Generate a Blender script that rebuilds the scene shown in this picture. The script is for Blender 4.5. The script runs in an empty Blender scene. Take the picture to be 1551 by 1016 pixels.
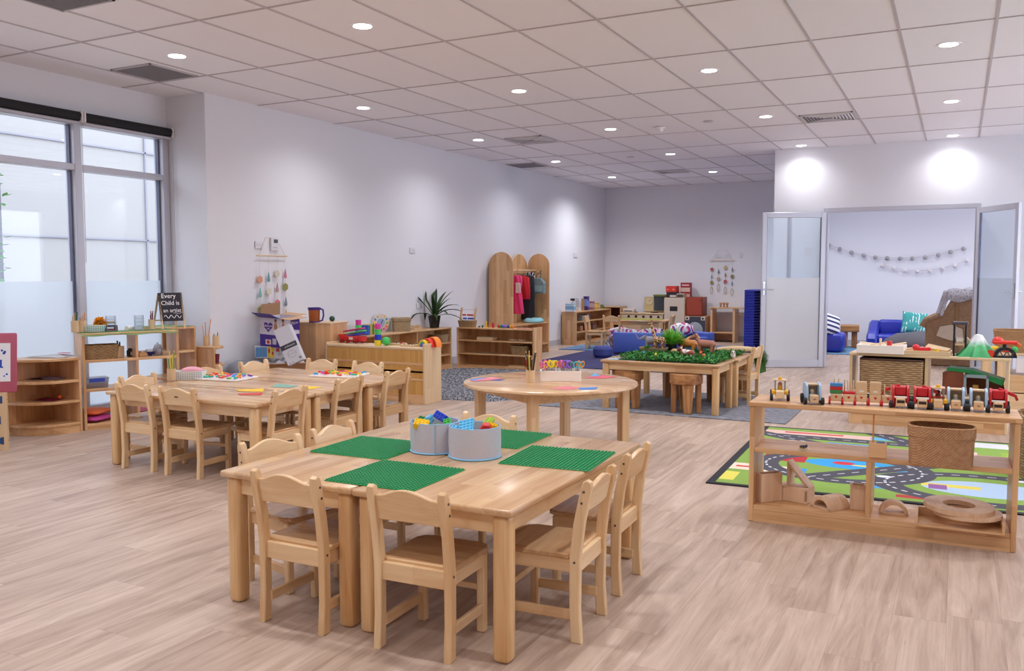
import bpy, bmesh, math, random
from mathutils import Vector, Matrix, Euler
random.seed(7)
PI = math.pi
C = bpy.context.scene.collection
SC = bpy.context.scene

# ------------------------------------------------------------------ mesh building
class MB:
    def __init__(s): s.bm = bmesh.new()
    def _tag(s, n0, mi):
        s.bm.faces.ensure_lookup_table()
        for f in s.bm.faces[n0:]: f.material_index = mi
    def mbox(s, mat, bev=0, mi=0, seg=1):
        n0 = len(s.bm.faces)
        if not bev:
            r = bmesh.ops.create_cube(s.bm, size=1, matrix=mat)
            s._tag(n0, mi); return s
        t = bmesh.new(); bmesh.ops.create_cube(t, size=1, matrix=mat)
        bmesh.ops.bevel(t, geom=list(t.edges), offset=bev, segments=seg, affect='EDGES', profile=.5)
        s.join(t, mi); return s
    def join(s, t, mi=0):
        vm = {v: s.bm.verts.new(v.co) for v in t.verts}
        for f in t.faces:
            try: nf = s.bm.faces.new([vm[v] for v in f.verts]); nf.material_index = mi
            except ValueError: pass
        t.free()
    def box(s, x0, x1, y0, y1, z0, z1, bev=0, mi=0, seg=1):
        m = Matrix.Translation(((x0+x1)/2, (y0+y1)/2, (z0+z1)/2)) @ Matrix.Diagonal((abs(x1-x0), abs(y1-y0), abs(z1-z0), 1))
        return s.mbox(m, bev, mi, seg)
    def ob(s, c, d, rot=(0, 0, 0), bev=0, mi=0, seg=1):
        m = Matrix.Translation(c) @ Euler(rot).to_matrix().to_4x4() @ Matrix.Diagonal((d[0], d[1], d[2], 1))
        return s.mbox(m, bev, mi, seg)
    def bar(s, a, b, w, h, bev=0, mi=0, upv=(0, 0, 1)):
        a = Vector(a); b = Vector(b); d = (b-a); L = d.length; d.normalize()
        u = Vector(upv)
        if abs(u.dot(d)) > .99: u = Vector((0, 1, 0))
        x = d.cross(u).normalized(); z = x.cross(d)
        R = Matrix((x, d, z)).transposed().to_4x4()
        return s.mbox(Matrix.Translation((a+b)/2) @ R @ Matrix.Diagonal((w, L, h, 1)), bev, mi)
    def lathe(s, prof, c=(0, 0, 0), n=24, mi=0, sx=1, sy=1, rot=None, sq=0):
        n0 = len(s.bm.faces); rings = []
        R = Euler(rot).to_matrix() if rot else None
        def tr(v):
            v = Vector(v)
            if R: v = R @ v
            return v + Vector(c)
        for r, z in prof:
            if r < 1e-6: rings.append([s.bm.verts.new(tr((0, 0, z)))]); continue
            ring = []
            for i in range(n):
                a = 2*PI*i/n; ca, sa = math.cos(a), math.sin(a)
                if sq:
                    k = (abs(ca)**sq + abs(sa)**sq)**(-1/sq); ca *= k; sa *= k
                ring.append(s.bm.verts.new(tr((r*ca*sx, r*sa*sy, z))))
            rings.append(ring)
        for A, B in zip(rings, rings[1:]):
            if len(A) == 1 and len(B) == 1: continue
            for i in range(n):
                j = (i+1) % n
                if len(A) == 1: s.bm.faces.new((A[0], B[j], B[i]))
                elif len(B) == 1: s.bm.faces.new((A[i], A[j], B[0]))
                else: s.bm.faces.new((A[i], A[j], B[j], B[i]))
        s._tag(n0, mi); return s
    def cyl(s, c, r, h, r2=None, n=16, mi=0, rot=None):
        r2 = r if r2 is None else r2
        return s.lathe([(0, 0), (r, 0), (r2, h), (0, h)], c, n, mi, rot=rot)
    def ball(s, c, r, n=14, m=8, mi=0, rot=None):
        if not isinstance(r, (tuple, list)): r = (r, r, r)
        pr = [(math.sin(PI*i/m), -math.cos(PI*i/m)*r[2]) for i in range(m+1)]
        pr[0] = (0, -r[2]); pr[-1] = (0, r[2])
        return s.lathe(pr, c, n, mi, sx=r[0], sy=r[1], rot=rot)
    def prism(s, poly, a0, a1, ax='z', mi=0, bev=0):
        n0 = len(s.bm.faces)
        def P(u, v, w): return {'z': (u, v, w), 'y': (u, w, v), 'x': (w, u, v)}[ax]
        t = bmesh.new()
        A = [t.verts.new(P(u, v, a0)) for u, v in poly]; B = [t.verts.new(P(u, v, a1)) for u, v in poly]
        t.faces.new(A); t.faces.new(B[::-1])
        n = len(poly); side = []
        for i in range(n): side.append(t.faces.new((A[i], B[i], B[(i+1) % n], A[(i+1) % n])))
        bmesh.ops.recalc_face_normals(t, faces=t.faces)
        if bev: bmesh.ops.bevel(t, geom=[e for f in (t.faces[:2]) for e in f.edges], offset=bev, segments=1, affect='EDGES', profile=.5)
        s.join(t, mi); return s
    def tube(s, pts, r, n=8, mi=0, closed=False):
        n0 = len(s.bm.faces); pts = [Vector(p) for p in pts]; N = len(pts)
        rs = r if isinstance(r, (list, tuple)) else [r]*N
        rings = []; pu = None
        for i, p in enumerate(pts):
            if closed: d = pts[(i+1) % N]-pts[i-1]
            else: d = pts[min(i+1, N-1)]-pts[max(i-1, 0)]
            d.normalize()
            u = pu if pu is not None else (Vector((0, 0, 1)) if abs(d.z) < .9 else Vector((1, 0, 0)))
            u = (u - d*u.dot(d)).normalized(); pu = u; w = d.cross(u)
            rings.append([s.bm.verts.new(p+(u*math.cos(2*PI*k/n)+w*math.sin(2*PI*k/n))*rs[i]) for k in range(n)])
        prs = list(zip(rings, rings[1:])) + ([(rings[-1], rings[0])] if closed else [])
        for A, B in prs:
            for k in range(n): s.bm.faces.new((A[k], A[(k+1) % n], B[(k+1) % n], B[k]))
        if not closed: s.bm.faces.new(rings[0][::-1]); s.bm.faces.new(rings[-1])
        s._tag(n0, mi); return s
    def ribbon(s, pts, wid, th=0, mi=0, side=None):
        # leaf-like strip along pts with widths, slightly folded
        pts = [Vector(p) for p in pts]; N = len(pts); L = []
        for i, p in enumerate(pts):
            d = (pts[min(i+1, N-1)]-pts[max(i-1, 0)]).normalized()
            sd = Vector(side) if side else d.cross(Vector((0, 0, 1)))
            if sd.length < 1e-4: sd = Vector((1, 0, 0))
            sd.normalize(); up = sd.cross(d).normalized(); w = wid[i]/2
            L.append((s.bm.verts.new(p-sd*w), s.bm.verts.new(p-up*w*.35), s.bm.verts.new(p+sd*w)))
        n0 = len(s.bm.faces)
        for A, B in zip(L, L[1:]):
            s.bm.faces.new((A[0], A[1], B[1], B[0])); s.bm.faces.new((A[1], A[2], B[2], B[1]))
        s._tag(n0, mi); return s
    def grid(s, fn, nu, nv, mi=0, cu=False):
        n0 = len(s.bm.faces)
        V = [[s.bm.verts.new(fn(i/nu, j/nv)) for j in range(nv+1)] for i in range(nu if cu else nu+1)]
        m = len(V)
        for i in range(nu):
            for j in range(nv): s.bm.faces.new((V[i][j], V[(i+1) % m][j], V[(i+1) % m][j+1], V[i][j+1]))
        s._tag(n0, mi); return s
    def solid(s, th):
        bmesh.ops.solidify(s.bm, geom=list(s.bm.faces), thickness=th); return s
    def move(s, M):
        s.bm.transform(M); return s

def mesh(name, mb, sharp=.6):
    bm = mb.bm
    bmesh.ops.recalc_face_normals(bm, faces=bm.faces)
    for f in bm.faces: f.smooth = True
    for e in bm.edges:
        e.smooth = (len(e.link_faces) == 2 and e.calc_face_angle(0) < sharp)
    me = bpy.data.meshes.new(name); bm.to_mesh(me); bm.free(); return me

def obj(name, mb, mats, parent=None, loc=None, rz=0, rot=None, sharp=.6, label=None):
    me = mesh(name, mb, sharp)
    for m in (mats if isinstance(mats, (list, tuple)) else [mats]): me.materials.append(m)
    o = bpy.data.objects.new(name, me); C.objects.link(o)
    if parent: o.parent = parent
    if loc: o.location = loc
    if rot: o.rotation_euler = rot
    elif rz: o.rotation_euler = (0, 0, rz)
    if label: o['label'] = label
    return o
def tag(o, label, cat, group=None, kind=None):
    o['label'] = label; o['category'] = cat
    if group: o['group'] = group
    if kind: o['kind'] = kind
    return o
def thing(name, label, cat, loc=(0, 0, 0), rz=0, group=None, rot=None):
    o = bpy.data.objects.new(name, None); C.objects.link(o); o.empty_display_size = .1
    o.location = loc; o.rotation_euler = rot if rot else (0, 0, rz)
    return tag(o, label, cat, group)
def one(name, label, cat, mb, mats, loc=(0, 0, 0), rz=0, group=None, rot=None, sharp=.6, kind=None):
    return tag(obj(name, mb, mats, None, loc, rz, rot, sharp), label, cat, group, kind)
def struct(name, mb, mats, parent=None, loc=None, rz=0, rot=None):
    o = obj(name, mb, mats, parent, loc, rz, rot)
    if not parent: o['kind'] = 'structure'
    return o
def dup(root, loc, rz=None, label=None, group=None, rot=None):
    r = root.copy(); C.objects.link(r); r.location = loc
    if rot: r.rotation_euler = rot
    elif rz is not None: r.rotation_euler = (0, 0, rz)
    if label: r['label'] = label
    if group: r['group'] = group
    for ch in list(root.children):
        c = ch.copy(); C.objects.link(c); c.parent = r
        for g in list(ch.children):
            d = g.copy(); C.objects.link(d); d.parent = c
    return r
def text(s, size, mat, parent, loc, rot, name='lettering', ext=.0006, ax='CENTER', sx=1):
    cu = bpy.data.curves.new(name, 'FONT'); cu.body = s; cu.size = size; cu.extrude = ext
    cu.align_x = ax; cu.align_y = 'CENTER'; cu.resolution_u = 3
    tmp = bpy.data.objects.new(name, cu); C.objects.link(tmp); bpy.context.view_layer.update()
    me = bpy.data.meshes.new_from_object(tmp.evaluated_get(bpy.context.evaluated_depsgraph_get()))
    bpy.data.objects.remove(tmp); me.materials.clear(); me.materials.append(mat)
    o = bpy.data.objects.new(name, me); C.objects.link(o)
    o.parent = parent; o.location = loc; o.rotation_euler = rot; o.scale = (sx, 1, 1); return o

# ------------------------------------------------------------------ materials
def lin(h):
    h = h.lstrip('#'); v = [int(h[i:i+2], 16)/255 for i in (0, 2, 4)]
    return tuple((c/12.92 if c <= .04045 else ((c+.055)/1.055)**2.4) for c in v)+(1,)
MATS = {}
class NT:
    def __init__(s, name):
        s.m = bpy.data.materials.new(name); s.m.use_nodes = True
        s.t = s.m.node_tree; s.b = s.t.nodes['Principled BSDF']; s.out = s.t.nodes['Material Output']
    def n(s, typ, **k):
        nd = s.t.nodes.new('ShaderNode'+typ)
        ins = k.pop('i', {})
        for a, v in k.items(): setattr(nd, a, v)
        for a, v in ins.items(): s.set(nd.inputs[a], v)
        return nd
    def set(s, sock, v):
        if isinstance(v, bpy.types.NodeSocket): s.t.links.new(v, sock)
        else: sock.default_value = v
    def math(s, op, a, b=None, c=None, clamp=False):
        nd = s.t.nodes.new('ShaderNodeMath'); nd.operation = op; nd.use_clamp = clamp
        s.set(nd.inputs[0], a)
        if b is not None: s.set(nd.inputs[1], b)
        if c is not None: s.set(nd.inputs[2], c)
        return nd.outputs[0]
    def mix(s, f, a, b, blend='MIX'):
        nd = s.t.nodes.new('ShaderNodeMix'); nd.data_type = 'RGBA'; nd.blend_type = blend
        s.set(nd.inputs[0], f); s.set(nd.inputs[6], a); s.set(nd.inputs[7], b); return nd.outputs[2]
    def ramp(s, f, stops):
        nd = s.t.nodes.new('ShaderNodeValToRGB'); s.set(nd.inputs[0], f)
        e = nd.color_ramp.elements
        while len(e) < len(stops): e.new(.5)
        for k, (p, c) in enumerate(stops): e[k].position = p; e[k].color = c
        return nd.outputs[0]
    def xyz(s, kind='Object'):
        tc = s.n('TexCoord'); sp = s.n('SeparateXYZ', i={0: tc.outputs[kind]})
        return tc.outputs[kind], sp.outputs[0], sp.outputs[1], sp.outputs[2]
    def vec(s, x, y, z): return s.n('CombineXYZ', i={0: x, 1: y, 2: z}).outputs[0]
    def bump(s, h, st=.3, d=.01):
        b = s.n('Bump', i={'Strength': st, 'Distance': d, 'Height': h}); s.set(s.b.inputs['Normal'], b.outputs[0])
    def col(s, c): s.set(s.b.inputs['Base Color'], c); return s
    def p(s, **k):
        for a, v in k.items(): s.set(s.b.inputs[a.replace('_', ' ')], v)
        return s
def plain(hexc, rough=.5, metal=0, noise=0, nscale=40, bump=0, spec=None, sheen=0, coat=0):
    key = ('p', hexc, rough, metal, noise, bump, nscale, coat, sheen)
    if key in MATS: return MATS[key]
    m = NT('paint_'+hexc.strip('#')); c = lin(hexc)
    m.col(c).p(Roughness=rough, Metallic=metal)
    if coat: m.p(Coat_Weight=coat, Coat_Roughness=.1)
    if sheen: m.p(Sheen_Weight=sheen)
    if noise or bump:
        v, x, y, z = m.xyz(); nz = m.n('TexNoise', i={'Vector': v, 'Scale': nscale, 'Detail': 3}).outputs[0]
        if noise: m.col(m.mix(nz, tuple(max(0, q*(1-noise)) for q in c[:3])+(1,), tuple(min(1, q*(1+noise)) for q in c[:3])+(1,)))
        if bump: m.bump(nz, bump, .004)
    MATS[key] = m.m; return m.m
def wood(name, c1, c2, axis='x', strip=.06, length=.5, rough=.35, var=.75, grain=.5, coat=.12):
    key = ('w', name, axis, strip)
    if key in MATS: return MATS[key]
    m = NT('wood_%s_%s' % (name, axis)); v, x, y, z = m.xyz()
    u, a, b = {'x': (x, y, z), 'y': (y, x, z), 'z': (z, x, y)}[axis]
    rnd = m.n('ObjectInfo').outputs['Random']
    w = m.math('ADD', m.math('ADD', a, b), m.math('MULTIPLY', rnd, 7.3))
    st = m.math('FLOOR', m.math('DIVIDE', w, strip))
    r1 = m.n('TexWhiteNoise', noise_dimensions='1D', i={'W': st}).outputs[0]
    sg = m.math('FLOOR', m.math('ADD', m.math('DIVIDE', u, length), m.math('MULTIPLY', r1, 9)))
    r2 = m.n('TexWhiteNoise', noise_dimensions='2D', i={'Vector': m.vec(st, sg, 0)}).outputs[0]
    off = m.math('MULTIPLY', r2, 20)
    ga = m.n('TexNoise', i={'Vector': m.vec(m.math('ADD', m.math('MULTIPLY', u, 2.2), off), m.math('MULTIPLY', a, 26), m.math('MULTIPLY', b, 26)), 'Scale': 1, 'Detail': 3, 'Distortion': .6}).outputs[0]
    gb = m.n('TexNoise', i={'Vector': m.vec(m.math('MULTIPLY', u, 5), m.math('MULTIPLY', a, 160), m.math('MULTIPLY', b, 160)), 'Scale': 1, 'Detail': 2}).outputs[0]
    f = m.math('ADD', m.math('MULTIPLY', m.math('SUBTRACT', r2, .5), var), m.math('ADD', m.math('MULTIPLY', m.math('SUBTRACT', ga, .5), grain*2.4), m.math('ADD', m.math('MULTIPLY', m.math('SUBTRACT', gb, .5), grain*.9), .5)), clamp=True)
    m.col(m.mix(f, lin(c1), lin(c2))); m.p(Roughness=rough, Coat_Weight=coat, Coat_Roughness=.16)
    MATS[key] = m.m; return m.m
def woven(name, c1, c2, sc=60, vs=1.0, bump=.8, style='wave'):
    key = ('wv', name)
    if key in MATS: return MATS[key]
    m = NT('woven_'+name); v, x, y, z = m.xyz()
    h = m.math('ADD', x, y)
    k1 = m.math('SINE', m.math('MULTIPLY', z, sc*6.28*vs)); row = m.math('FLOOR', m.math('MULTIPLY', z, sc*vs*2))
    k2 = m.math('SINE', m.math('ADD', m.math('MULTIPLY', h, sc*6.28*.5), m.math('MULTIPLY', row, PI)))
    if style == 'herring':
        k1 = m.math('SINE', m.math('MULTIPLY', m.math('ADD', z, h), sc*6.28)); k2 = m.math('SINE', m.math('MULTIPLY', m.math('SUBTRACT', z, h), sc*6.28))
    hh = m.math('ADD', m.math('MULTIPLY', m.math('ABSOLUTE', k1), .6), m.math('MULTIPLY', k2, .25))
    nz = m.n('TexNoise', i={'Vector': v, 'Scale': sc*.6, 'Detail': 3}).outputs[0]
    f = m.math('ADD', m.math('MULTIPLY', hh, .55), m.math('MULTIPLY', m.math('SUBTRACT', nz, .3), .8), clamp=True)
    m.col(m.mix(f, lin(c1), lin(c2))).p(Roughness=.75); m.bump(hh, bump, .006)
    MATS[key] = m.m; return m.m

PINE = ('#d5ac7c', '#f0d2a8'); 
def W1(ax): return wood('rubberwood', '#b5885e', '#d9b68b', ax, .055, .45, .26, coat=.3)
def W2(ax): return wood('rubberwood_solid', '#cfa473', '#ecd0a6', ax, .3, 2., .35, .45, .55)
def W3(ax): return wood('shelf_timber', '#c29262', '#e6bd8e', ax, .06, .5, .35)
def W4(ax): return wood('pale_ply', '#cfae85', '#e6cca6', ax, .4, 2., .4, .3, .4)
def W5(ax): return wood('stump_timber', '#8f5930', '#c99660', ax, .5, 3., .5, .4, .9)

# wall paint, ceiling tile, floor planks
def wallm(name, h):
    m = NT(name); v, x, y, z = m.xyz(); nz = m.n('TexNoise', i={'Vector': v, 'Scale': 90, 'Detail': 3}).outputs[0]
    m.col(lin(h)).p(Roughness=.7); m.bump(nz, .06, .002); return m.m
WALL = wallm('white_wall_paint', '#e3e4eb'); SKIRT = plain('#b9bac2', .5)
def ceilm():
    m = NT('ceiling_tile'); v, x, y, z = m.xyz()
    st = m.math('FLOOR', m.math('DIVIDE', m.math('ADD', x, 4.024), .6)); sg = m.math('FLOOR', m.math('DIVIDE', m.math('SUBTRACT', y, 4.3775), 1.2135))
    r = m.n('TexWhiteNoise', noise_dimensions='2D', i={'Vector': m.vec(st, sg, 0)}).outputs[0]
    nz = m.n('TexNoise', i={'Vector': v, 'Scale': 220, 'Detail': 2}).outputs[0]
    m.col(m.mix(r, lin('#edebf1'), lin('#f2f0f6'))).p(Roughness=.6); m.bump(nz, .08, .001); return m.m
def floorm():
    m = NT('oak_vinyl_planks'); v, x, y, z = m.xyz()
    w = m.math('DIVIDE', x, .182); st = m.math('FLOOR', w)
    r1 = m.n('TexWhiteNoise', noise_dimensions='1D', i={'W': st}).outputs[0]
    l = m.math('ADD', m.math('DIVIDE', y, 1.22), m.math('MULTIPLY', r1, 7)); sg = m.math('FLOOR', l)
    r2 = m.n('TexWhiteNoise', noise_dimensions='2D', i={'Vector': m.vec(st, sg, 0)}).outputs[0]
    o = m.math('MULTIPLY', r2, 30)
    ga = m.n('TexNoise', i={'Vector': m.vec(m.math('ADD', m.math('MULTIPLY', x, 13), o), m.math('ADD', m.math('MULTIPLY', y, 1.3), o), 0), 'Scale': 1, 'Detail': 5, 'Roughness': .6, 'Distortion': 1.2}).outputs[0]
    gb = m.n('TexNoise', i={'Vector': m.vec(m.math('ADD', m.math('MULTIPLY', x, 120), o), m.math('MULTIPLY', y, 4), 0), 'Scale': 1, 'Detail': 3}).outputs[0]
    gc = m.n('TexNoise', i={'Vector': m.vec(m.math('ADD', m.math('MULTIPLY', x, 30), o), m.math('ADD', m.math('MULTIPLY', y, 2.4), o), 0), 'Scale': 1, 'Detail': 4, 'Distortion': 2}).outputs[0]
    f = m.math('ADD', m.math('MULTIPLY', m.math('SUBTRACT', r2, .5), .2), m.math('ADD', m.math('MULTIPLY', m.math('SUBTRACT', ga, .5), 1.5), m.math('ADD', m.math('MULTIPLY', m.math('SUBTRACT', gb, .5), .4), .52)), clamp=True)
    c = m.ramp(f, [(0, lin('#8b7567')), (.35, lin('#a99282')), (.65, lin('#bda797')), (1, lin('#cfbcad'))])
    kn = m.math('GREATER_THAN', gc, .7); c = m.mix(m.math('MULTIPLY', kn, .25), c, lin('#7d5f52'))
    def seam(t, wd): 
        fr = m.math('FRACT', t); return m.math('LESS_THAN', m.math('MINIMUM', fr, m.math('SUBTRACT', 1, fr)), wd)
    s = m.math('MAXIMUM', seam(w, .006), seam(l, .0012))
    c = m.mix(m.math('MULTIPLY', s, .4), c, lin('#8a6c60'))
    m.col(c).p(Roughness=.42, Specular_IOR_Level=.42); m.bump(gb, .05, .002); return m.m
FLOOR = floorm(); CEIL = ceilm()
ALU = plain('#c6c8d4', .35, .2); ALUD = plain('#6a6c80', .4, .3); BLACK = plain('#15151a', .5); WHITE = plain('#eceaea', .45)
WHITEG = plain('#f2f2f2', .25)
def glassm(name='clear_glass', tint='#f2f6fa', refl=1.0):
    m = NT(name); t = m.t
    tr = m.n('BsdfTransparent', i={0: lin(tint)}); gl = m.n('BsdfGlossy', i={0: (1, 1, 1, 1), 'Roughness': .02})
    fr = m.n('LayerWeight', i={'Blend': .5}); mx = m.n('MixShader', i={0: m.math('MULTIPLY_ADD', m.math('POWER', fr.outputs['Facing'], 4), .9*refl, .045*refl), 1: tr.outputs[0], 2: gl.outputs[0]})
    t.links.new(mx.outputs[0], m.out.inputs[0]); return m.m
def frostm(name='frosted_film', c='#f0f4f8', clear=.4, dif=.2):
    m = NT(name); t = m.t
    tl = m.n('BsdfTranslucent', i={0: lin(c)}); df = m.n('BsdfDiffuse', i={0: lin(c)}); tr = m.n('BsdfTransparent', i={0: lin(c)})
    a = m.n('MixShader', i={0: dif, 1: tl.outputs[0], 2: df.outputs[0]}); b = m.n('MixShader', i={0: clear, 1: a.outputs[0], 2: tr.outputs[0]})
    gl = m.n('BsdfGlossy', i={'Roughness': .12}); fr = m.n('LayerWeight', i={'Blend': .5}); mx = m.n('MixShader', i={0: m.math('MULTIPLY_ADD', m.math('POWER', fr.outputs['Facing'], 4), .6, .03), 1: b.outputs[0], 2: gl.outputs[0]})
    t.links.new(mx.outputs[0], m.out.inputs[0]); return m.m
GLASS = glassm(); FROST = frostm(); DFROST = frostm('door_frost', '#fafcff', .06, .5); PLASTIC = frostm('clear_plastic', '#eef2f6', .55)

# ------------------------------------------------------------------ room shell
H = 2.99; WX = -6.92; LX = -6.40; FY = 16.6; PY = 12.5; RX = 3.4; BY = -6.0
struct('floor', MB().box(WX-.2, RX+.2, BY, FY+.2, -.1, 0), FLOOR)
ceil = struct('ceiling', MB().box(WX-.2, RX+.2, BY, FY+.2, H, H+.12), CEIL)
g = MB()
GRID = plain('#bfb7bb', .5)
x = -4.024-.6*4
while x < RX:
    g.box(x-.009, x+.009, BY, FY, H-.006, H+.002); x += .6
y = 4.3775-1.2135*8
while y < FY:
    g.box(LX-.5, RX, y-.008, y+.008, H-.0055, H+.002); y += 1.2135
struct('ceiling_grid', g, GRID, ceil)
struct('wall_left', MB().box(LX-.5-.2, LX, 6.10, FY+.2, 0, H), WALL)
w = MB().box(WX-.2, WX, BY, 6.10, 2.63, H)
w.box(WX-.2, WX, BY, -2.57, 0, 2.63); w.box(WX-.2, WX, -2.57, 6.1, -.1, .02)
struct('wall_window', w, WALL)
struct('wall_far', MB().box(LX-.2, RX+.2, FY, FY+.2, 0, H), WALL)
DX0, DX1, DH = -1.655, .225, 2.165
w = MB().box(-2.315, DX0, PY, PY+.14, 0, H); w.box(DX1, RX, PY, PY+.14, 0, H); w.box(DX0, DX1, PY, PY+.14, DH, H)
w.box(-2.315, -2.175, PY+.14, FY, 0, H)
struct('wall_partition', w, WALL)
WINR = [(5.2, 12.0), (13.2, 16.2)]  # unseen right-hand windows; the second is added to brighten the back room
w = MB().box(RX, RX+.2, BY, FY+.2, 0, .35); w.box(RX, RX+.2, BY, FY+.2, 2.65, H)
for y0, y1 in ((BY, 5.2), (12.0, 13.2), (16.2, FY+.2)): w.box(RX, RX+.2, y0, y1, .35, 2.65)
struct('wall_right', w, WALL)
struct('wall_back', MB().box(WX-.2, RX+.2, BY-.2, BY, 0, H), WALL)
struct('baseboard_left', MB().box(LX, LX+.014, 6.12, FY, 0, .10), SKIRT)
struct('baseboard_far', MB().box(LX, RX, FY-.014, FY, 0, .10), SKIRT)
b = MB().box(-2.315, DX0-.01, PY-.014, PY, 0, .10); b.box(DX1+.01, RX, PY-.014, PY, 0, .10); b.box(-2.329, -2.315, PY, FY, 0, .1)
struct('baseboard_partition', b, SKIRT)

# window wall
win = bpy.data.objects.new('window_1', None); C.objects.link(win); win['kind'] = 'structure'; win.location = (WX, 0, 0)
fr = MB(); mull = [-2.54, -1.59, -.59, .36, 1.31, 2.26, 3.21, 4.16, 5.11, 6.06]
for k, yy in enumerate(mull):
    fr.box(-.10, .03, yy-.035, yy+.035, 0, 2.63, .004)
for a_, b_ in zip(mull[:-1], mull[1:]):
    for z0_, z1_ in ((2.185, 2.24), (2.58, 2.63), (0, .1)): fr.box(-.098, .024, a_+.034, b_-.034, z0_, z1_, .003)
fr.box(-.10, .02, 6.06, 6.1, 0, 2.63)
struct('window_frame', fr, ALU, win)
fr = MB()
for k, yy in enumerate(mull[:-1]):
    fr.box(-.06, -.02, mull[k+1]-.050, mull[k+1]-.036, .1, 2.58); fr.box(-.058, -.03, yy+.036, yy+.05, .1, 2.58)
struct('window_bead', fr, ALUD, win)
gl = MB()
for k, yy in enumerate(mull[:-1]): gl.box(-.046, -.04, yy+.03, mull[k+1]-.03, .1, 2.58)
struct('window_pane', gl, GLASS, win)
gl = MB()
for k, yy in enumerate(mull[:-1]): gl.box(-.0375, -.037, yy+.05, mull[k+1]-.050, .1, 1.215)
struct('frosted_film', gl, FROST, win)

for k, (y0, y1) in enumerate(WINR):
    wn = bpy.data.objects.new('window_%d' % (k+2), None); C.objects.link(wn); wn['kind'] = 'structure'
    fr = MB(); n = max(2, round((y1-y0)/1.7))
    for q in range(n+1): yy = y0+(y1-y0)*q/n; fr.box(RX+.05, RX+.12, yy-.03, yy+.03, .35, 2.65)
    fr.box(RX+.05, RX+.12, y0, y1, .35, .41); fr.box(RX+.05, RX+.12, y0, y1, 2.59, 2.65)
    struct('window_frame', fr, ALU, wn); struct('window_pane', MB().box(RX+.08, RX+.085, y0, y1, .35, 2.65), GLASS, wn)
# door frame and two glazed leaves
fr = MB().box(DX0, DX0+.06, PY-.02, PY+.15, 0, DH, .003); fr.box(DX1-.06, DX1, PY-.02, PY+.15, 0, DH, .003); fr.box(DX0+.06, DX1-.06, PY-.019, PY+.149, DH-.055, DH-.001)
struct('trim_1', fr, ALU)
def leaf(name, L, hside):
    e = bpy.data.objects.new(name, None); C.objects.link(e); e['kind'] = 'structure'
    f = MB(); s = .062
    f.box(0, s, -.02, .02, 0, 2.1, .003); f.box(L-s, L, -.02, .02, 0, 2.1, .003); f.box(s, L-s, -.02, .02, 2.03, 2.1, .003); f.box(s, L-s, -.02, .02, 0, .10, .003)
    struct('door_frame', f, ALU, e)
    f = MB(); 
    for q in (s, L-s-.006): f.box(q, q+.006, -.012, .012, .1, 2.03)
    struct('door_gasket', f, ALUD, e)
    struct('door_pane', MB().box(s, L-s, -.003, .003, .1, 2.03), GLASS, e)
    struct('door_film', MB().box(s, L-s, .0035, .004, .1, 1.22), DFROST, e)
    hd = MB(); 
    for sg in (-1, 1):
        hd.box(L-.045, L-.015, sg*.02, sg*.028, .98, 1.16, .003); hd.cyl((L-.03, sg*.028, 1.06), .009, .04, rot=(-sg*PI/2, 0, 0)); hd.tube([(L-.03, sg*.066, 1.06), (L-.15, sg*.066, 1.06)], .009)
    struct('door_handle', hd, plain('#c8c9d2', .25, .8), e)
    return e
d1 = leaf('door_1', .86, 1); d1.location = (DX0+.03, PY-.03, .005); d1.rotation_euler = (0, 0, PI+math.atan2(.39, .74))
d2 = leaf('door_2', .86, 1); d2.location = (DX1-.03, PY-.03, .005); d2.rotation_euler = (0, 0, -math.radians(61))

# ------------------------------------------------------------------ outside
out = MB().box(-40, WX-.2, -25, 40, -.2, -.12); 
struct('ground', out, plain('#b9b4ae', .9))
FAC = plain('#a2a19f', .8)
f = MB().box(-13.4, -12.6, -14, 24, -.12, 4.4)
for zz in (1.85, 3.35): f.box(-12.6, -12.57, -14, 24, zz, zz+.025, mi=1)
for yy in (5.6, 7.9, 10.6, 13.4): f.box(-12.6, -12.57, yy, yy+.03, -.12, 4.4, mi=1)
one('facade', 'pale rendered building wall seen through the window', 'building', f, [FAC, plain('#8f909c', .8)])

# ------------------------------------------------------------------ camera, light, render look
cam = bpy.data.cameras.new('camera'); co = bpy.data.objects.new('camera', cam); C.objects.link(co); SC.camera = co
co.location = (0, 0, 1.275); co.rotation_euler = (PI/2-.0704442, .00063, .4742004)
cam.sensor_width = 36; cam.lens = 1315.05/1551*36; cam.clip_end = 200
wd = bpy.data.worlds.new('daylight'); SC.world = wd; wd.use_nodes = True
nt = wd.node_tree; bg = nt.nodes['Background']
bg.inputs[0].default_value = lin('#f0f1fa'); bg.inputs[1].default_value = 2.6
vs = SC.view_settings; vs.view_transform = 'Standard'; vs.look = 'None'; vs.gamma = 1; vs.exposure = .91
try: vs.use_curve_mapping = False
except Exception: pass
SC.cycles.max_bounces = 8; SC.cycles.diffuse_bounces = 5; SC.cycles.glossy_bounces = 3; SC.cycles.transmission_bounces = 6; SC.cycles.transparent_max_bounces = 12
SC.cycles.sample_clamp_indirect = 6; SC.cycles.caustics_reflective = False; SC.cycles.caustics_refractive = False
def area(name, loc, rot, sx, sy, p, col=(1, 1, 1)):
    l = bpy.data.lights.new(name, 'AREA'); l.shape = 'RECTANGLE'; l.size = sx; l.size_y = sy; l.energy = p; l.color = col
    o = bpy.data.objects.new(name, l); C.objects.link(o); o.location = loc; o.rotation_euler = rot; return o

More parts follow.
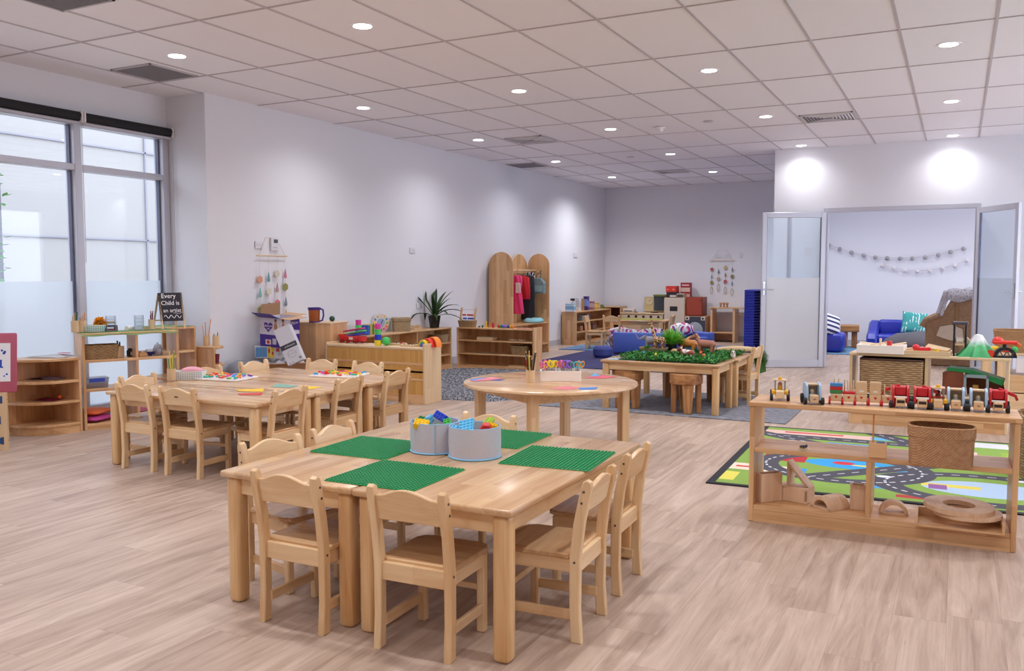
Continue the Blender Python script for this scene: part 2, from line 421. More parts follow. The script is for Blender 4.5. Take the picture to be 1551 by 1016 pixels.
# downlights
LP = 42
LEDM = NT('downlight_lens'); LEDM.b.inputs['Emission Color'].default_value = (1, .97, 1, 1); LEDM.b.inputs['Emission Strength'].default_value = 9; LEDM = LEDM.m
row = {-5.53: 'row along the long plain wall', -3.73: 'second row from the long wall', -1.93: 'row to the partition end', -.12: 'row above the glass doors'}
nth = ['nearest', 'second', 'third', 'fourth', 'farthest']
proto = None
for lx in (-5.53, -3.73, -1.93, -.12, 1.68):
    for k, ly in enumerate((-4.66, -2.25, .17, 2.58, 5.0, 7.41, 9.83, 12.24, 14.66)):
        seen = ly > 4.5 and lx < 1 and not (lx > -3 and (ly > 13 or ly < 6))
        lab = 'lit round downlight, %s in the %s' % (nth[k-4 if lx < -3 else k-5], row[lx]) if seen else 'lit round ceiling downlight out of view'
        if not seen: pass
        elif proto is None:
            proto = thing('downlight', lab, 'ceiling light', (lx, ly, H), 0, 'recessed ceiling downlights')
            obj('rim', MB().lathe([(.062, -.002), (.085, -.004), (.088, 0), (.062, 0)], n=28), plain('#efeef4', .4), proto)
            obj('lens', MB().lathe([(0, -.003), (.064, -.003), (.064, -.001)], n=28), LEDM, proto)
        else: dup(proto, (lx, ly, H), 0, lab)
        sp = bpy.data.lights.new('downlight_beam', 'SPOT'); sp.energy = LP*((2 if lx > -3 else 2) if ly > 13 else .8 if lx == -5.53 else 1)*(.4 if ly == 12.24 and lx > -3 else 1); sp.spot_size = math.radians(150); sp.spot_blend = 1; sp.shadow_soft_size = .06; sp.color = (.98, .975, 1)
        s_ = bpy.data.objects.new('downlight_beam', sp); C.objects.link(s_); s_.location = (lx, ly, H-.02)

# ================================================================== FURNITURE
# ---- child's chair: origin on the floor between the rear posts, sitter faces +y
SCREW = plain('#6b6460', .3, .8)
def make_chair(label):
    t = thing('kids_chair', label, 'chair', group="wooden children's chairs")
    rear = [(-.022, 0), (.016, 0), (.022, .12), (.022, .30), (.008, .42), (-.018, .545), (-.026, .568), (-.040, .576), (-.054, .568), (-.056, .55), (-.030, .42), (-.016, .30), (-.014, .12)]
    for sx in (-1, 1):
        m = MB().prism(rear, sx*.137-.014, sx*.137+.014, 'x', bev=.003)
        for (yy, zz) in ((-.030, .535), (-.022, .495), (.003, .285)):
            m.cyl((sx*.151, yy, zz), .0045, .002*sx, n=8, mi=1, rot=(0, PI/2, 0))
        obj('leg', m, [W2('z'), SCREW], t)
        m = MB().box(sx*.122-.0155, sx*.122+.0155, .246, .278, 0, .29, .005)
        obj('leg', m, W2('z'), t)
        obj('side_rail', MB().box(sx*.128-.009, sx*.128+.009, .02, .25, .243, .292, .002), W2('y'), t)
        obj('stretcher', MB().box(sx*.126-.008, sx*.126+.008, .012, .25, .072, .108, .003), W2('y'), t)
    obj('rear_rail', MB().box(-.124, .124, -.004, .016, .238, .300, .002), W2('x'), t)
    obj('front_rail', MB().box(-.108, .108, .255, .271, .245, .292, .002), W2('x'), t)
    obj('stretcher', MB().box(-.108, .108, .256, .270, .150, .174, .003), W2('x'), t)
    s = MB().prism([(-.124, .012), (.124, .012), (.148, .03), (.148, .26), (.13, .292), (.1, .302), (-.1, .302), (-.13, .292), (-.148, .26), (-.148, .03)], .293, .312, 'z', bev=.004)
    obj('seat', s, W1('x'), t)
    top = []
    N = 16
    for i in range(N+1):
        u = -1+2*i/N; top.append((u*.126, .541+.028*(.5+.5*math.cos(PI*min(1, (abs(u)/.92)**1.15)))))
    bot = [(u*.126, .452+.006*(1-u*u)) for u in (1, .5, 0, -.5, -1)]
    r = MB().prism(top+bot, -.010, .010, 'y', bev=.003)
    bmesh.ops.subdivide_edges(r.bm, edges=[], cuts=1)
    for v in r.bm.verts:
        v.co.y += -.030-.21*(v.co.z-.535)+.012*(1-(v.co.x/.126)**2)*-1
    obj('backrest', r, W2('x'), t)
    return t
chair0 = make_chair("child's chair pushed in at the front left, back towards the camera")
used = [0]
def chair(x, y, deg, label):
    if not used[0]:
        used[0] = 1; chair0.location = (x, y, 0); chair0.rotation_euler = (0, 0, math.radians(deg)); chair0['label'] = label; return chair0
    return dup(chair0, (x, y, 0), math.radians(deg), label)
FT = 'table with the green bricks boards'
chair(-2.105, 2.372, 0, "light wooden child's chair, left of two with backs to the camera at the green-board table")
cB = chair(-1.592, 2.380, 2, "nearest light wooden child's chair, back to the camera beside the green-board table's front corner leg")
cC = chair(-1.150, 2.850, 93, "light wooden chair with small dark print on its back, green-board table's right side, nearer one")
chair(-1.178, 3.332, 92, "light wooden chair at the green-board table's right side, the farther of two")
chair(-2.572, 2.800, -104, "light wooden chair at the green-board table's left side, the nearer of two")
chair(-2.553, 3.200, -90, "light wooden chair at the green-board table's left side, beside a green board, farther of two")
chair(-2.085, 3.775, 180, "light wooden chair mostly hidden behind the two grey brick buckets")
chair(-4.735, 3.880, 0, "light wooden chair, leftmost with its back to the camera at the puzzle tables")
c2 = chair(-4.318, 3.870, 2, "light wooden chair with a small dark maker's mark, back to camera at the puzzle tables")
chair(-3.700, 4.125, 90, "light wooden chair on the aisle side of the puzzle tables, nearest of three")
chair(-3.735, 4.760, 92, "light wooden chair on the aisle side of the puzzle tables, middle of three")
chair(-3.700, 5.285, 91, "light wooden aisle-side chair at the puzzle tables, by the bamboo-backed shelf")
chair(-5.085, 4.205, -90, "sunlit wooden chair on the window side of the puzzle tables, nearest the window shelf")
chair(-5.060, 4.800, -92, "wooden chair on the window side of the puzzle tables, right behind the near puzzle tray")
chair(-5.060, 5.310, -92, "wooden chair at the puzzle tables, in front of the clear plastic tub")
chair(-4.700, 5.650, 182, "wooden chair at the far end of the puzzle tables, in front of the tall cabinet")
chair(-4.220, 5.635, 178, "wooden chair at the far end of the puzzle tables, before the bamboo-backed shelf")
# small dark prints on two chair backs (parts of those chairs)
INK = plain('#2c2420', .6)
mk = MB().ob((0, -.047, .513), (.030, .001, .007)); obj('maker_mark', mk, INK, c2)
mk = MB()
for (a, b, c_, d) in ((0, .528, .005, .016), (-.006, .53, .010, .004), (.006, .53, .010, .004), (0, .508, .022, .004), (-.008, .502, .005, .008), (.008, .502, .005, .008), (0, .5, .005, .008)):
    mk.ob((a, -.0245, b), (c_, .001, d))
obj('printed_emblem', mk, INK, cC)

# ---- rectangular table: origin floor centre
def make_table(name, label, w, d, h, axis, grp):
    t = thing(name, label, 'table', group=grp)
    obj('tabletop', MB().box(-w/2, w/2, -d/2, d/2, h-.026, h, .009, seg=3), W1(axis), t)
    a = .045
    for sx in (-1, 1):
        obj('apron', MB().box(sx*(w/2-a)-.009, sx*(w/2-a)+.009, -d/2+.07, d/2-.07, h-.092, h-.026, .001), W2('y'), t)
        obj('apron', MB().box(-w/2+.07, w/2-.07, sx*(d/2-a)-.009, sx*(d/2-a)+.009, h-.092, h-.026, .001), W2('x'), t)
        for sy in (-1, 1):
            m = MB().box(sx*(w/2-.047)-.031, sx*(w/2-.047)+.031, sy*(d/2-.047)-.031, sy*(d/2-.047)+.031, 0, h-.026, .016, seg=3)
            obj('leg', m, wood('table_leg', '#c69158', '#e6c594', 'z', .3, 2., .3, .4, .7), t)
    return t
t1 = make_table('activity_table', 'light wooden table under the front left green boards, left of the joined front pair', .632, 1.275, .52, 'y', 'joined low tables with green boards')
t1.location = (-2.203, 3.065, 0)
dup(t1, (-1.566, 3.060, 0), 0, 'light wooden table on the right of the joined front pair, under the right green board')
m1 = make_table('activity_table', 'light wooden puzzle table nearest the camera, with two chair backs before it', 1.33, .545, .50, 'x', 'joined low tables with puzzles')
m1.location = (-4.385, 4.155, 0)
dup(m1, (-4.385, 4.705, 0), 0, 'light wooden middle table of the three joined puzzle tables')
dup(m1, (-4.365, 5.255, 0), 0, 'light wooden far table of the three joined puzzle tables, under the far puzzle tray')
a1 = make_table('activity_table', 'low wooden table covered with leafy green mats and toy animals', 1.14, .60, .468, 'x', 'low tables with toy animals')
a1.location = (-2.432, 7.975, 0)
dup(a1, (-2.40, 8.585, 0), 0, 'low wooden table joined behind the leafy animal table, beside the single chair')
chair(-1.762, 8.63, 85, 'single light wooden chair at the right end of the toy animal tables')

# ---- round table
t = thing('round_table', 'round light wooden table with a scissors box on it', 'table', (-2.60, 5.67, 0))
obj('tabletop', MB().lathe([(0, .476), (.605, .476), (.622, .481), (.63, .49), (.626, .502), (.61, .508), (0, .508)], n=72), W1('x'), t)
leg = []
for k in range(4):
    a = math.radians(12+90*k); leg.append((.53*math.cos(a), .53*math.sin(a)))
for k in range(4):
    x, y = leg[k]; m = MB().ob((x, y, .238), (.064, .064, .476), (0, 0, math.radians(12+90*k+45)), .004)
    obj('leg', m, W2('z'), t)
    x2, y2 = leg[(k+1) % 4]; a = Vector((x, y, .443)); b = Vector((x2, y2, .443)); d = (b-a).normalized()
    obj('apron', MB().bar(a+d*.02, b-d*.02, .022, .062), W2('x'), t)

# ---- open shelf units (front faces local -y, origin floor centre)
def shelf(name, label, w, d, h, levels, divs=(), back=None, plinth=.07, th=.02, cat='shelf', ends=None, mat=W3, over=0, loc=(0, 0, 0), rz=0, toplift=0, sidemat=None):
    t = thing(name, label, cat, loc, rz)
    e = ends or (h-th if over else h, h-th if over else h)
    for s, hh in zip((-1, 1), e):
        obj('side_panel', MB().box(s*w/2-s*th, s*w/2, -d/2, d/2, 0, hh, .003), (sidemat or mat)('z'), t)
    x0, x1 = (-w/2-over, w/2+over) if over else (-w/2+th, w/2-th)
    obj('top', MB().box(x0, x1, -d/2-over, d/2, h-th, h, .003), mat('x'), t)
    for z in levels: obj('shelf_board', MB().box(-w/2+th, w/2-th, -d/2+.004, d/2-.004, z-th, z, .002), mat('x'), t)
    for (x, z0, z1) in divs: obj('divider', MB().box(x-th/2, x+th/2, -d/2+.006, d/2-.006, z0, z1, .002), mat('z'), t)
    if plinth: obj('plinth', MB().box(-w/2+th, w/2-th, -d/2+.004, -d/2+.022, 0, levels[-1]-th if levels and levels[-1] < .12 else plinth), mat('x'), t)
    if back: obj('back_panel', MB().box(-w/2+th, w/2-th, d/2-.012, d/2-.004, .02, h-th), back, t)
    return t
# front right shelf
fs = shelf('toy_shelf', 'low open wooden shelf with toy vehicles along its top', 1.205, .30, .622, [.385, .085], [(-.03, .085, .365)], None, .065, .024, loc=(-.333, 4.655, 0), rz=.02, mat=W3, over=.006)
# back right shelf
bs = shelf('toy_shelf', 'wooden shelf behind the road rug with tool trays and a green mountain on top', 1.19, .30, .607, [.10], [(.0, .10, .587)], None, .08, .022, loc=(-.205, 8.02, 0), rz=-.06, mat=W4, over=.006)
for o in bs.children:
    if o.name.startswith(('plinth', 'shelf_board')): o.data.materials[0] = W3('x')

# window shelf and its quarter round corner units
ws = shelf('craft_shelf', 'open wooden shelf under the window with craft pots and a green runner on top', .775, .27, .795, [.575, .335, .05], [(.04, .05, .775)], None, .03, .022, loc=(-6.289, 5.069, 0), rz=math.radians(66.4), mat=W3)
def corner_unit(name, label, R, h, levels, loc, rz, mat=W3, th=.02, open_side=False):
    # back corner at origin, panels along +x and +y, quarter round boards
    t = thing(name, label, 'shelf', loc, rz)
    obj('side_panel', MB().box(0, R if not open_side else .05, 0, th, 0, h-th, .002), mat('z'), t)
    obj('side_panel', MB().box(0, th, th, R, 0, h-th, .002), mat('z'), t)
    def q(r, z0, z1, nm, o=.0):
        poly = [(o, o)]+[(o+(r-o)*math.cos(a*PI/2/14)**.9, o+(r-o)*math.sin(a*PI/2/14)**.9) for a in range(15)]
        obj(nm, MB().prism(poly, z0, z1, 'z', bev=.002), mat('x'), t)
    q(R, h-th, h, 'top')
    for z in levels: q(R-.004, z-th, z, 'shelf_board', th)
    poly = [(R-.004, th)]
    pl = MB()
    arc = [((R-.01)*math.cos(a*PI/2/14)**.9, (R-.01)*math.sin(a*PI/2/14)**.9) for a in range(15)]
    arc2 = [((R-.03)*math.cos(a*PI/2/14)**.9, (R-.03)*math.sin(a*PI/2/14)**.9) for a in range(14, -1, -1)]
    pl.prism([(max(x, th), max(y, th)) for x, y in arc+arc2], 0, levels[-1]-th, 'z'); obj('plinth', pl, mat('x'), t)
    return t
corner_unit('corner_shelf', 'low quarter-round corner shelf with papers, at the near end of the window shelf', .40, .605, [.427, .262, .08], (-6.715, 4.640, 0), -PI/2)
corner_unit('corner_shelf', 'tall quarter-round corner shelf under the blackboard sign', .40, .795, [.575, .335, .08], (-6.715, 5.845, 0), -PI/2, open_side=True)
corner_unit('corner_shelf', 'low narrow corner shelf with dark red pots at the right of the blackboard', .265, .60, [.435, .26, .08], (-6.385, 5.868, 0), 0)

# bamboo-backed shelf turned with its back to the room
BAMB = wood('bamboo_back', '#bf8a44', '#dcae62', 'z', .03, 2., .4, .4, .3)
bb = shelf('bamboo_shelf', 'low shelf turned round to show its bamboo-slat back, toys on top', 1.22, .31, .555, [.33, .08], [], None, .05, .022, ends=(.595, .575), loc=(-5.212, 7.255, 0), rz=PI, mat=W4, over=0)
for k, (z0, z1) in enumerate(((.09, .235), (.255, .385), (.405, .53))):
    obj('back_panel', MB().box(-.586, .586, .141, .151, z0, z1), BAMB, bb)
for z in (.08, .245, .395): obj('back_rail', MB().box(-.588, .588, .143, .157, z-.012, z+.012, .002), W3('x'), bb)
obj('kick_board', MB().box(-.588, .588, .143, .155, 0, .07), W3('x'), bb)
# tall corner cabinet behind the boxes
tc = thing('corner_cabinet', 'tall wooden corner cabinet behind the nappy boxes with a purple jug on top', 'cabinet')
X0, Y0 = -6.39, 7.36
obj('side_panel', MB().prism([(-6.39, 7.165), (-5.98, 7.14), (-5.975, 7.165), (-6.39, 7.19)], 0, .752, 'z'), W3('z'), tc)
obj('front_panel', MB().prism([(-5.98, 7.14), (-5.84, 7.21), (-5.85, 7.23), (-5.985, 7.165)], 0, .752, 'z'), W3('z'), tc)
obj('back_panel', MB().prism([(-5.86, 7.23), (-5.84, 7.21), (-5.85, 7.50), (-5.87, 7.50)], 0, .752, 'z'), W3('z'), tc)
obj('back_panel', MB().box(-6.39, -5.87, 7.48, 7.50, 0, .752), W3('z'), tc)
obj('top', MB().prism([(-6.39, 7.158), (-5.978, 7.13), (-5.832, 7.205), (-5.84, 7.505), (-6.39, 7.505)], .752, .772, 'z', bev=.003), W4('x'), tc)
# low shelf along the wall
ls = shelf('low_shelf', 'low wooden shelf along the long wall with a plant and square basket on top', 2.26, .28, .560, [.36, .20, .06], [(-.55, .06, .54), (.30, .06, .54)], W3('z'), .04, .02, loc=(-6.245, 8.97, 0), rz=PI/2, mat=W3)
# three-tier shelf with an abacus on top
s2 = shelf('three_tier_shelf', 'three-tier wooden shelf facing the shaggy rug, abacus basket on top', 1.17, .27, .552, [.385, .205, .045], [], W3('z'), .03, .018, ends=(.555, .575), loc=(-5.505, 10.335, 0), rz=0, mat=W3, sidemat=W3)

# wardrobe of three arched panels
wr = thing('dress_up_wardrobe', 'tall wooden dress-up stand of three round-topped panels', 'wardrobe')
def arch(w, h, n=16): return [(0, 0), (w, 0), (w, h-w/2)]+[(w/2+w/2*math.cos(PI*k/n), h-w/2+w/2*math.sin(PI*k/n)) for k in range(1, n)]+[(0, h-w/2)]
obj('side_panel', MB().prism(arch(.40, 1.61), -.012, .012, 'y', bev=.003).move(Matrix.Translation((-6.335, 11.60, 0))), W3('z'), wr)
obj('side_panel', MB().prism(arch(.385, 1.61), -.012, .012, 'y', bev=.003).move(Matrix.Translation((-6.345, 12.95, 0))), W3('z'), wr)
m = MB()
obj('back_panel', MB().prism(arch(.66, 1.60), -.010, .010, 'x', bev=.003).move(Matrix.Translation((-6.345, 11.61, 0))), W3('z'), wr)
obj('back_panel', MB().prism(arch(.66, 1.60), -.010, .010, 'x', bev=.003).move(Matrix.Translation((-6.345, 12.28, 0))), W3('z'), wr)
obj('hanging_rail', MB().tube([(-6.21, 11.60, 1.335), (-6.21, 12.95, 1.335)], .013), W2('y'), wr)
obj('header_board', MB().box(-6.33, -6.315, 11.62, 12.94, 1.29, 1.36), W3('y'), wr)
obj('base_shelf', MB().box(-6.335, -5.96, 11.61, 12.94, .14, .16), W3('y'), wr)
hk = MB()
for xx in (-6.23, -6.10): hk.tube([(xx, 12.937, 1.335), (xx, 12.90, 1.33), (xx, 12.885, 1.305), (xx, 12.895, 1.29)], .006)
obj('coat_hook', hk, BLACK, wr)

# far book case, kitchen etc. come with the far corner
# ================================================================== RUGS
def rugm(name, f):
    m = NT(name); f(m); return m.m
def f_grey(m):
    v, x, y, z = m.xyz(); a = m.n('TexNoise', i={'Vector': m.vec(m.math('MULTIPLY', x, 14), m.math('MULTIPLY', y, 90), 0), 'Scale': 1, 'Detail': 3}).outputs[0]
    m.col(m.ramp(a, [(.3, lin('#4b4d58')), (.5, lin('#777983')), (.7, lin('#a4a5ae'))])).p(Roughness=.95); m.bump(a, .5, .004)
def f_shag(m):
    v, x, y, z = m.xyz(); a = m.n('TexNoise', i={'Vector': v, 'Scale': 75, 'Detail': 3, 'Roughness': .7}).outputs[0]
    m.col(m.ramp(a, [(.40, lin('#1c1d23')), (.48, lin('#474952')), (.56, lin('#8e9099')), (.66, lin('#cfd0d5'))])).p(Roughness=1)
def f_navy(m):
    v, x, y, z = m.xyz(); a = m.n('TexNoise', i={'Vector': m.vec(m.math('MULTIPLY', x, 3), m.math('MULTIPLY', y, 14), 0), 'Scale': 1, 'Detail': 4}).outputs[0]
    m.col(m.ramp(a, [(.3, lin('#26264c')), (.6, lin('#37366a')), (.75, lin('#4c4a78'))])).p(Roughness=.95)
def f_blue(m):
    v, x, y, z = m.xyz(); a = m.n('TexNoise', i={'Vector': m.vec(m.math('MULTIPLY', x, 1), m.math('MULTIPLY', y, 6), 0), 'Scale': 1, 'Detail': 4}).outputs[0]
    m.col(m.ramp(a, [(.3, lin('#3b4f7c')), (.5, lin('#5c7da6')), (.7, lin('#8aa8c2'))])).p(Roughness=.95)
one('woven_rug', 'flat grey woven rug under the toy animal tables', 'rug', MB().box(-3.62, -1.27, 7.56, 9.15, 0, .008, .003), rugm('grey_weave', f_grey))
# shaggy rug: irregular edge, tufted top
bm = MB(); cx, cy = -4.98, 8.80
def shag(u, v):
    a = 2*PI*u; r = v
    ex, ey = 1.02*math.cos(a), 1.36*math.sin(a)
    k = (abs(math.cos(a))**5+abs(math.sin(a))**5)**(-.2); k = min(k, 1.16)
    x, y = ex*k*r, ey*k*r; ca, sa = math.cos(.18), math.sin(.18)
    return Vector((cx+x*ca-y*sa, cy+x*sa+y*ca, .034*(1-max(0, (r-.93)/.07)**2)+(.012*(random.random()-.5) if .05 < r < 1 else 0)))
bm.grid(shag, 220, 60, cu=True); 
one('shaggy_rug', 'speckled grey shaggy rug before the three-tier shelf', 'rug', bm, rugm('speckled_pile', f_shag), sharp=9)
one('navy_rug', 'dark navy rug in front of the wardrobe', 'rug', MB().box(-5.45, -2.75, 10.85, 13.35, 0, .012, .004), rugm('navy_pile', f_navy))
one('striped_blue_rug', 'streaky pale blue rug under the far play table', 'rug', MB().box(-6.00, -3.2, 13.42, 15.3, 0, .012, .004), rugm('streaky_blue_pile', f_blue))
one('blue_rug', 'blue rug in the room beyond the glass doors', 'rug', MB().box(-1.95, .9, 14.55, 16.2, 0, .014, .004), plain('#5e86a6', .95, noise=.25, nscale=30))

# ---- road map play rug, printed roads
def f_road(m):
    v, x, y, z = m.xyz()
    nz = m.n('TexNoise', i={'Vector': v, 'Scale': 300, 'Detail': 2}).outputs[0]
    c = m.mix(nz, lin('#71953a'), lin('#8fae50'))
    sub = m.math('SUBTRACT'.replace('SUBTRACT', 'SUBTRACT'), 0, 0)
    def AND(*a):
        r = a[0]
        for q in a[1:]: r = m.math('MULTIPLY', r, q)
        return r
    def lt(a, b): return m.math('LESS_THAN', a, b)
    def gt(a, b): return m.math('GREATER_THAN', a, b)
    def ell(cx, cy, rx, ry): return m.math('ADD', m.math('POWER', m.math('DIVIDE', m.math('ABSOLUTE', m.math('SUBTRACT', x, cx)), rx), 2), m.math('POWER', m.math('DIVIDE', m.math('ABSOLUTE', m.math('SUBTRACT', y, cy)), ry), 2))
    def rect(cx, cy, hx, hy): return AND(lt(m.math('ABSOLUTE', m.math('SUBTRACT', x, cx)), hx), lt(m.math('ABSOLUTE', m.math('SUBTRACT', y, cy)), hy))
    def seg(x0, y0, x1, y1):
        dx, dy = x1-x0, y1-y0; L2 = dx*dx+dy*dy; L = math.sqrt(L2)
        px, py = m.math('SUBTRACT', x, x0), m.math('SUBTRACT', y, y0)
        tt = m.math('DIVIDE', m.math('ADD', m.math('MULTIPLY', px, dx), m.math('MULTIPLY', py, dy)), L2)
        dd = m.math('ABSOLUTE', m.math('DIVIDE', m.math('SUBTRACT', m.math('MULTIPLY', px, dy), m.math('MULTIPLY', py, dx)), L))
        ins = AND(gt(tt, 0), lt(tt, 1)); road = AND(ins, lt(dd, .075))
        dash = AND(ins, lt(dd, .005), lt(m.math('FRACT', m.math('MULTIPLY', tt, L/.11)), .5))
        return road, dash
    def ring(cx, cy, rx, ry):
        e = m.math('SQRT', ell(cx, cy, rx, ry)); k = .15/(rx+ry)
        road = lt(m.math('ABSOLUTE', m.math('SUBTRACT', e, 1)), k)
        an = m.math('ARCTAN2', m.math('DIVIDE', m.math('SUBTRACT', y, cy), ry), m.math('DIVIDE', m.math('SUBTRACT', x, cx), rx))
        dash = AND(lt(m.math('ABSOLUTE', m.math('SUBTRACT', e, 1)), k*.09), lt(m.math('FRACT', m.math('MULTIPLY', an, 5.5)), .5))
        return road, dash
    def put(f, h):
        nonlocal c
        c = m.mix(f, c, lin(h))
    # fields, ponds and painted blocks (local coords: x 0..2.3 across, y 0..2.2 away)
    put(lt(ell(1.55, .50, .36, .20), 1), '#a9c1dc'); put(lt(ell(.78, .90, .30, .15), 1), '#2f9ad8'); put(lt(ell(.72, .92, .07, .05), 1), '#c8303a'); put(lt(ell(.86, .88, .09, .02), 1), '#e6d64a')
    for (a, b, hx, hy, h) in ((.34, .93, .14, .10, '#b2262e'), (.20, .55, .20, .10, '#e2d3c0'), (.20, .55, .12, .02, '#c02c30'), (.46, .52, .06, .12, '#3b8ed0'), (.2, 1.28, .12, .09, '#4d93cf'), (.45, 1.95, .40, .08, '#d8b6ac'), (.42, 1.97, .22, .025, '#c33a35'), (.75, 1.55, .20, .10, '#3f88c8'), (1.0, 1.52, .14, .06, '#e3cc55'), (1.35, 1.6, .2, .10, '#ddb7bd'), (1.0, 1.95, .16, .05, '#57a7d8'), (1.55, 2.0, .22, .10, '#cfd0d8'), (1.9, 1.65, .2, .12, '#8fae3a'), (1.15, .78, .10, .05, '#3d9bd4'), (.98, .33, .10, .05, '#3d9bd4'), (1.2, .14, .14, .035, '#b43a3f'), (1.95, .20, .14, .05, '#d6dde8'), (1.35, .52, .16, .04, '#d8c955'), (1.28, .47, .05, .06, '#8b5a9a'), (.08, .25, .06, .12, '#d8cf5a')):
        put(rect(a, b, hx, hy), h)
    sp = m.n('TexNoise', i={'Vector': v, 'Scale': 18, 'Detail': 2}).outputs[0]
    roads = [seg(-.1, 1.95, .75, 1.38), seg(.1, 1.80, 1.15, 1.78), seg(1.15, 1.78, 1.5, 1.2), seg(.75, 2.3, 1.25, 1.72), seg(.55, .42, 1.4, 1.22), seg(1.4, 1.22, 2.4, 1.35), seg(.62, 1.15, 1.3, 1.12), ring(.72, .78, .48, .40), ring(1.55, .50, .56, .37)]
    for r, d in roads: put(r, '#474651')
    for r, d in roads: put(d, '#dcdce4')
    for (a, b) in ((.98, .62), (1.75, .82), (.30, 1.60), (1.62, 1.55)):
        put(lt(ell(a, b, .045, .03), 1), '#dfe3ea')
    edge = m.math('MAXIMUM', m.math('MAXIMUM', lt(x, .05), gt(x, 2.45)), m.math('MAXIMUM', lt(y, .04), gt(y, 2.14)))
    put(edge, '#26262e')
    m.col(c).p(Roughness=.9)
one('road_map_rug', 'green play rug printed with a town and grey roads', 'rug', MB().box(0, 2.5, 0, 2.18, 0, .008), rugm('printed_road_map', f_road), loc=(-1.335, 5.19, 0), rz=.035)

# ================================================================== THINGS: green boards, buckets, bricks
def on(p, z): return (p[0], p[1], z)
GREEN = plain('#23955a', .35)
bp = MB().box(-.19, .19, -.19, .19, 0, .0035, .0008)
for i in range(24):
    for j in range(24):
        x, y = -.19+.0079+i*.01583, -.19+.0079+j*.01583
        bp.lathe([(.0052, .0035), (.0052, .0078), (0, .0078)], (x, y, 0), 8)
BT = .5205
bps = [(-1.858, 2.668, 1, "green studded board nearest the camera, behind the nearest chair's back"), (-2.252, 3.052, 2, "green studded board at the left edge, left of the grey buckets"), (-1.440, 3.224, 5, "green studded board at the right edge, right of the grey buckets"), (-1.868, 3.496, 1, "green studded board partly hidden behind the grey buckets, farthest of four")]
b0 = None
for x, y, r, lab in bps:
    if b0 is None: b0 = one('building_board', lab, 'building board', bp, GREEN, (x, y, BT), math.radians(r), 'green studded boards on the front tables')
    else: dup(b0, (x, y, BT), math.radians(r), lab)
FELT = plain('#c3c4d2', .95, noise=.08, nscale=120); BLUEST = plain('#7fc0e8', .6)
def bucket(loc, R, h, rz, label):
    t = thing('felt_bucket', label, 'bucket', loc, rz, 'grey felt buckets of bricks')
    obj('body', MB().lathe([(0, 0), (R, 0), (R+.003, h*.5), (R+.001, h), (R-.004, h), (R-.003, h*.5), (R-.005, .006), (0, .006)], n=48), FELT, t)
    obj('base_trim', MB().tube([((R+.002)*math.cos(a*PI/24), (R+.002)*math.sin(a*PI/24), .004) for a in range(48)], .0035, 6, closed=True), BLUEST, t)
    obj('rim_trim', MB().tube([((R-.001)*math.cos(a*PI/24), (R-.001)*math.sin(a*PI/24), h) for a in range(48)], .0022, 6, closed=True), BLUEST, t)
    obj('seam', MB().box(-.0015, .0015, -R-.005, -R-.001, .004, h), BLUEST, t)
    return t
bucket((-1.978, 3.130, .5205), .104, .128, math.radians(32), 'grey felt bucket of bricks on the left, with a blue stitched seam')
bucket((-1.768, 3.105, .5205), .107, .128, math.radians(200), 'grey felt bucket of bricks on the right, with a red brick showing')
BR = {'red': '#d22222', 'blue': '#1f45c9', 'yellow': '#f0c419', 'green': '#3fae49', 'lime': '#a8cf3a', 'sky': '#62bfe8', 'dark': '#2a7a42'}
def brick(c, loc, rot, n=(2, 4), hh=.019, lab='', lw=.0159):
    w, d = n[0]*lw, n[1]*lw
    m = MB().box(-w/2, w/2, -d/2, d/2, 0, hh, .0008)
    for i in range(n[0]):
        for j in range(n[1]): m.cyl(((i+.5)*lw-w/2, (j+.5)*lw-d/2, hh), .0047, .004, n=10)
    return one('toy_brick', lab, 'toy brick', m, plain(BR[c], .3), loc, rot=rot, group='plastic bricks in the felt buckets')
z0 = .5205
brick('yellow', (-2.00, 3.055, z0+.112), (.35, .15, .5), (4, 3), .024, 'yellow toy brick on top at the front of the left bucket')
brick('blue', (-1.955, 3.160, z0+.135), (1.0, .3, -.25), (4, 2), .032, 'dark blue toy brick standing tall in the left bucket')
brick('green', (-1.905, 3.120, z0+.114), (.5, -.3, .5), (2, 3), .022, 'green toy brick at the right rim of the left bucket')
brick('sky', (-2.015, 3.125, z0+.128), (.2, 1.25, .5), (2, 4), .02, 'sky blue brick poking up highest from the left bucket')
brick('dark', (-2.045, 3.140, z0+.112), (.4, .2, .2), (3, 2), .022, 'dark green brick behind the yellow brick in the left bucket')
brick('blue', (-2.055, 3.095, z0+.098), (.1, -.3, .7), (2, 4), .019, 'blue brick low at the left rim of the left bucket')
brick('lime', (-1.935, 3.080, z0+.100), (-.1, .2, .1), (2, 3), .019, 'lime brick low beside the yellow brick in the left bucket')
brick('sky', (-1.785, 3.070, z0+.116), (.65, -.25, .3), (4, 6), .012, 'big sky blue brick plate across the front of the right bucket')
brick('sky', (-1.850, 3.075, z0+.102), (.2, .2, .3), (2, 3), .019, 'small sky blue brick at the left rim of the right bucket')
brick('lime', (-1.735, 3.165, z0+.128), (.15, -.1, .2), (2, 5), .015, 'lime and yellow brick lying at the back of the right bucket')
brick('yellow', (-1.700, 3.140, z0+.118), (.1, .25, .9), (2, 3), .015, 'yellow brick at the back right of the right bucket')
m = MB().prism([(-.036, 0), (.036, 0), (.018, .042), (-.008, .042)], -.026, .026, 'y', bev=.002)
one('toy_brick', 'red sloped roof brick at the right side of the right bucket', 'toy brick', m, plain(BR['red'], .3), (-1.715, 3.095, z0+.100), rot=(.1, .05, .45), group='plastic bricks in the felt buckets')
brick('dark', (-1.755, 3.115, z0+.075), (0, 0, .4), (6, 6), .019, 'dark brick deep inside the right bucket')
brick('dark', (-1.975, 3.125, z0+.075), (0, 0, .9), (6, 6), .019, 'dark brick deep inside the left bucket')

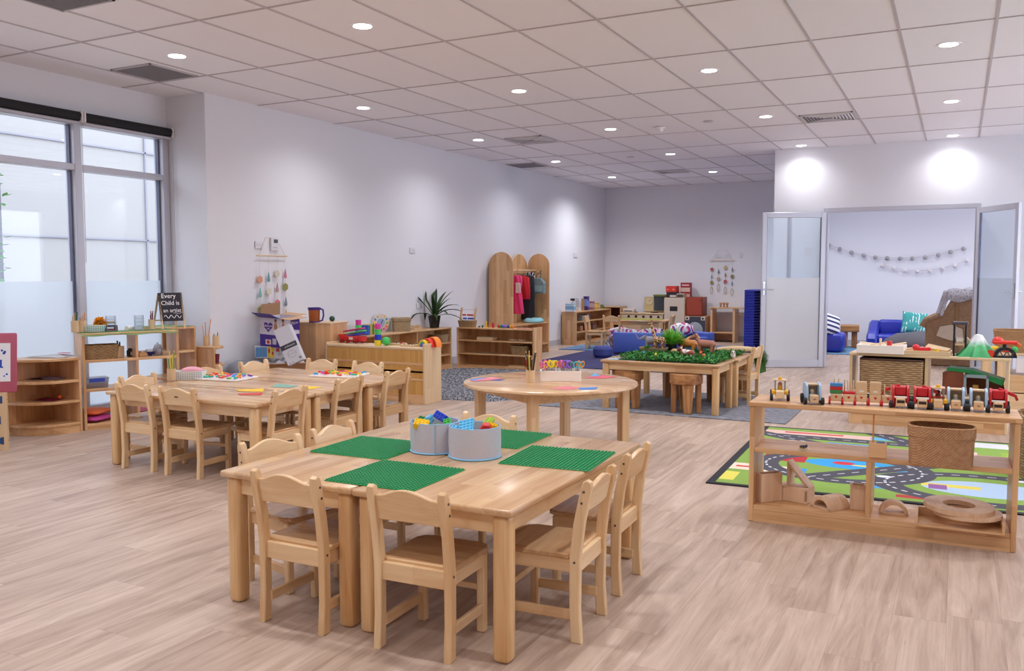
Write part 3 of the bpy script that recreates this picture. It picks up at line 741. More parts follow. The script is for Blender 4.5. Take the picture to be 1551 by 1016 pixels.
# ================================================================== helpers for small things
def sheet(poly, hexc, label, z, cat='paper', grp=None, name='paper_sheet', th=.0012):
    cx = sum(p[0] for p in poly)/len(poly); cy = sum(p[1] for p in poly)/len(poly)
    return one(name, label, cat, MB().prism([(p[0]-cx, p[1]-cy) for p in poly], 0, th, 'z'), plain(hexc, .6), (cx, cy, z), group=grp)
PENC = ['#1b1b1f', '#c8262c', '#e9b423', '#3f8f47', '#2d5fb8', '#d9822b', '#8b3f8f', '#e8d9b8']
def pencil_cup(label, loc, r=.03, h=.09, cols=None, plen=.17, hexc='#e0c193', grp='pencil pots', spread=.35):
    t = thing('pencil_pot', label, 'pencil pot', loc, 0, grp)
    obj('pot', MB().lathe([(0, 0), (r, 0), (r, h), (r-.005, h), (r-.005, .006), (0, .006)], n=24), W4('z') if hexc == '#e0c193' else plain(hexc, .4), t)
    cols = cols or ['#1b1b1f']*4; N = len(cols)
    for k, c in enumerate(cols):
        a = 2*PI*k/N+.4; rr = r*.5
        b = Vector((math.cos(a)*rr*.5, math.sin(a)*rr*.5, .008)); L = plen*(1-.12*((k*7) % 3))
        tp = b+Vector((math.cos(a)*spread*L*.3, math.sin(a)*spread*L*.3, L))
        m = MB().tube([b, tp], .0036, 6, 0); m.tube([tp, tp+(tp-b).normalized()*.012], [.0036, .0008], 6, 1)
        obj('pencil', m, [plain(c, .4), plain('#e8cfa4', .6)], t)
    return t
def basket(label, loc, w, d, h, mat, rz=0, flare=1.12, sq=4, cat='basket', name='woven_basket', rim=None, th=.008, grp=None):
    t = thing(name, label, cat, loc, rz, grp)
    k = 1/flare
    obj('body', MB().lathe([(0, 0), (.5*k, 0), (.5*(k+1)/2, h*.5), (.5, h), (.5-th/w, h), (.5*(k+1)/2-th/w, h*.5), (.5*k-th/w, .008), (0, .008)], n=48, sx=w, sy=d, sq=sq), mat, t)
    pts = []
    for i in range(48):
        a = 2*PI*i/48; ca, sa = math.cos(a), math.sin(a); q = (abs(ca)**sq+abs(sa)**sq)**(-1/sq); pts.append(((.5-th/w/2)*ca*q*w, (.5-th/w/2)*sa*q*d, h))
    obj('rim', MB().tube(pts, th*.75, 6, closed=True), rim or mat, t)
    return t
W_SEA = woven('seagrass', '#7d6040', '#c9a878', 38); W_SQ = woven('pandan', '#a58b66', '#d6c09a', 70, style='herring'); W_HOT = woven('hyacinth', '#7e5b3a', '#cfae83', 24, 1.2, 1.0); W_BRN = woven('brown_pandan', '#b07a50', '#e8c094', 75, style='herring')

# ================================================================== WINDOW SHELF THINGS
TZ = .796
run = MB()
WD, WP_ = Vector((.40, .917, 0)), Vector((.917, -.40, 0))
def rn(u, v):
    q = Vector((-6.444, 4.714, 0))+WD*(.765*u)+WP_*(-.118+.262*v); dz = TZ+.001+.0012*math.sin(u*40+v*9)
    if v > .93: dz = TZ-.012-.016*abs(math.sin(u*7.3+.6))
    return Vector((q.x, q.y, dz))
run.grid(rn, 60, 14)
def rn2(u, v):
    a = PI/2*u; r = .39*v; return Vector((-6.715+r*math.sin(a)**.9, 5.845-r*math.cos(a)**.9, TZ+.001+.0015*math.sin(u*20+v*12)+(.006*math.sin(u*9) if v > .8 else 0)))
run.grid(rn2, 18, 8); run.solid(.0015)
one('table_runner', 'pale green cloth runner along the top of the window shelf', 'cloth', run, plain('#a9c98a', .9))
RZ = TZ+.006
pencil_cup('wooden pencil pot at the near end of the window shelf top', on((-6.45, 4.7, 0.8), RZ), .032, .095, ['#3f8f47', '#c89b5a', '#c89b5a'], .16)
pencil_cup('wooden pencil pot second from the near end, just left of the white basket', on((-6.428, 4.75, 0.8), RZ), .030, .092, ['#d9822b', '#c89b5a', '#b8862b'], .15)
wb = thing('punched_basket', 'small white plastic basket with teal holes on the window shelf top', 'basket', on((-6.392, 4.834, 0.8), RZ), math.radians(66))
WHP = plain('#e6efee', .4)
obj('body', MB().lathe([(0, 0), (.44, 0), (.5, .055), (.48, .055), (.42, .004), (0, .004)], n=40, sx=.17, sy=.11, sq=5), WHP, wb)
hl = MB()
for r in range(3):
    for k in range(9): hl.ob((-.066+k*.0165, -.0515-.0012*r, .014+r*.014), (.009, .004, .007))
obj('hole', hl, plain('#4f9a98', .5), wb)
fl = MB(); p = on((-6.373, 4.876, 0.8), .9)
for k in range(110):
    a, b = random.random()*6.28, math.acos(1-2*random.random()); r = .05
    d = Vector((math.sin(b)*math.cos(a), math.sin(b)*math.sin(a), math.cos(b)))
    fl.ribbon([d*.012, d*.035, d*(r*1.15)+Vector((0, 0, -.006))], [.010, .030, .018])
fl.solid(.001)
yf = thing('paper_flower', 'yellow paper pompom flower standing on the window shelf', 'flower', (p[0], p[1], RZ))
obj('bloom', fl.move(Matrix.Translation((0, 0, .075))), plain('#ffc62e', .7), yf)
obj('stem', MB().tube([(0, 0, 0), (.004, 0, .04), (0, 0, .08)], .003), plain('#5c8a3c'), yf)
def acrylic(label, loc, w, h):
    t = thing('clear_organiser', label, 'organiser', loc, 1.1, 'clear plastic organisers')
    m = MB()
    for s in (-1, 1): m.box(s*w/2-.0015, s*w/2+.0015, -w/2, w/2, 0, h)
    m.box(-w/2, w/2, w/2-.003, w/2, 0, h)
    obj('shell', m, PLASTIC, t)
    for k in range(4): obj('tray', MB().box(-w/2, w/2, -w/2, w/2, h*k/4, h*k/4+.003), PLASTIC, t)
    return t
ac = acrylic('clear plastic tower of small drawers beside the yellow flower', on((-6.34, 4.952, 0.8), RZ), .07, .125)
for k, c in enumerate(('#8a3b48', '#4a3a5c', '#b7a08a')):
    obj('contents', MB().box(-.028, .028, -.028, .028, .005+k*.031, .016+k*.031), plain(c, .6), ac)
acrylic('empty clear plastic stand between the marker and the purple brush pot', on((-6.249, 5.161, 0.8), RZ), .065, .125)
for q, lab in (((-6.361, 4.904, 0.8), 'left'), ((-6.324, 4.988, 0.8), 'right')):
    j = thing('glitter_jar', 'tiny dark red jar just %s of the clear drawer tower' % lab, 'jar', on(q, RZ), 0, 'tiny craft jars')
    obj('body', MB().cyl((0, 0, 0), .015, .035), plain('#5a1f2c', .3), j); obj('lid', MB().cyl((0, 0, .035), .013, .012), plain('#2b2230', .4), j)
gt = thing('glue_bottle', 'white glue bottle with a red tip lying on the green runner', 'bottle', on((-6.281, 5.087, 0.8), RZ+.018), 0)
gt.rotation_euler = (0, PI/2, 2.0)
obj('body', MB().lathe([(0, -.05), (.018, -.05), (.018, .035), (.008, .045), (0, .045)], n=18), WHITE, gt); obj('nozzle', MB().cyl((0, 0, .045), .007, .02, .003), plain('#c8312e', .4), gt)
br = pencil_cup('wooden pot with dark magenta brushes left of the blackboard', on((-6.207, 5.257, 0.8), RZ), .028, .085, ['#7a1d4e', '#5a1640', '#8a2458', '#6a1a48'], .15, spread=.1)
# A-frame blackboard
bk = thing('blackboard_sign', 'small A-frame blackboard chalked with Every Child is an artist', 'sign', on((-6.144, 5.4, 0.8), RZ), math.radians(72))
SLATE = plain('#23222e', .7, noise=.3, nscale=30); CHALK = plain('#eeeef2', .9)
tl = -.22
fr = MB()
def pt(x, z, y0=-.005): return Vector((x, y0+(.31-z)*tl-.0, z))
for s in (-1, 1):
    fr.bar(pt(s*.098, .0), pt(s*.098, .31), .014, .012)
obj('leg_frame', fr, W4('z'), bk)
bbd = MB(); c_ = pt(0, .19); bbd.ob(c_, (.21, .012, .25), (-math.atan(.22), 0, 0))
bd = obj('slate_board', bbd, SLATE, bk)
rr = MB()
for s in (-1, 1): rr.bar(Vector((s*.098, .0, .31)), Vector((s*.098, .13, .0)), .014, .012)
rr.bar(Vector((-.098, .1, .07)), Vector((.098, .1, .07)), .012, .012)
obj('rear_frame', rr, W4('z'), bk)
nrm = Vector((0, -math.cos(math.atan(.22)), math.sin(math.atan(.22))))
for s, z, x, sz in (('Every', .283, -.018, .058), ('Child is', .222, -.008, .054), ('an artist', .158, .002, .049)):
    q = pt(x, z)+nrm*.0065
    text(s, sz, CHALK, bk, q, (PI/2-math.atan(.22), 0, 0))
fl = MB(); fl.tube([pt(-.075+.15*k/24, .105+.013*math.sin(k*.8))+nrm*.007 for k in range(25)], .0028, 5)
fl.tube([pt(.01+.075*k/8, .133+.003*math.sin(k))+nrm*.007 for k in range(9)], .0015, 5)
fl.tube([pt(.093, .183+.002*k)+nrm*.007 for k in range(4)], .002, 5)
obj('chalk_flourish', fl, CHALK, bk)
# middle board
MZ = .576
basket('long woven seagrass basket on the middle board of the window shelf', on((-6.381, 4.857, 0.8), MZ), .31, .19, .11, W_SEA, math.radians(66))
ph = thing('marker_block', 'square wooden block pot holding black markers beside the long basket', 'pencil pot', on((-6.319, 5, 0.8), MZ))
obj('block', MB().box(-.035, .035, -.035, .035, 0, .095, .003), W4('z'), ph)
obj('marker', MB().cyl((-.008, 0, .09), .006, .05), BLACK, ph); obj('marker', MB().cyl((.012, .006, .09), .006, .04), BLACK, ph)
ij = thing('ink_jar', 'black square jar with a pale label by the middle divider', 'jar', on((-6.28, 5.09, 0.8), MZ))
obj('body', MB().box(-.024, .024, -.024, .024, 0, .055, .005), BLACK, ij); obj('label', MB().box(.0245, .025, -.018, .018, .012, .042), plain('#d8d8dc'), ij); obj('lid', MB().cyl((0, 0, .055), .02, .014), BLACK, ij)
wt = thing('craft_tray', 'small wooden tray on the middle board right of the divider', 'tray', on((-6.249, 5.161, 0.8), MZ), .2)
obj('base', MB().box(-.05, .05, -.07, .07, 0, .008), W3('y'), wt)
for s in (-1, 1): obj('side', MB().box(s*.05-.004, s*.05+.004, -.07, .07, 0, .035, .001), W3('y'), wt)
bw = MB().lathe([(0, 0), (.025, 0), (.05, .035), (.047, .035), (.024, .004), (0, .004)], n=24)
bo = one('bowl', 'deep blue bowl on the middle board of the window shelf', 'bowl', bw, plain('#27388f', .3), on((-6.218, 5.231, 0.8), MZ))
ct = MB()
for k in range(7): ct.ball((.02*math.cos(k), .02*math.sin(k), .035+.006*(k % 2)), .015, 8, 6)
one('cotton_ball_heap', 'white cotton balls heaped in the blue bowl', 'cotton balls', ct, plain('#e9eaf0', .9), on((-6.218, 5.231, 0.8), MZ), kind='stuff')
gj = thing('glass_jar', 'lidded clear glass jar right of the blue bowl', 'jar', on((-6.189, 5.297, 0.8), MZ))
obj('body', MB().lathe([(0, 0), (.038, 0), (.042, .05), (.03, .075), (.026, .075), (.038, .05), (.035, .004), (0, .004)], n=24), PLASTIC, gj)
obj('contents', MB().lathe([(0, .005), (.034, .005), (.035, .028), (0, .03)], n=20), plain('#b78a7a', .8), gj)
obj('lid', MB().lathe([(0, .075), (.032, .075), (.028, .088), (.008, .095), (.01, .105), (0, .11)], n=20), PLASTIC, gj)
# lower board
lb = thing('storage_box', 'clear plastic box with blue clips on the lower board of the window shelf', 'box', on((-6.396, 4.824, 0.8), .336), math.radians(66))
obj('body', MB().lathe([(0, 0), (.46, 0), (.5, .075), (.48, .075), (.44, .004), (0, .004)], n=32, sx=.2, sy=.15, sq=7), PLASTIC, lb)
obj('lid', MB().box(-.102, .102, -.077, .077, .075, .083, .003), PLASTIC, lb)
obj('clip', MB().box(-.06, .06, -.084, -.077, .05, .082, .002), plain('#3a55c4', .4), lb)
obj('contents', MB().box(-.07, .07, -.05, .05, .006, .03, .004), plain('#b7656a', .7), lb)
# low corner shelf papers
def crumple(w, d, h, seed, amp):
    rnd = random.Random(seed); P = [rnd.random()*6 for _ in range(6)]
    return lambda u, v: Vector(((u-.5)*w, (v-.5)*d, h*(.5+.5*math.sin(u*7*amp+P[0])*math.cos(v*6*amp+P[1]))*(math.sin(PI*min(max(u, .02), .98))*.7+.3)))
pp = MB().grid(crumple(.34, .24, .018, 1, 1), 14, 10); pp.solid(.002)
one('paper_stack', 'white sheets with pink marks on top of the low corner shelf', 'paper', pp, plain('#eceef2', .6), on((-6.56, 4.558, 0.613), .607), .25)
pp = MB().prism([(-.05, -.03), (.05, -.02), (.03, .03), (-.04, .03)], 0, .003)
one('drawing', 'small pink drawing lying on the white sheets of the corner shelf', 'paper', pp, plain('#cf5670', .6), on((-6.5, 4.638, 0.614), .632), .3)
pp = MB().grid(crumple(.26, .16, .02, 3, 1.3), 12, 8); pp.solid(.003)
one('patterned_cloth', 'lilac and mint patterned cloths on the upper board of the low corner shelf', 'cloth', pp, plain('#b9a8c0', .8, noise=.4, nscale=60), on((-6.58, 4.529, 0.43), .429), .4)
pc = MB().grid(crumple(.20, .14, .012, 5, 1), 10, 8); pc.solid(.004)
one('pencil_case', 'flat pink pouch on the lower board of the low corner shelf', 'pouch', pc, plain('#a83a62', .7), on((-6.52, 4.481, 0.256), .264), .3)
gb = MB().ball((0, 0, .035), (.05, .04, .035), 14, 8)
one('fabric_bundle', 'grey fabric bundle on the lower board of the low corner shelf', 'cloth', gb, plain('#8d8a98', .9, bump=.5, nscale=60), on((-6.52, 4.668, 0.248), .264))
gb = MB().grid(crumple(.12, .1, .05, 8, 1.4), 10, 8); gb.solid(.004)
one('organza_bag', 'lilac crinkled bag behind the grey bundle on the low corner shelf', 'pouch', gb, plain('#9d6f9e', .7), on((-6.6, 4.672, 0.254), .264))
gb = MB().ball((0, 0, .018), (.022, .018, .018), 12, 8)
one('orange_ball', 'small orange ball beside the pink pouch', 'ball', gb, plain('#e8692c', .6), on((-6.47, 4.55, 0.256), .264))
# floor cushions under the window shelf
def cushion(label, loc, w, h, hexc, rz=0, rot=None, name='cushion', mat=None, grp=None, pw=3.5):
    m = MB()
    n = 14; top = []
    def f(s):
        def g(u, v):
            a, b = 2*u-1, 2*v-1; k = max(0, (1-abs(a)**pw)*(1-abs(b)**pw))**.5
            return Vector((a*w/2*(1-.06*(1-abs(b))), b*w/2*(1-.06*(1-abs(a))), h/2+s*h/2*k))
        return g
    m.grid(f(1), n, n); m.grid(f(-1), n, n); bmesh.ops.remove_doubles(m.bm, verts=m.bm.verts, dist=.0005)
    return one(name, label, 'cushion', m, mat or plain(hexc, .85), loc, rz, grp, rot)
cushion('pink floor cushion lying under the orange one below the window shelf', on((-6.44, 4.84, 0.03), .051), .27, .05, '#c04a9c', .2)
cushion('orange floor cushion on the pink one below the window shelf', on((-6.46, 4.838, 0.068), .102), .25, .05, '#f07f4c', .35)
td = thing('hand_drum', 'round black and yellow drum on the bottom board of the window shelf', 'drum', on((-6.5, 5.061, 0.037), .051))
obj('shell', MB().lathe([(.15, .0), (.155, .0), (.155, .028), (.15, .028)], n=32), plain('#d8b933', .5), td); obj('skin', MB().cyl((0, 0, .01), .15, .015, n=32), plain('#3a3a40', .6), td)
cushion('rose pink floor cushion at the far end of the window shelf bottom', on((-6.5, 5.371, 0.063), .051), .3, .05, '#d77a96', .1)

# low narrow corner shelf: red pots and wooden cups
CZ_ = .602
pencil_cup('wooden pot with two black pens on the narrow corner shelf', on((-6.25, 6.024, 0.622), CZ_), .03, .095, ['#1b1b1f', '#1b1b1f'], .115)
pencil_cup('wooden pot with long orange sticks at the near side of the narrow corner shelf', on((-6.33, 5.981, 0.616), CZ_), .028, .09, ['#d9822b', '#c8742b', '#e09a4b'], .24, spread=.6)
for q, lab in (((-6.29, 5.965, 0.418), 'left'), ((-6.24, 6.007, 0.416), 'right')):
    one('red_pot', 'dark red plastic pot on the narrow corner shelf, %s one' % lab, 'pot', MB().lathe([(0, 0), (.028, 0), (.036, .085), (.032, .085), (.025, .005), (0, .005)], n=20), plain('#7c1830', .4), on(q, .436), group='dark red pots')

# easel at the left edge
es = thing('painting_easel', 'painting easel with a pink board and a blue splashed picture', 'easel', (-6.17, 3.83, 0), math.radians(40))
PK = plain('#b5586f', .6)
def erot(m): return m.move(Matrix.Rotation(math.radians(-7), 4, 'X'))
obj('board', erot(MB().box(-.45, .135, -.012, .012, .42, .855, .012, seg=2)), PK, es)
obj('painting', erot(MB().box(-.40, .095, -.0145, -.0125, .50, .78)), plain('#ecedf2', .7), es)
PB = plain('#2547b8', .5); sp = MB()
rnd = random.Random(4)
for (x, z, r) in ((.0, .71, .042), (.02, .665, .024), (.035, .63, .03), (.01, .625, .022), (-.055, .60, .05), (-.045, .68, .03), (-.2, .66, .06), (-.25, .58, .04)):
    sp.lathe([(0, 0), (r, 0), (r, .0008), (0, .0008)], (x, -.0148, z), 12, rot=(PI/2, 0, .3))
for k in range(22):
    r = .004+.006*rnd.random(); sp.lathe([(0, 0), (r, 0), (r, .0008), (0, .0008)], (-.1+.19*rnd.random(), -.0148, .53+.23*rnd.random()), 8, rot=(PI/2, 0, 0))
obj('paint_splash', erot(sp), PB, es)
obj('leg_board', MB().box(-.40, .075, .01, .04, 0, .42), W4('z'), es)
sp = MB()
for (x, z, r) in ((.045, .37, .026), (.03, .22, .028), (.045, .07, .026), (-.02, .3, .026), (-.03, .12, .025)):
    sp.lathe([(0, 0), (r, 0), (r*1.1, .0008), (0, .0008)], (x, .0098, z), 9, rot=(PI/2, 0, .3), sx=1.2)
obj('paint_spot', sp, plain('#2a4a80', .6), es)
for s in (-.38, -.03): obj('leg', MB().bar((s, .05, .40), (s, .22, .0), .03, .02), W4('z'), es)

# ================================================================== ON THE PUZZLE TABLES
QZ = .501
PZ = ['#e0312f', '#f2c21c', '#3f9fd8', '#6bb53a', '#ef7d26', '#d94f9a', '#8d57b5', '#39b0a2']
def puzzle(label, loc, w, d, rz, seed):
    t = thing('letter_puzzle', label, 'puzzle', loc, rz, 'white puzzle trays of coloured letters')
    obj('tray', MB().box(-w/2, w/2, -d/2, d/2, 0, .012, .002), WHITEG, t)
    rnd = random.Random(seed)
    for i in range(7):
        for j in range(4):
            x, y = (i-3)*w/7.6+rnd.uniform(-.01, .01), (j-1.5)*d/4.6+rnd.uniform(-.01, .01); c = plain(PZ[rnd.randrange(8)], .4)
            m = MB(); a = rnd.random()*3; s = .017
            if rnd.random() < .5:
                m.tube([(s*math.cos(k*PI/5), s*.7*math.sin(k*PI/5), .006) for k in range(8)], .0058, 6)
            else:
                m.bar((-s, 0, .006), (s, 0, .006), .010, .012); m.bar((-s*.6, -s, .006), (-s*.6, s*.6, .006), .010, .012)
            obj('letter', m, c, t, (x, y, .012+.010*rnd.random()), rot=(rnd.uniform(-.2, .2), rnd.uniform(-.2, .2), a))
    return t
puzzle('white tray of coloured letters at the window side of the puzzle tables', on((-4.835, 4.742, 0.51), QZ), .39, .27, .12, 3)
puzzle('white tray of coloured letters at the far end of the puzzle tables', on((-4.197, 5.28, 0.51), QZ), .38, .27, .2, 9)
m = MB().ob((0, 0, .006), (.05, .03, .012)); 
pencil_cup('wooden pot of green and yellow pencils at the window edge of the puzzle tables', on((-5.11, 4.49, 0.5), QZ), .032, .085, ['#7fae2e', '#d8c22c', '#4d9a3c', '#e0d04a'], .2, spread=.25)
wb2 = thing('punched_basket', 'white perforated basket with pink cloth on the puzzle table edge', 'basket', on((-5.057, 4.607, 0.5), QZ), math.radians(35))
obj('body', MB().lathe([(0, 0), (.45, 0), (.5, .062), (.485, .062), (.43, .004), (0, .004)], n=40, sx=.24, sy=.12, sq=6), WHP, wb2)
hl = MB()
for r in range(4):
    for k in range(13): hl.ob((-.096+k*.016, -.0555-.0011*r, .012+r*.013), (.008, .004, .006))
obj('hole', hl, plain('#9a9fb4', .5), wb2)
obj('cloth', MB().ball((.02, 0, .062), (.08, .045, .03), 14, 8), plain('#e3a3b4', .9, bump=.5, nscale=40), wb2)
PG = 'loose coloured papers on the puzzle tables'
sheet([(-4.301, 4.31, 0.502)[:2], (-4.233, 4.271, 0.502)[:2], (-4.068, 4.318, 0.502)[:2], (-4.179, 4.448, 0.502)[:2]], '#f0c02c', 'yellow paper strip lying left of the nearest aisle-side chair', QZ, grp=PG)
sheet([(-4.146, 4.171, 0.502)[:2], (-4.085, 4.133, 0.502)[:2], (-3.964, 4.194, 0.502)[:2], (-4.034, 4.281, 0.502)[:2]], '#cf3a34', 'red paper strip lying just in front of the yellow strip', QZ, grp=PG)
sheet([(-4.049, 4.672, 0.502)[:2], (-3.867, 4.684, 0.502)[:2], (-3.879, 4.488, 0.502)[:2]], '#f2c72e', 'yellow paper triangle between two aisle-side chairs', QZ, grp=PG)
sheet([(-4.286, 4.695, 0.502)[:2], (-4.065, 4.663, 0.502)[:2], (-4.042, 4.557, 0.502)[:2], (-4.188, 4.522, 0.502)[:2]], '#7fa89a', 'pale green paper lying mid-table beyond the yellow strip', QZ, grp=PG)

# ================================================================== BOXES BY THE WALL
CARD = plain('#b08a66', .8, noise=.06, nscale=20); CARDI = plain('#caa582', .8)
PUR = plain('#43238c', .45); NAPW = plain('#dcd9e6', .45)
nb = thing('nappy_box', 'open purple and white nappy carton with a heart, propped by the wall', 'box', (-6.16, 6.80, .552), 0, rot=(.05, -.05, math.radians(91)))
# local: x to the right along the right-hand face, y away; left face is x=0 plane? box spans x 0..w, y 0..d
bx = MB().box(-.125, .125, -.10, .10, 0, .30)
nb_body = MB(); w_, d_, h_ = .15, .128, .295
for (a, b, c, d) in ((-w_, w_, -d_, -d_+.004), (-w_, w_, d_-.004, d_), (-w_, -w_+.004, -d_, d_), (w_-.004, w_, -d_, d_)): nb_body.box(a, b, c, d, 0, h_)
nb_body.box(-w_, w_, -d_, d_, 0, .004)
obj('carton', nb_body, NAPW, nb)
pb = MB().box(-w_-.0012, -w_, -d_, d_, 0, .125); pb.box(-w_, w_, -d_-.0012, -d_, 0, .115)
obj('purple_band', pb, PUR, nb)
def heart(s):
    out = []
    for k in range(28):
        t_ = 2*PI*k/28; out.append((s*16*math.sin(t_)**3/17, s*(13*math.cos(t_)-5*math.cos(2*t_)-2*math.cos(3*t_)-math.cos(4*t_))/17))
    return out
hm = MB().prism([(u+.018, v+.205) for u, v in heart(.062)], -w_-.0022, -w_-.0010, 'x')
obj('heart_emblem', hm, plain('#5a2f9c', .45), nb)
hp = MB().prism([(.01, .17), (w_, .15), (w_, h_-.01), (.012, h_-.015)], -d_-.0022, -d_-.001, 'y')
obj('purple_panel', hp, PUR, nb)
text('BabyLove', .036, WHITEG, nb, (-w_-.0028, .018, .215), (PI/2, 0, -PI/2)); text('soft', .024, WHITEG, nb, (-w_-.0028, .018, .185), (PI/2, 0, -PI/2))
text('BabyLove', .046, WHITEG, nb, (.068, -d_-.0028, .235), (PI/2, 0, 0), sx=.62)
SKIN = plain('#c9875a', .6)
for face in (0, 1):
    m = MB()
    def fp(u, v, r, r2=None, mi=0):
        if face == 0: m.lathe([(0, 0), (r, 0), (r, .0006), (0, .0006)], (-w_-.0012, -u, v), 12, mi, rot=(0, -PI/2, 0), sx=(r2 or r)/r)
        else: m.lathe([(0, 0), (r, 0), (r, .0006), (0, .0006)], (u-.01, -d_-.0012, v), 12, mi, rot=(PI/2, 0, 0), sy=(r2 or r)/r)
    u0 = -.075 if face == 0 else -.088
    u0 = .078 if face == 0 else u0
    fp(u0, .262, .016, .018, 0); fp(u0, .277, .016, .010, 1); fp(u0, .205, .022, .042, 0); fp(u0, .165, .02, .014, 2); fp(u0-.008, .145, .009, .02, 0); fp(u0+.01, .145, .009, .02, 0)
    obj('child_picture', m, [SKIN, plain('#1b1512', .7), WHITEG], nb)
m = MB().box(-w_-.0022, -w_-.0012, -.085, -.035, .03, .09); m.box(.0, .035, -d_-.0022, -d_-.0012, .03, .085); obj('white_label', m, plain('#c9c7d6', .5), nb)
m = MB().box(-w_-.0022, -w_-.0012, -.015, .055, .025, .075, mi=0); m.lathe([(0, 0), (.02, 0), (.02, .0008), (0, .0008)], (-w_-.0022, .02, .05), 12, 1, rot=(0, -PI/2, 0)); obj('pictogram', m, [plain('#e9d9dc'), plain('#b8453c')], nb)
fl = MB().prism([(-d_, 0), (d_, 0), (d_-.01, .14), (-d_+.01, .14)], -.002, .002, 'x'); fl.move(Matrix.Translation((-w_, 0, h_)) @ Matrix.Rotation(-1.15, 4, 'Y'))
obj('flap', fl, [PUR], nb)
fl = MB().prism([(-w_, 0), (w_, 0), (w_-.01, .13), (-w_+.01, .13)], -.002, .002, 'y'); fl.move(Matrix.Translation((0, d_, h_)) @ Matrix.Rotation(.12, 4, 'X'))
obj('flap', fl, [CARD], nb)
fl = MB().prism([(-w_, 0), (w_, 0), (w_-.01, .12), (-w_+.01, .12)], -.002, .002, 'y'); fl.move(Matrix.Translation((0, -d_, h_)) @ Matrix.Rotation(1.62, 4, 'X'))
obj('flap', fl, [CARDI], nb)
fl = MB().prism([(-d_, 0), (d_, 0), (d_-.01, .13), (-d_+.01, .13)], -.002, .002, 'x'); fl.move(Matrix.Translation((w_, 0, h_)) @ Matrix.Rotation(1.5, 4, 'Y'))
obj('flap', fl, [CARDI], nb)
# carton underneath, open, with printed box and bag
cb = thing('cardboard_carton', 'open brown carton with packing, under the nappy carton', 'box', (-6.10, 6.80, 0), math.radians(48))
m = MB()
for (a, b, c, d) in ((-.24, .24, -.19, -.185), (-.24, .24, .185, .19), (-.24, -.235, -.19, .19), (.235, .24, -.19, .19)): m.box(a, b, c, d, 0, .37)
m.box(-.24, .24, -.19, .19, 0, .006); obj('carton', m, CARD, cb)
fl = MB().ob((0, -.25, .385), (.46, .13, .004), (-.2, 0, 0)); obj('flap', fl, CARDI, cb)
obj('packing', MB().grid(crumple(.42, .32, .07, 11, 2.2), 16, 14).move(Matrix.Translation((0, 0, .35))), plain('#dfe2ea', .6), cb)
ib = thing('printed_box', 'flat blue, yellow and white printed box under the nappy carton', 'box', (-6.22, 6.72, .435), math.radians(48))
obj('carton', MB().box(-.15, .15, -.10, .10, 0, .115, .002), plain('#d9dde6', .45), ib)
obj('blue_panel', MB().box(-.151, -.04, -.1012, -.1, .01, .11), plain('#5f93c8', .5), ib)
m = MB().box(-.035, -.005, -.1013, -.1, .0, .115, mi=0); m.box(.0, .028, -.1013, -.1, .0, .115, mi=0); m.box(-.03, -.012, -.1018, -.1012, .05, .095, mi=1); m.box(.006, .022, -.1018, -.1012, .03, .06, mi=1)
obj('yellow_panel', m, [plain('#e2c43c', .5), plain('#b8443c', .5)], ib)
obj('red_logo', MB().box(.05, .08, -.1015, -.1, .06, .095), plain('#c83a4a', .5), ib)
obj('line_drawing', MB().tube([(.10+.03*math.cos(k*.7), -.1012, .05+.03*math.sin(k*.9)) for k in range(10)], .0012, 4), plain('#7d8496'), ib)
# white box leaning on its corner
lw = thing('appliance_box', 'white printed box with a dark stripe, tilted against the tall cabinet', 'box', (-5.80, 6.66, .375), rot=(-.12, math.radians(-24), math.radians(27)))
obj('carton', MB().box(-.085, .085, -.05, .05, .03, .41, .002), plain('#d3d4de', .5), lw)
obj('dark_stripe', MB().box(-.0852, .0852, -.0512, -.05, .185, .235), plain('#3c3e48', .5), lw)
text('professional', .022, WHITEG, lw, (.01, -.0518, .21), (PI/2, 0, 0))
ln = MB(); 
ln.tube([(.0+.045*math.cos(k*.45), -.0510, .125+.035*math.sin(k*.45)) for k in range(14)], .0013, 4, closed=True); ln.tube([(-.045, -.051, .125), (.045, -.051, .125)], .0013, 4); ln.box(.05, .075, -.0512, -.05, .05, .075)
ln.box(-.06, -.05, -.0512, -.05, .04, .05); ln.box(-.03, -.02, -.0512, -.05, .04, .05)
obj('line_drawing', ln, plain('#8b8e9c', .5), lw)
tb = thing('plastic_tub', 'clear plastic tub with a blue label on the floor by the wall', 'tub', (-6.185, 6.35, 0), math.radians(40))
obj('body', MB().lathe([(0, 0), (.42, 0), (.5, .36), (.49, .36), (.41, .004), (0, .004)], n=40, sx=.36, sy=.26, sq=5), frostm('cloudy_plastic', '#dfe4ec', .2), tb)
obj('lid', MB().lathe([(0, .43), (.30, .43), (.47, .39), (.51, .365), (.51, .35), (0, .35)], n=40, sx=.36, sy=.26, sq=5), frostm('cloudy_plastic_lid', '#dfe4ec', .15), tb)
obj('label', MB().box(-.12, .10, -.128, -.126, .26, .33), plain('#8ba4d8', .5), tb)
m = MB(); 
for k in range(3): m.box(-.11+.07*k, -.055+.07*k, -.1295, -.128, .275, .315)
obj('label_print', m, plain('#4a66b8', .5), tb)
m = MB().lathe([(0, 0), (.018, 0), (.018, .004), (0, .004)], (-.03, -.122, .2), 14, rot=(PI/2, 0, 0)); obj('valve', m, plain('#2a2a36', .5), tb)
sb = thing('small_purple_box', 'small purple box on the floor at the foot of the tall cabinet', 'box', (-5.82, 6.90, .0), .4)
obj('carton', MB().box(-.07, .07, -.05, .05, 0, .36, .002), plain('#5b49a8', .5), sb); obj('label', MB().box(-.05, .05, -.0512, -.05, .25, .33), plain('#d8d4ea'), sb)

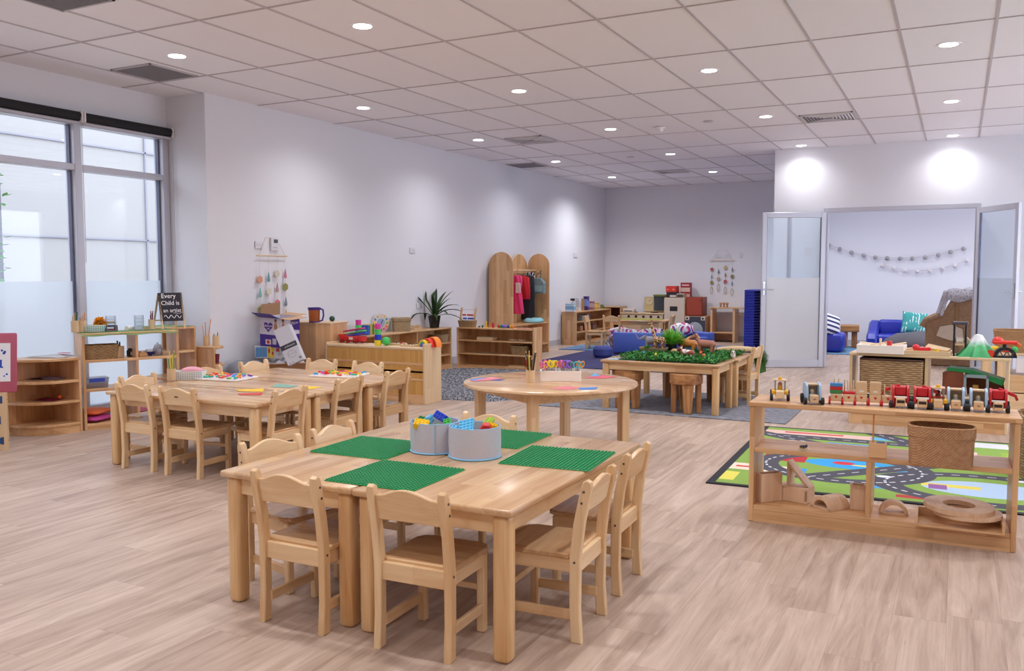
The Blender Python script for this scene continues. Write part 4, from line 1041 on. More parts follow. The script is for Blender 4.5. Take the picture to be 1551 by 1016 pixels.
# jug on the tall cabinet
jg = thing('purple_jug', 'clear jug with purple rim and handle on the tall cabinet', 'jug', on((-6.015, 7.165, 0.772), .773), math.radians(25))
obj('body', MB().lathe([(0, 0), (.055, 0), (.060, .13), (.057, .13), (.052, .004), (0, .004)], n=28), frostm('amber_plastic', '#e8b37a', .35), jg)
obj('rim', MB().lathe([(.057, .13), (.064, .13), (.068, .155), (.061, .155)], n=28), plain('#45308f', .4), jg)
obj('handle', MB().tube([(.06, 0, .145), (.095, 0, .13), (.098, 0, .07), (.085, 0, .02), (.058, 0, .012)], .009, 8), plain('#45308f', .4), jg)
obj('base', MB().lathe([(0, 0), (.057, 0), (.058, .01), (0, .01)], n=24), plain('#45308f', .4), jg)
one('green_ball', 'dark green ball on the back of the tall cabinet', 'ball', MB().ball((0, 0, .03), .03), plain('#1d4a3c', .5), on((-5.937, 7.36, 0.785), .773))

# ================================================================== ON THE BAMBOO SHELF AND LOW SHELF
BZ = .556; LZ = .561
def fire(label, loc, rz, sc=1):
    t = thing('fire_engine', label, 'toy vehicle', loc, rz, 'toys on the bamboo-backed shelf'); R_ = plain('#cf2a2c', .35)
    obj('body', MB().box(-.15*sc, .15*sc, -.045, .045, .018, .075, .008), R_, t); obj('window', MB().box(-.02, .03, -.0465, -.045, .035, .062), plain('#e9e4e0', .3), t)
    for x in (-.11, -.03, .08):
        for s in (-1, 1): obj('wheel', MB().cyl((x*sc, s*.046, .022), .022, .012*s, n=14, rot=(-PI/2*1, 0, 0)), plain('#8a1a1c', .5), t)
    return t
fe = fire('red wooden fire engine at the left end of the bamboo-backed shelf', on((-5.652, 7.348, 0.556), BZ), 0)
def plank(label, loc, L, hexc, rot, grp='coloured planks on the fire engine'): return one('coloured_plank', label, 'toy plank', MB().box(-L/2, L/2, -.035, .035, 0, .016, .002), plain(hexc, .4), loc, rot=rot, group=grp)
q = (-5.652, 7.348, 0.556)
plank('red plank leaning lowest on the fire engine', (q[0]-.03, q[1]+.01, BZ+.078), .3, '#d8332f', (0, -.06, -.05))
plank('green plank lying across the top of the fire engine', (q[0]+.02, q[1]+.005, BZ+.100), .28, '#58b56a', (0, -.18, -.08))
plank('blue plank at the right of the fire engine stack', (q[0]+.06, q[1]+.0, BZ+.084), .24, '#2f4fc0', (0, -.16, .05))
plank('pink plank topmost on the fire engine stack', (q[0]+.0, q[1]+.02, BZ+.128), .26, '#d3417f', (0, -.16, -.1))
one('flat_game_box', 'dark green and yellow flat box at the far left of the bamboo-backed shelf', 'box', MB().box(-.1, .1, -.06, .06, 0, .05, .003), plain('#5d7a2e', .5), on((-6.241, 7.909, 0.556), BZ), 0)
def tower(label, loc, cols, r=.034, h=.055):
    for k, c in enumerate(cols):
        one('stacking_cup', '%s stacking cup, %s' % (c[1], label), 'stacking cup', MB().lathe([(0, 0), (r-.002*k, 0), (r*1.06-.002*k, h*.9), (r*1.06-.002*k, h), (0, h)], n=20), plain(c[0], .35), (loc[0], loc[1], loc[2]+k*h+.0005*k), group='coloured stacking cups')
tower('in the tower beside the green ball', on((-5.216, 7.186, 0.556), BZ), [('#efd62c', 'yellow'), ('#2338c2', 'blue'), ('#4fcf6c', 'green'), ('#e23aa6', 'pink')])
tower('in the tower behind the fire engine', on((-6.25, 8.228, 0.535), LZ), [('#2338c2', 'blue'), ('#4fcf6c', 'green'), ('#e23aa6', 'pink')], .036, .06)
one('green_toy_ball', 'bright green plastic ball beside the stacking cups', 'ball', MB().ball((0, 0, .044), .044, 20, 12), plain('#43c45f', .35), on((-5.141, 7.224, 0.556), BZ))
for q, lab, r in (((-5.087, 7.344, 0.556), 'nearest the green ball', 1), ((-4.874, 7.268, 0.556), 'nearest the rainbow', 2)):
    t = thing('peg_board', 'wooden board with dark peg holes, %s' % lab, 'puzzle', on(q, BZ), 0, 'wooden peg boards')
    obj('board', MB().box(-.085, .085, -.06, .06, 0, .018, .002), W4('x'), t)
    rnd = random.Random(r)
    for k in range(14): obj('peg', MB().cyl(((k % 7-3)*.023+rnd.uniform(-.006, .006), (k//7-.5)*.05+rnd.uniform(-.015, .015), .018), .006, .006, n=8), plain('#4a2c1c', .6), t)
one('toy_block', 'small red block behind the peg boards', 'toy block', MB().box(-.015, .015, -.015, .015, 0, .03, .002), plain('#c8402e', .4), (-5.02, 7.33, BZ))
t = thing('wooden_rainbow', 'rainbow of nested arches at the right end of the bamboo-backed shelf', 'toy', on((-4.706, 7.263, 0.556), BZ), math.radians(-25))
cols = ['#7d4aa8', '#3a6cc8', '#4fae58', '#f0c62e', '#e0332c', '#ef8427']
def archpoly(r0, r1, n=14): return [(r1*math.cos(PI*k/n), r1*math.sin(PI*k/n)) for k in range(n+1)]+[(r0*math.cos(PI*k/n), r0*math.sin(PI*k/n)) for k in range(n, -1, -1)]
for k, c in enumerate(cols):
    off = {4: (.03, .035), 5: (.055, .075)}.get(k, (0, 0)); obj('arch', MB().prism(archpoly(.010+k*.015, .0245+k*.015), -.03, .03, 'y', bev=.0015).move(Matrix.Translation((off[0], off[1], 0))), plain(c, .45), t)
# low shelf top
cl = thing('number_clock', 'round wooden clock puzzle with coloured numbers leaning on the wall', 'clock', on((-6.33, 8.772, 0.546), LZ), rot=(0, 0, math.radians(62)))
obj('face', MB().lathe([(0, 0), (.115, 0), (.115, .015), (0, .015)], n=36, rot=(PI/2+.14, 0, 0)).move(Matrix.Translation((0, 0, .118))), plain('#e6d8cc', .5), cl)
for k in range(12):
    a = 2*PI*k/12; obj('number_tile', MB().ob((.088*math.sin(a), -.02, .118+.088*math.cos(a)), (.026, .012, .030), (.14, a, 0), .003), plain(PZ[k % 8], .45), cl)
obj('centre_disc', MB().lathe([(0, 0), (.055, 0), (.055, .004), (0, .004)], n=24, rot=(PI/2+.14, 0, 0)).move(Matrix.Translation((0, -.016, .118))), plain('#9fb7d8', .5), cl)
obj('clock_hand', MB().ob((.012, -.024, .13), (.008, .004, .06), (.1, .5, 0)), plain('#3a3f8a', .4), cl)
for k, (c, n) in enumerate((('#2a56b0', 'dark blue'), ('#3f7fc8', 'mid blue'), ('#e8c232', 'yellow'), ('#5a8a3a', 'green'))):
    one('picture_book', '%s thin book standing behind the fire engine' % n, 'book', MB().box(-.008, .008, -.06, .06, 0, .115+.008*(k > 1), .001), plain(c, .5), on([(-6.22, 8.271, 0.58), (-6.22, 8.316, 0.577), (-6.22, 8.355, 0.583), (-6.22, 8.394, 0.58)][k], LZ), -.9, 'thin books on the low shelf')
sq = basket('square woven basket with a lid band on the low shelf by the clock', on((-6.24, 9.098, 0.545), LZ), .22, .2, .165, W_SQ, .75, 1.05, 9)
obj('lid', MB().lathe([(0, .172), (.44, .172), (.53, .165), (.53, .13), (.51, .13)], n=48, sx=.22, sy=.2, sq=9), W_SQ, sq)
t = thing('wooden_rack', 'small wooden peg rack between the square basket and the plant', 'rack', on((-6.3, 9.52, 0.545), LZ), PI/2)
obj('base', MB().box(-.09, .09, -.03, .03, 0, .012), W4('x'), t)
for k in range(7): obj('peg', MB().box(-.083+k*.0265, -.073+k*.0265, -.025, .025, .012, .05), W4('z'), t)
pl = thing('potted_plant', 'strap-leaved green plant in a shiny black pot', 'plant', on((-6.24, 9.876, 0.552), LZ))
obj('pot', MB().lathe([(0, 0), (.062, 0), (.085, .16), (.08, .16), (.076, .15), (0, .15)], n=28), plain('#131316', .15), pl)
rnd = random.Random(12)
LEAF = plain('#2c4a2a', .4, noise=.35, nscale=14); LEAF2 = plain('#4a6a34', .4, noise=.3, nscale=14)
for k in range(16):
    a = 2*PI*k/16*2.4+rnd.random()*.5; L = rnd.uniform(.34, .50); el = rnd.uniform(.35, 1.25) if k > 5 else rnd.uniform(1.1, 1.4)
    pts = []; p = Vector((.02*math.cos(a), .02*math.sin(a), .15)); e = el
    for s in range(8):
        pts.append(p.copy()); p = p+Vector((math.cos(a)*math.cos(e), math.sin(a)*math.cos(e), math.sin(e)))*L/7; p.x = max(p.x, -.135); e -= .11+.10*(1.4-el)
    obj('leaf', MB().ribbon(pts, [.022, .038, .048, .052, .05, .042, .028, .005]).solid(.0015), LEAF if k % 3 else LEAF2, pl)
basket('shallow woven tray in the top level of the low shelf', on((-6.2, 9.961, 0.397), .361), .2, .2, .10, W_SQ, 0, 1.25, 4)
one('white_board_book', 'flat white book under the woven tray on the low shelf', 'book', MB().box(-.08, .08, -.1, .1, 0, .012), plain('#d9d5d0'), on((-6.17, 9.602, 0.37), .361), .1)

# ================================================================== THREE TIER SHELF THINGS
AZ = .553
t = thing('abacus', 'wooden bead abacus leaning in the basket on the three-tier shelf', 'abacus', on((-6.019, 10.36, 0.559), AZ+.012), rot=(-.30, 0, .12))
for s in (-1, 1): obj('post', MB().box(s*.105-.012, s*.105+.012, -.012, .012, 0, .26, .003), W3('z'), t)
for k, (z, c, n, x0) in enumerate(((.25, None, 0, 0), (.175, '#c8202c', 8, -.075), (.125, '#2346b8', 9, -.06), (.085, '#7aa8d8', 9, -.08))):
    obj('wire', MB().tube([(-.1, 0, z-.02), (.1, 0, z-.02)], .0025, 6), plain('#c9c9cf', .3, .8), t)
    if c:
        m = MB()
        for b in range(n): m.ball((x0+b*.0185+(.015 if b > 2 else 0), 0, z-.02), (.009, .014, .014), 10, 6)
        obj('bead', m, plain(c, .4), t)
basket('round-cornered woven basket holding the abacus', on((-5.985, 10.32, 0.544), AZ), .26, .15, .085, W_SEA, .05, 1.15, 4)
for k, (q, c, n, w, h) in enumerate((((-5.793, 10.31, 0.55), '#2d3a6a', 'navy', .025, .02), ((-5.741, 10.31, 0.551), '#2d6a4a', 'dark green', .026, .03), ((-5.69, 10.31, 0.544), '#e3b92e', 'yellow', .032, .085), ((-5.634, 10.31, 0.545), '#d97f35', 'orange', .026, .055), ((-5.578, 10.31, 0.547), '#c8262c', 'red', .034, .07))):
    one('toy_block', '%s block in the row of blocks right of the abacus' % n, 'toy block', MB().lathe([(0, 0), (w/2, 0), (w/2, h*.75), (w*.36, h), (0, h)], n=14), plain(c, .4), on(q, AZ), group='row of small blocks on the three-tier shelf')
t = thing('toy_caterpillar', 'rainbow wooden caterpillar on the three-tier shelf top', 'toy', on((-5.381, 10.3, 0.544), AZ))
for k, c in enumerate(('#c8402e', '#3f8f47', '#2f5fc0', '#9a6ac0', '#8a7ad0', '#2f4f9a', '#e8b42c', '#e88a2c')): obj('segment', MB().lathe([(0, -.012), (.02, -.012), (.024, 0), (.02, .012), (0, .012)], (-.105+k*.03, 0, .024), 14, rot=(0, PI/2, 0)), plain(c, .4), t)
one('pink_mat', 'flat pink mat at the right end of the three-tier shelf top', 'mat', MB().box(-.09, .09, -.06, .06, 0, .008, .002), plain('#c88a80', .7), on((-5.095, 10.3, 0.543), AZ))
t = thing('wooden_tray', 'shallow wooden tray in the top level of the three-tier shelf', 'tray', on((-5.664, 10.3, 0.365), .386))
obj('base', MB().box(-.12, .12, -.08, .08, 0, .045, .004), W4('x'), t)
for k in (-1, 1): obj('handle', MB().box(k*.125-.008, k*.125+.008, -.03, .03, .015, .03, .002), W4('y'), t)
one('bead_string', 'string of cream wooden beads in the top level of the three-tier shelf', 'beads', (lambda m: [m.ball((.01*math.sin(k*2)+(k-8)*.0125, .02*math.sin(k*1.3), .011), .0105, 8, 6) for k in range(17)] and m)(MB()), plain('#e3d2b4', .5), on((-5.222, 10.3, 0.363), .386))
basket('woven basket in the middle level of the three-tier shelf', on((-5.163, 10.3, 0.206), .206), .27, .17, .115, W_SEA, 0, 1.18, 4)
one('paper_stack', 'cream papers in the middle level of the three-tier shelf', 'paper', MB().grid(crumple(.3, .14, .012, 21, 1), 12, 6).solid(.003), plain('#d9c5a0', .7), on((-5.737, 10.3, 0.191), .206))
one('pale_board', 'pale wooden board in the bottom level of the three-tier shelf', 'board', MB().box(-.12, .12, -.04, .04, 0, .015), W4('x'), on((-5.193, 10.28, 0.03), .046))

# wardrobe clothes
def garment(name, label, cat, prof, loc, rz, hexc, dep=.05, mat=None, hang=True, wav=7):
    # prof: list of (half width, z); hanging cloth shell
    m = MB()
    n = 28; rings = []
    for (w, z) in prof:
        rings.append([m.bm.verts.new((w*math.cos(2*PI*k/n), dep*(.35+.65*min(1, w/.18))*math.sin(2*PI*k/n)*(1+.28*math.sin(wav*2*PI*k/n+z*9)), z)) for k in range(n)])
    for A, B in zip(rings, rings[1:]):
        for k in range(n): m.bm.faces.new((A[k], A[(k+1) % n], B[(k+1) % n], B[k]))
    m.bm.faces.new(rings[0]); m.bm.faces.new(rings[-1])
    t = thing(name, label, cat, loc, rz, 'dress-up clothes')
    obj('cloth', m, mat or plain(hexc, .8), t, sharp=2)
    if hang: obj('hanger_hook', MB().tube([(0, 0, prof[0][1]-.02), (0, 0, prof[0][1]+.05), (.012, 0, prof[0][1]+.075), (-.004, 0, prof[0][1]+.09)], .003, 6), plain('#8a8a90', .3, .9), t)
    return t
gd = garment('pink_dress', 'pink dress-up frock hanging in the wardrobe', 'costume', [(.03, 1.26), (.085, 1.24), (.095, 1.16), (.07, 1.02), (.085, .95), (.105, .80), (.12, .66), (.115, .65)], (-6.20, 12.25, 0), math.radians(4), '#e8407f', .07)
obj('white_bodice', MB().box(.0, .085, -.062, -.05, .98, 1.14, .004), plain('#efe6ea', .7), gd)
garment('red_jacket', 'red jacket hanging right of the pink frock', 'costume', [(.03, 1.25), (.10, 1.22), (.12, 1.0), (.115, .88), (.105, .875)], (-6.21, 12.50, 0), math.radians(4), '#c81f2c', .055)
garment('black_cape', 'black costume hanging behind the red jacket', 'costume', [(.03, 1.26), (.11, 1.23), (.115, 1.0), (.12, .55), (.115, .54)], (-6.215, 12.68, 0), math.radians(4), '#26252c', .05)
ZEB = NT('zebra_print'); v, x, y, z = ZEB.xyz(); wv = ZEB.n('TexWave', i={'Vector': v, 'Scale': 9, 'Distortion': 9, 'Detail': 1}); ZEB.col(ZEB.ramp(wv.outputs[1], [(.45, lin('#1c1b20')), (.55, lin('#dcdce2'))])).p(Roughness=.8)
garment('zebra_costume', 'black and white zebra costume hanging on the right wardrobe panel', 'costume', [(.03, 1.31), (.08, 1.29), (.10, 1.12), (.09, .88), (.08, .74), (.075, .735)], (-6.26, 12.84, 0), 0, '#ddd', .05, ZEB.m, True)
t = thing('patterned_bag', 'grey-green house-shaped bag hanging from the right wardrobe hook', 'bag', (-6.09, 12.80, .96), 0)
obj('body', MB().prism([(-.13, 0), (.12, 0), (.125, .17), (.06, .25), (-.07, .25), (-.13, .17)], -.05, .05, 'y', bev=.01), plain('#7c9296', .7, noise=.3, nscale=18), t)
obj('strap', MB().tube([(-.04, 0, .25), (-.03, .04, .33), (.03, .04, .33), (.04, 0, .25)], .008, 6), plain('#4c5254', .7), t)
obj('pocket', MB().box(-.09, .10, -.056, -.05, .03, .13, .004), plain('#8fb0b8', .7, noise=.4, nscale=50), t)
obj('shelf_board', MB().box(-6.335, -5.97, 11.62, 12.93, .48, .50), W3('y'), wr)
one('turquoise_blanket', 'folded turquoise blanket lying in the wardrobe', 'blanket', MB().lathe([(0, 0), (.46, 0), (.5, .02), (.47, .045), (.36, .07), (.2, .06), (0, .08)], n=30, sx=.26, sy=.5, sq=3), plain('#8cc6cf', .9, bump=.8, nscale=14), (-6.085, 12.62, .501), .1)

# ================================================================== ROUND TABLE THINGS
RZ_ = .5085
pencil_cup('wooden pot of black pencils on the round table', on((-2.684, 5.517, 0.508), RZ_), .032, .088, ['#1b1b1f', '#1b1b1f', '#1b1b1f', '#e9b423', '#1b1b1f', '#c8262c', '#1b1b1f', '#d7d22c', '#3a1420', '#1b1b1f'], .205, spread=.5)
sbx = thing('scissors_box', 'pale wooden box full of scissors on the round table', 'box', on((-2.541, 5.719, 0.508), RZ_), math.radians(24))
WP = wood('white_pine', '#f3e9e2', '#fbf6f2', 'x', .024, 3, .5, .35, .3)
L_, D_, H_ = .285, .12, .075
for s in (-1, 1): obj('side', MB().box(-L_/2, L_/2, s*D_/2-.005, s*D_/2+.005, 0, H_, .001), WP, sbx); obj('end', MB().box(s*L_/2-.005, s*L_/2+.005, -D_/2+.005, D_/2-.005, 0, H_, .001), WP, sbx)
obj('base', MB().box(-L_/2, L_/2, -D_/2, D_/2, 0, .006), WP, sbx)
SCC = [('#e872b0', 'pink'), ('#e24fa0', 'deep pink'), ('#f2d92c', 'yellow'), ('#efe04a', 'lemon yellow'), ('#f0e23c', 'bright yellow'), ('#e9a63a', 'amber'), ('#e05cab', 'magenta'), ('#ec83bd', 'light pink'), ('#8d63cf', 'violet'), ('#7d52c4', 'purple'), ('#b07be0', 'lilac'), ('#4fb878', 'green'), ('#58b8c8', 'teal'), ('#f09a2c', 'orange')]
rnd = random.Random(2); M_ = Matrix.Translation(sbx.location) @ Matrix.Rotation(math.radians(24), 4, 'Z')
for k, (c, n) in enumerate(SCC):
    row = k % 2; x = -.118+.0182*k; y = -.025+.05*row
    q = M_ @ Vector((x, y, .0))
    t = thing('scissors', '%s-handled scissors in the pale box, %s from its left end' % (n, ['first', 'second', 'third', 'fourth', 'fifth', 'sixth', 'seventh', 'eighth', 'ninth', 'tenth', 'eleventh', 'twelfth', 'thirteenth', 'last'][k]), 'scissors', (q.x, q.y, RZ_+.008), rot=(rnd.uniform(-.28, .28), rnd.uniform(-.22, .22), rnd.uniform(-1.0, 1.0)+.4), group='scissors in the pale box')
    for s in (-1, 1):
        obj('handle', MB().tube([(s*.0175+.0155*math.cos(a*PI/7), 0, .112+.023*math.sin(a*PI/7)) for a in range(14)], .0048, 6, closed=True), plain(c, .35), t)
        obj('blade', MB().bar((s*.004, 0, .0), (s*.007, 0, .09), .008, .003), plain('#b9bac2', .25, .9), t)
PG = 'folded papers on the round table'
sheet([(-3.149, 5.455, 0.508)[:2], (-3.131, 5.6, 0.508)[:2], (-3.066, 5.564, 0.508)[:2], (-3.044, 5.377, 0.508)[:2]], '#5a86d0', 'blue paper at the left edge of the round table', RZ_, grp=PG)
sheet([(-3.096, 5.372, 0.508)[:2], (-3.075, 5.652, 0.508)[:2], (-2.958, 5.619, 0.508)[:2], (-3.008, 5.439, 0.508)[:2]], '#d97f8e', 'pink paper at the left edge of the round table', RZ_+.0015, grp=PG)
sheet([(-2.989, 5.492, 0.508)[:2], (-2.926, 5.59, 0.508)[:2], (-2.919, 5.484, 0.508)[:2]], '#3b5bb0', 'small dark blue paper corner at the left of the round table', RZ_, grp=PG)
sheet([(-2.42, 5.252, 0.508)[:2], (-2.384, 5.444, 0.508)[:2], (-2.253, 5.413, 0.508)[:2], (-2.278, 5.268, 0.508)[:2]], '#dc7d86', 'pink paper in front of the scissors box', RZ_, grp=PG)
sheet([(-2.262, 5.389, 0.508)[:2], (-2.156, 5.481, 0.508)[:2], (-2.128, 5.363, 0.508)[:2], (-2.219, 5.298, 0.508)[:2]], '#4f83cc', 'blue paper right of the pink paper in front of the scissors box', RZ_+.0008, grp=PG)
sheet([(-2.453, 5.944, 0.508)[:2], (-2.424, 6.148, 0.508)[:2], (-2.256, 6.113, 0.508)[:2], (-2.308, 5.948, 0.508)[:2]], '#d4566a', 'red paper at the far right of the round table', RZ_, grp=PG)
sheet([(-2.437, 6.022, 0.508)[:2], (-2.483, 6.242, 0.508)[:2], (-2.382, 6.097, 0.508)[:2]], '#57a6dc', 'sky blue paper triangle on the red paper', RZ_+.0015, grp=PG)

# ================================================================== WALL FITTINGS
def wallplate(name, label, loc, rz, w, h, cat='switch', d=.012, rock=1, grp=None):
    t = thing(name, label, cat, loc, rz, grp)
    obj('plate', MB().box(-w/2, w/2, -d, 0, -h/2, h/2, .002), plain('#dedce2', .4), t)
    for k in range(rock): obj('rocker', MB().box(-.008+(k-(rock-1)/2)*.035, .008+(k-(rock-1)/2)*.035, -d-.003, -d, -.012, .012, .001), plain('#cfcdd4', .4), t)
    return t
wallplate('switch_plate', 'white switch plate left of the thermostat', (-6.398, 6.775, 1.577), PI/2, .118, .075, rock=3)
th = wallplate('thermostat', 'white wall controller with a grey screen behind the hanging decoration', (-6.398, 6.995, 1.590), PI/2, .115, .13, 'thermostat', .022, 0)
obj('screen', MB().box(-.02, .038, -.024, -.022, .012, .05), plain('#50525a', .3), th); obj('button', MB().box(-.03, .03, -.024, -.022, -.04, -.03), plain('#bdbcc4'), th)
wallplate('switch_plate', 'white socket plate on the long wall above the square basket', (-6.398, 9.593, 1.59), PI/2, .12, .07, rock=2)
wallplate('switch_plate', 'small white switch on the long wall, right of the wardrobe', (-6.398, 15.06, 1.63), PI/2, .16, .08, rock=1)
wallplate('socket_plate', 'low white socket plate on the wall beside the plant', on((-6.398, 9.736, 0.829), .86), PI/2, .12, .07, rock=2)
def mobile(label, loc, rz, w, cols, drop, sc=1):
    t = thing('hanging_decoration', label, 'wall hanging', loc, rz, 'hanging shape decorations')
    obj('rod', MB().tube([(-w/2, 0, 0), (w/2, 0, 0)], .007*sc, 8), W4('x'), t)
    obj('cord', MB().tube([(-w/2+.03, 0, .004), (-w*.17, .02, w*.42), (w*.17, .02, w*.42), (w/2-.03, 0, .004)], .0022, 5), plain('#cbb9a8', .8), t)
    for k, lst in enumerate(cols):
        x = -w/2+.035+k*(w-.07)/3; zb = lst[-1][2]-.06
        st = obj('string', MB().tube([(x, 0, 0), (x, 0, zb)], .0014, 5), plain('#d5c6bb', .8), t)
        for (kind, c, z) in lst:
            if kind == 'h': m = MB().prism([(x+.040*sc*math.cos(a*PI/3+PI/6), z+.042*sc*math.sin(a*PI/3+PI/6)) for a in range(6)], -.005, .003, 'y', bev=.0015); nm = 'hexagon'
            elif kind == 'd': m = MB().prism([(x+.017*sc*math.sin(a*PI/8)*(1 if a not in (0,) else 0), z-.012-.036*sc*math.cos(a*PI/8)) for a in range(0, 16)], -.005, .003, 'y'); m = MB().prism([(x, z+.055*sc), (x+.014*sc, z+.0), (x+.019*sc, z-.025*sc), (x+.010*sc, z-.045*sc), (x-.010*sc, z-.045*sc), (x-.019*sc, z-.025*sc), (x-.014*sc, z)], -.005, .003, 'y'); nm = 'drop'
            else:
                m = MB().tube([(x+.026*sc*math.sin(a*PI/8), 0, z+.075*sc*math.cos(a*PI/8)) for a in range(16)], .005*sc, 6, closed=True); nm = 'leaf_ring'
            obj(nm, m, plain(c, .6), t)
    return t
mobile('rod of hanging coloured hexagons and drops above the nappy carton', (-6.372, 6.945, 1.467), PI/2, .45, [
    [('h', '#d49a80', -.245), ('d', '#7fb8b4', -.385), ('h', '#9c9a5c', -.555), ('d', '#c9b08a', -.70)],
    [('d', '#6f9fa2', -.225), ('h', '#d8d2c2', -.37), ('l', '#8b8478', -.56)],
    [('h', '#cfcab8', -.185), ('d', '#b9918c', -.335), ('h', '#d8708c', -.495), ('d', '#c9b08a', -.63)],
    [('d', '#c87c98', -.19), ('h', '#8d8c50', -.325), ('d', '#7b8496', -.485), ('d', '#c9b08a', -.62)]], .7)
mobile('rod of small hanging hexagons, drops and leaf rings on the far wall', (-4.01, FY-.03, 1.535), 0, .46, [
    [('h', '#b5645a', -.17), ('d', '#7f9896', -.30), ('h', '#8d8450', -.42), ('l', '#b9a07a', -.57)],
    [('d', '#587068', -.21), ('h', '#b5a088', -.35), ('l', '#b9a07a', -.51)],
    [('h', '#b8a67c', -.135), ('d', '#a8685c', -.27), ('h', '#b8505c', -.40), ('l', '#b08a5c', -.57)],
    [('d', '#7a6a70', -.17), ('h', '#85804c', -.305), ('d', '#7b8496', -.43), ('l', '#b9a07a', -.60)]], .8, .9)
for k, xx in enumerate((-4.10, -3.92)): wallplate('socket_plate', 'white power socket behind the far wall decoration, %s one' % ('left', 'right')[k], (xx, FY-.001, 1.62), 0, .12, .075, 'socket', rock=2)
wallplate('switch_plate', 'small white switch right of the far wall decoration', (-3.66, FY-.001, 1.63), 0, .05, .09, rock=1)
wallplate('switch_plate', 'white switch plate on the wall behind the left glass door', (-1.85, PY-.001, 1.595), 0, .09, .11, rock=1)

# ---- roller blinds
for (y0, y1, lab) in ((5.128, 6.085, 'right one next to the wall corner'), (4.165, 5.105, 'left one at the picture edge')):
    t = thing('roller_blind', 'rolled-up black roller blind above the window, %s' % lab, 'blind', (WX+.075, (y0+y1)/2, 2.645), 0, 'black roller blinds')
    w = (y1-y0)/2
    obj('roll', MB().lathe([(0, -w+.012), (.040, -w+.012), (.040, w-.012), (0, w-.012)], n=24, rot=(PI/2, 0, 0)), plain('#17161c', .7), t)
    obj('bracket', MB().box(-.05, .042, -w-.004, -w+.010, -.05, .045, .004), WHITE, t); obj('bracket', MB().box(-.05, .042, w-.010, w+.004, -.05, .045, .004), WHITE, t)
    obj('bottom_rail', MB().box(-.012, .012, -w+.01, w-.01, -.066, -.046, .003), plain('#c4c2cc', .5), t)
    ch = MB().tube([(.03, w-.006, 0), (.03, w-.006, -1.25), (.034, w-.012, -1.27), (.038, w-.018, -1.25), (.038, w-.018, 0)], .0018, 5); obj('pull_chain', ch, plain('#b9b9c2', .4), t)

# ---- ceiling fittings
def vent(label, x0, x1, y0, y1, kind):
    t = thing('ceiling_vent', label, 'air vent', ((x0+x1)/2, (y0+y1)/2, H), 0, 'ceiling air vents'); w, d = (x1-x0)/2, (y1-y0)/2
    m = MB(); 
    for s in (-1, 1): m.box(s*w-.022*(s > 0), s*w+.022*(s < 0), -d, d, -.010, 0); m.box(-w, w, s*d-.022*(s > 0), s*d+.022*(s < 0), -.010, 0)
    obj('frame', m, plain('#c3bcc0', .5), t)
    if kind == 'grid':
        m = MB()
        for k in range(28): q = -w+.03+k*(2*w-.06)/27; m.box(q-.003, q+.003, -d+.02, d-.02, -.012, 0)
        for k in range(28): q = -d+.03+k*(2*d-.06)/27; m.box(-w+.02, w-.02, q-.003, q+.003, -.012, 0)
        obj('grille', m, plain('#928d93', .6), t); obj('backing', MB().box(-w, w, -d, d, -.003, -.001), plain('#6b686e', .7), t)
    else:
        m = MB()
        for k in range(7):
            s = 1-k/7.5; 
            a, b = w*.92*s, d*.92*s
            for sg in (-1, 1):
                m.ob((sg*a, 0, -.008), (.004, 2*b, .018), (0, sg*.7, 0)); m.ob((0, sg*b, -.008), (2*a, .004, .018), (-sg*.7, 0, 0))
        obj('louvre', m, plain('#d4d1d6', .5), t); obj('backing', MB().box(-w, w, -d, d, -.003, -.001), plain('#77747c', .7), t)
    return t
vent('square perforated grey ceiling vent beside the downlight above the window', -6.38, -5.90, 5.06, 5.56, 'grid')
vent('square grey ceiling vent at the top left corner of the picture', -5.25, -4.75, 3.32, 3.82, 'grid')
vent('louvred ceiling vent halfway along the room, left of the smoke detector', -5.17, -4.66, 9.85, 10.35, 'louvre')
vent('dark flat ceiling vent against the long wall', -6.35, -5.85, 12.16, 12.68, 'grid')
vent('far louvred ceiling vent near the far wall', -4.56, -4.08, 14.05, 14.5, 'louvre')
vent('louvred ceiling vent before the glass doors', -1.60, -1.05, 9.92, 10.42, 'louvre')
t = thing('smoke_detector', 'white dome smoke detector on the ceiling', 'smoke detector', (-3.16, 9.95, H-.006))
obj('base', MB().lathe([(0, -.012), (.055, -.012), (.06, 0), (0, 0)], n=24), WHITE, t); obj('dome', MB().lathe([(0, -.05), (.028, -.048), (.036, -.03), (.04, -.012)], n=24), WHITE, t)
for q, lab in (((-2.557, 9.82), 'right of the smoke detector'), ((-4.33, 12.24), 'farther away, between two downlights')):
    t = thing('sprinkler_cover', 'small white round ceiling cover, %s' % lab, 'sprinkler', (q[0], q[1], H-.006), 0, 'ceiling sprinklers')
    obj('plate', MB().lathe([(0, -.008), (.05, -.006), (.055, 0), (0, 0)], n=24), plain('#cfc8cc', .5), t)

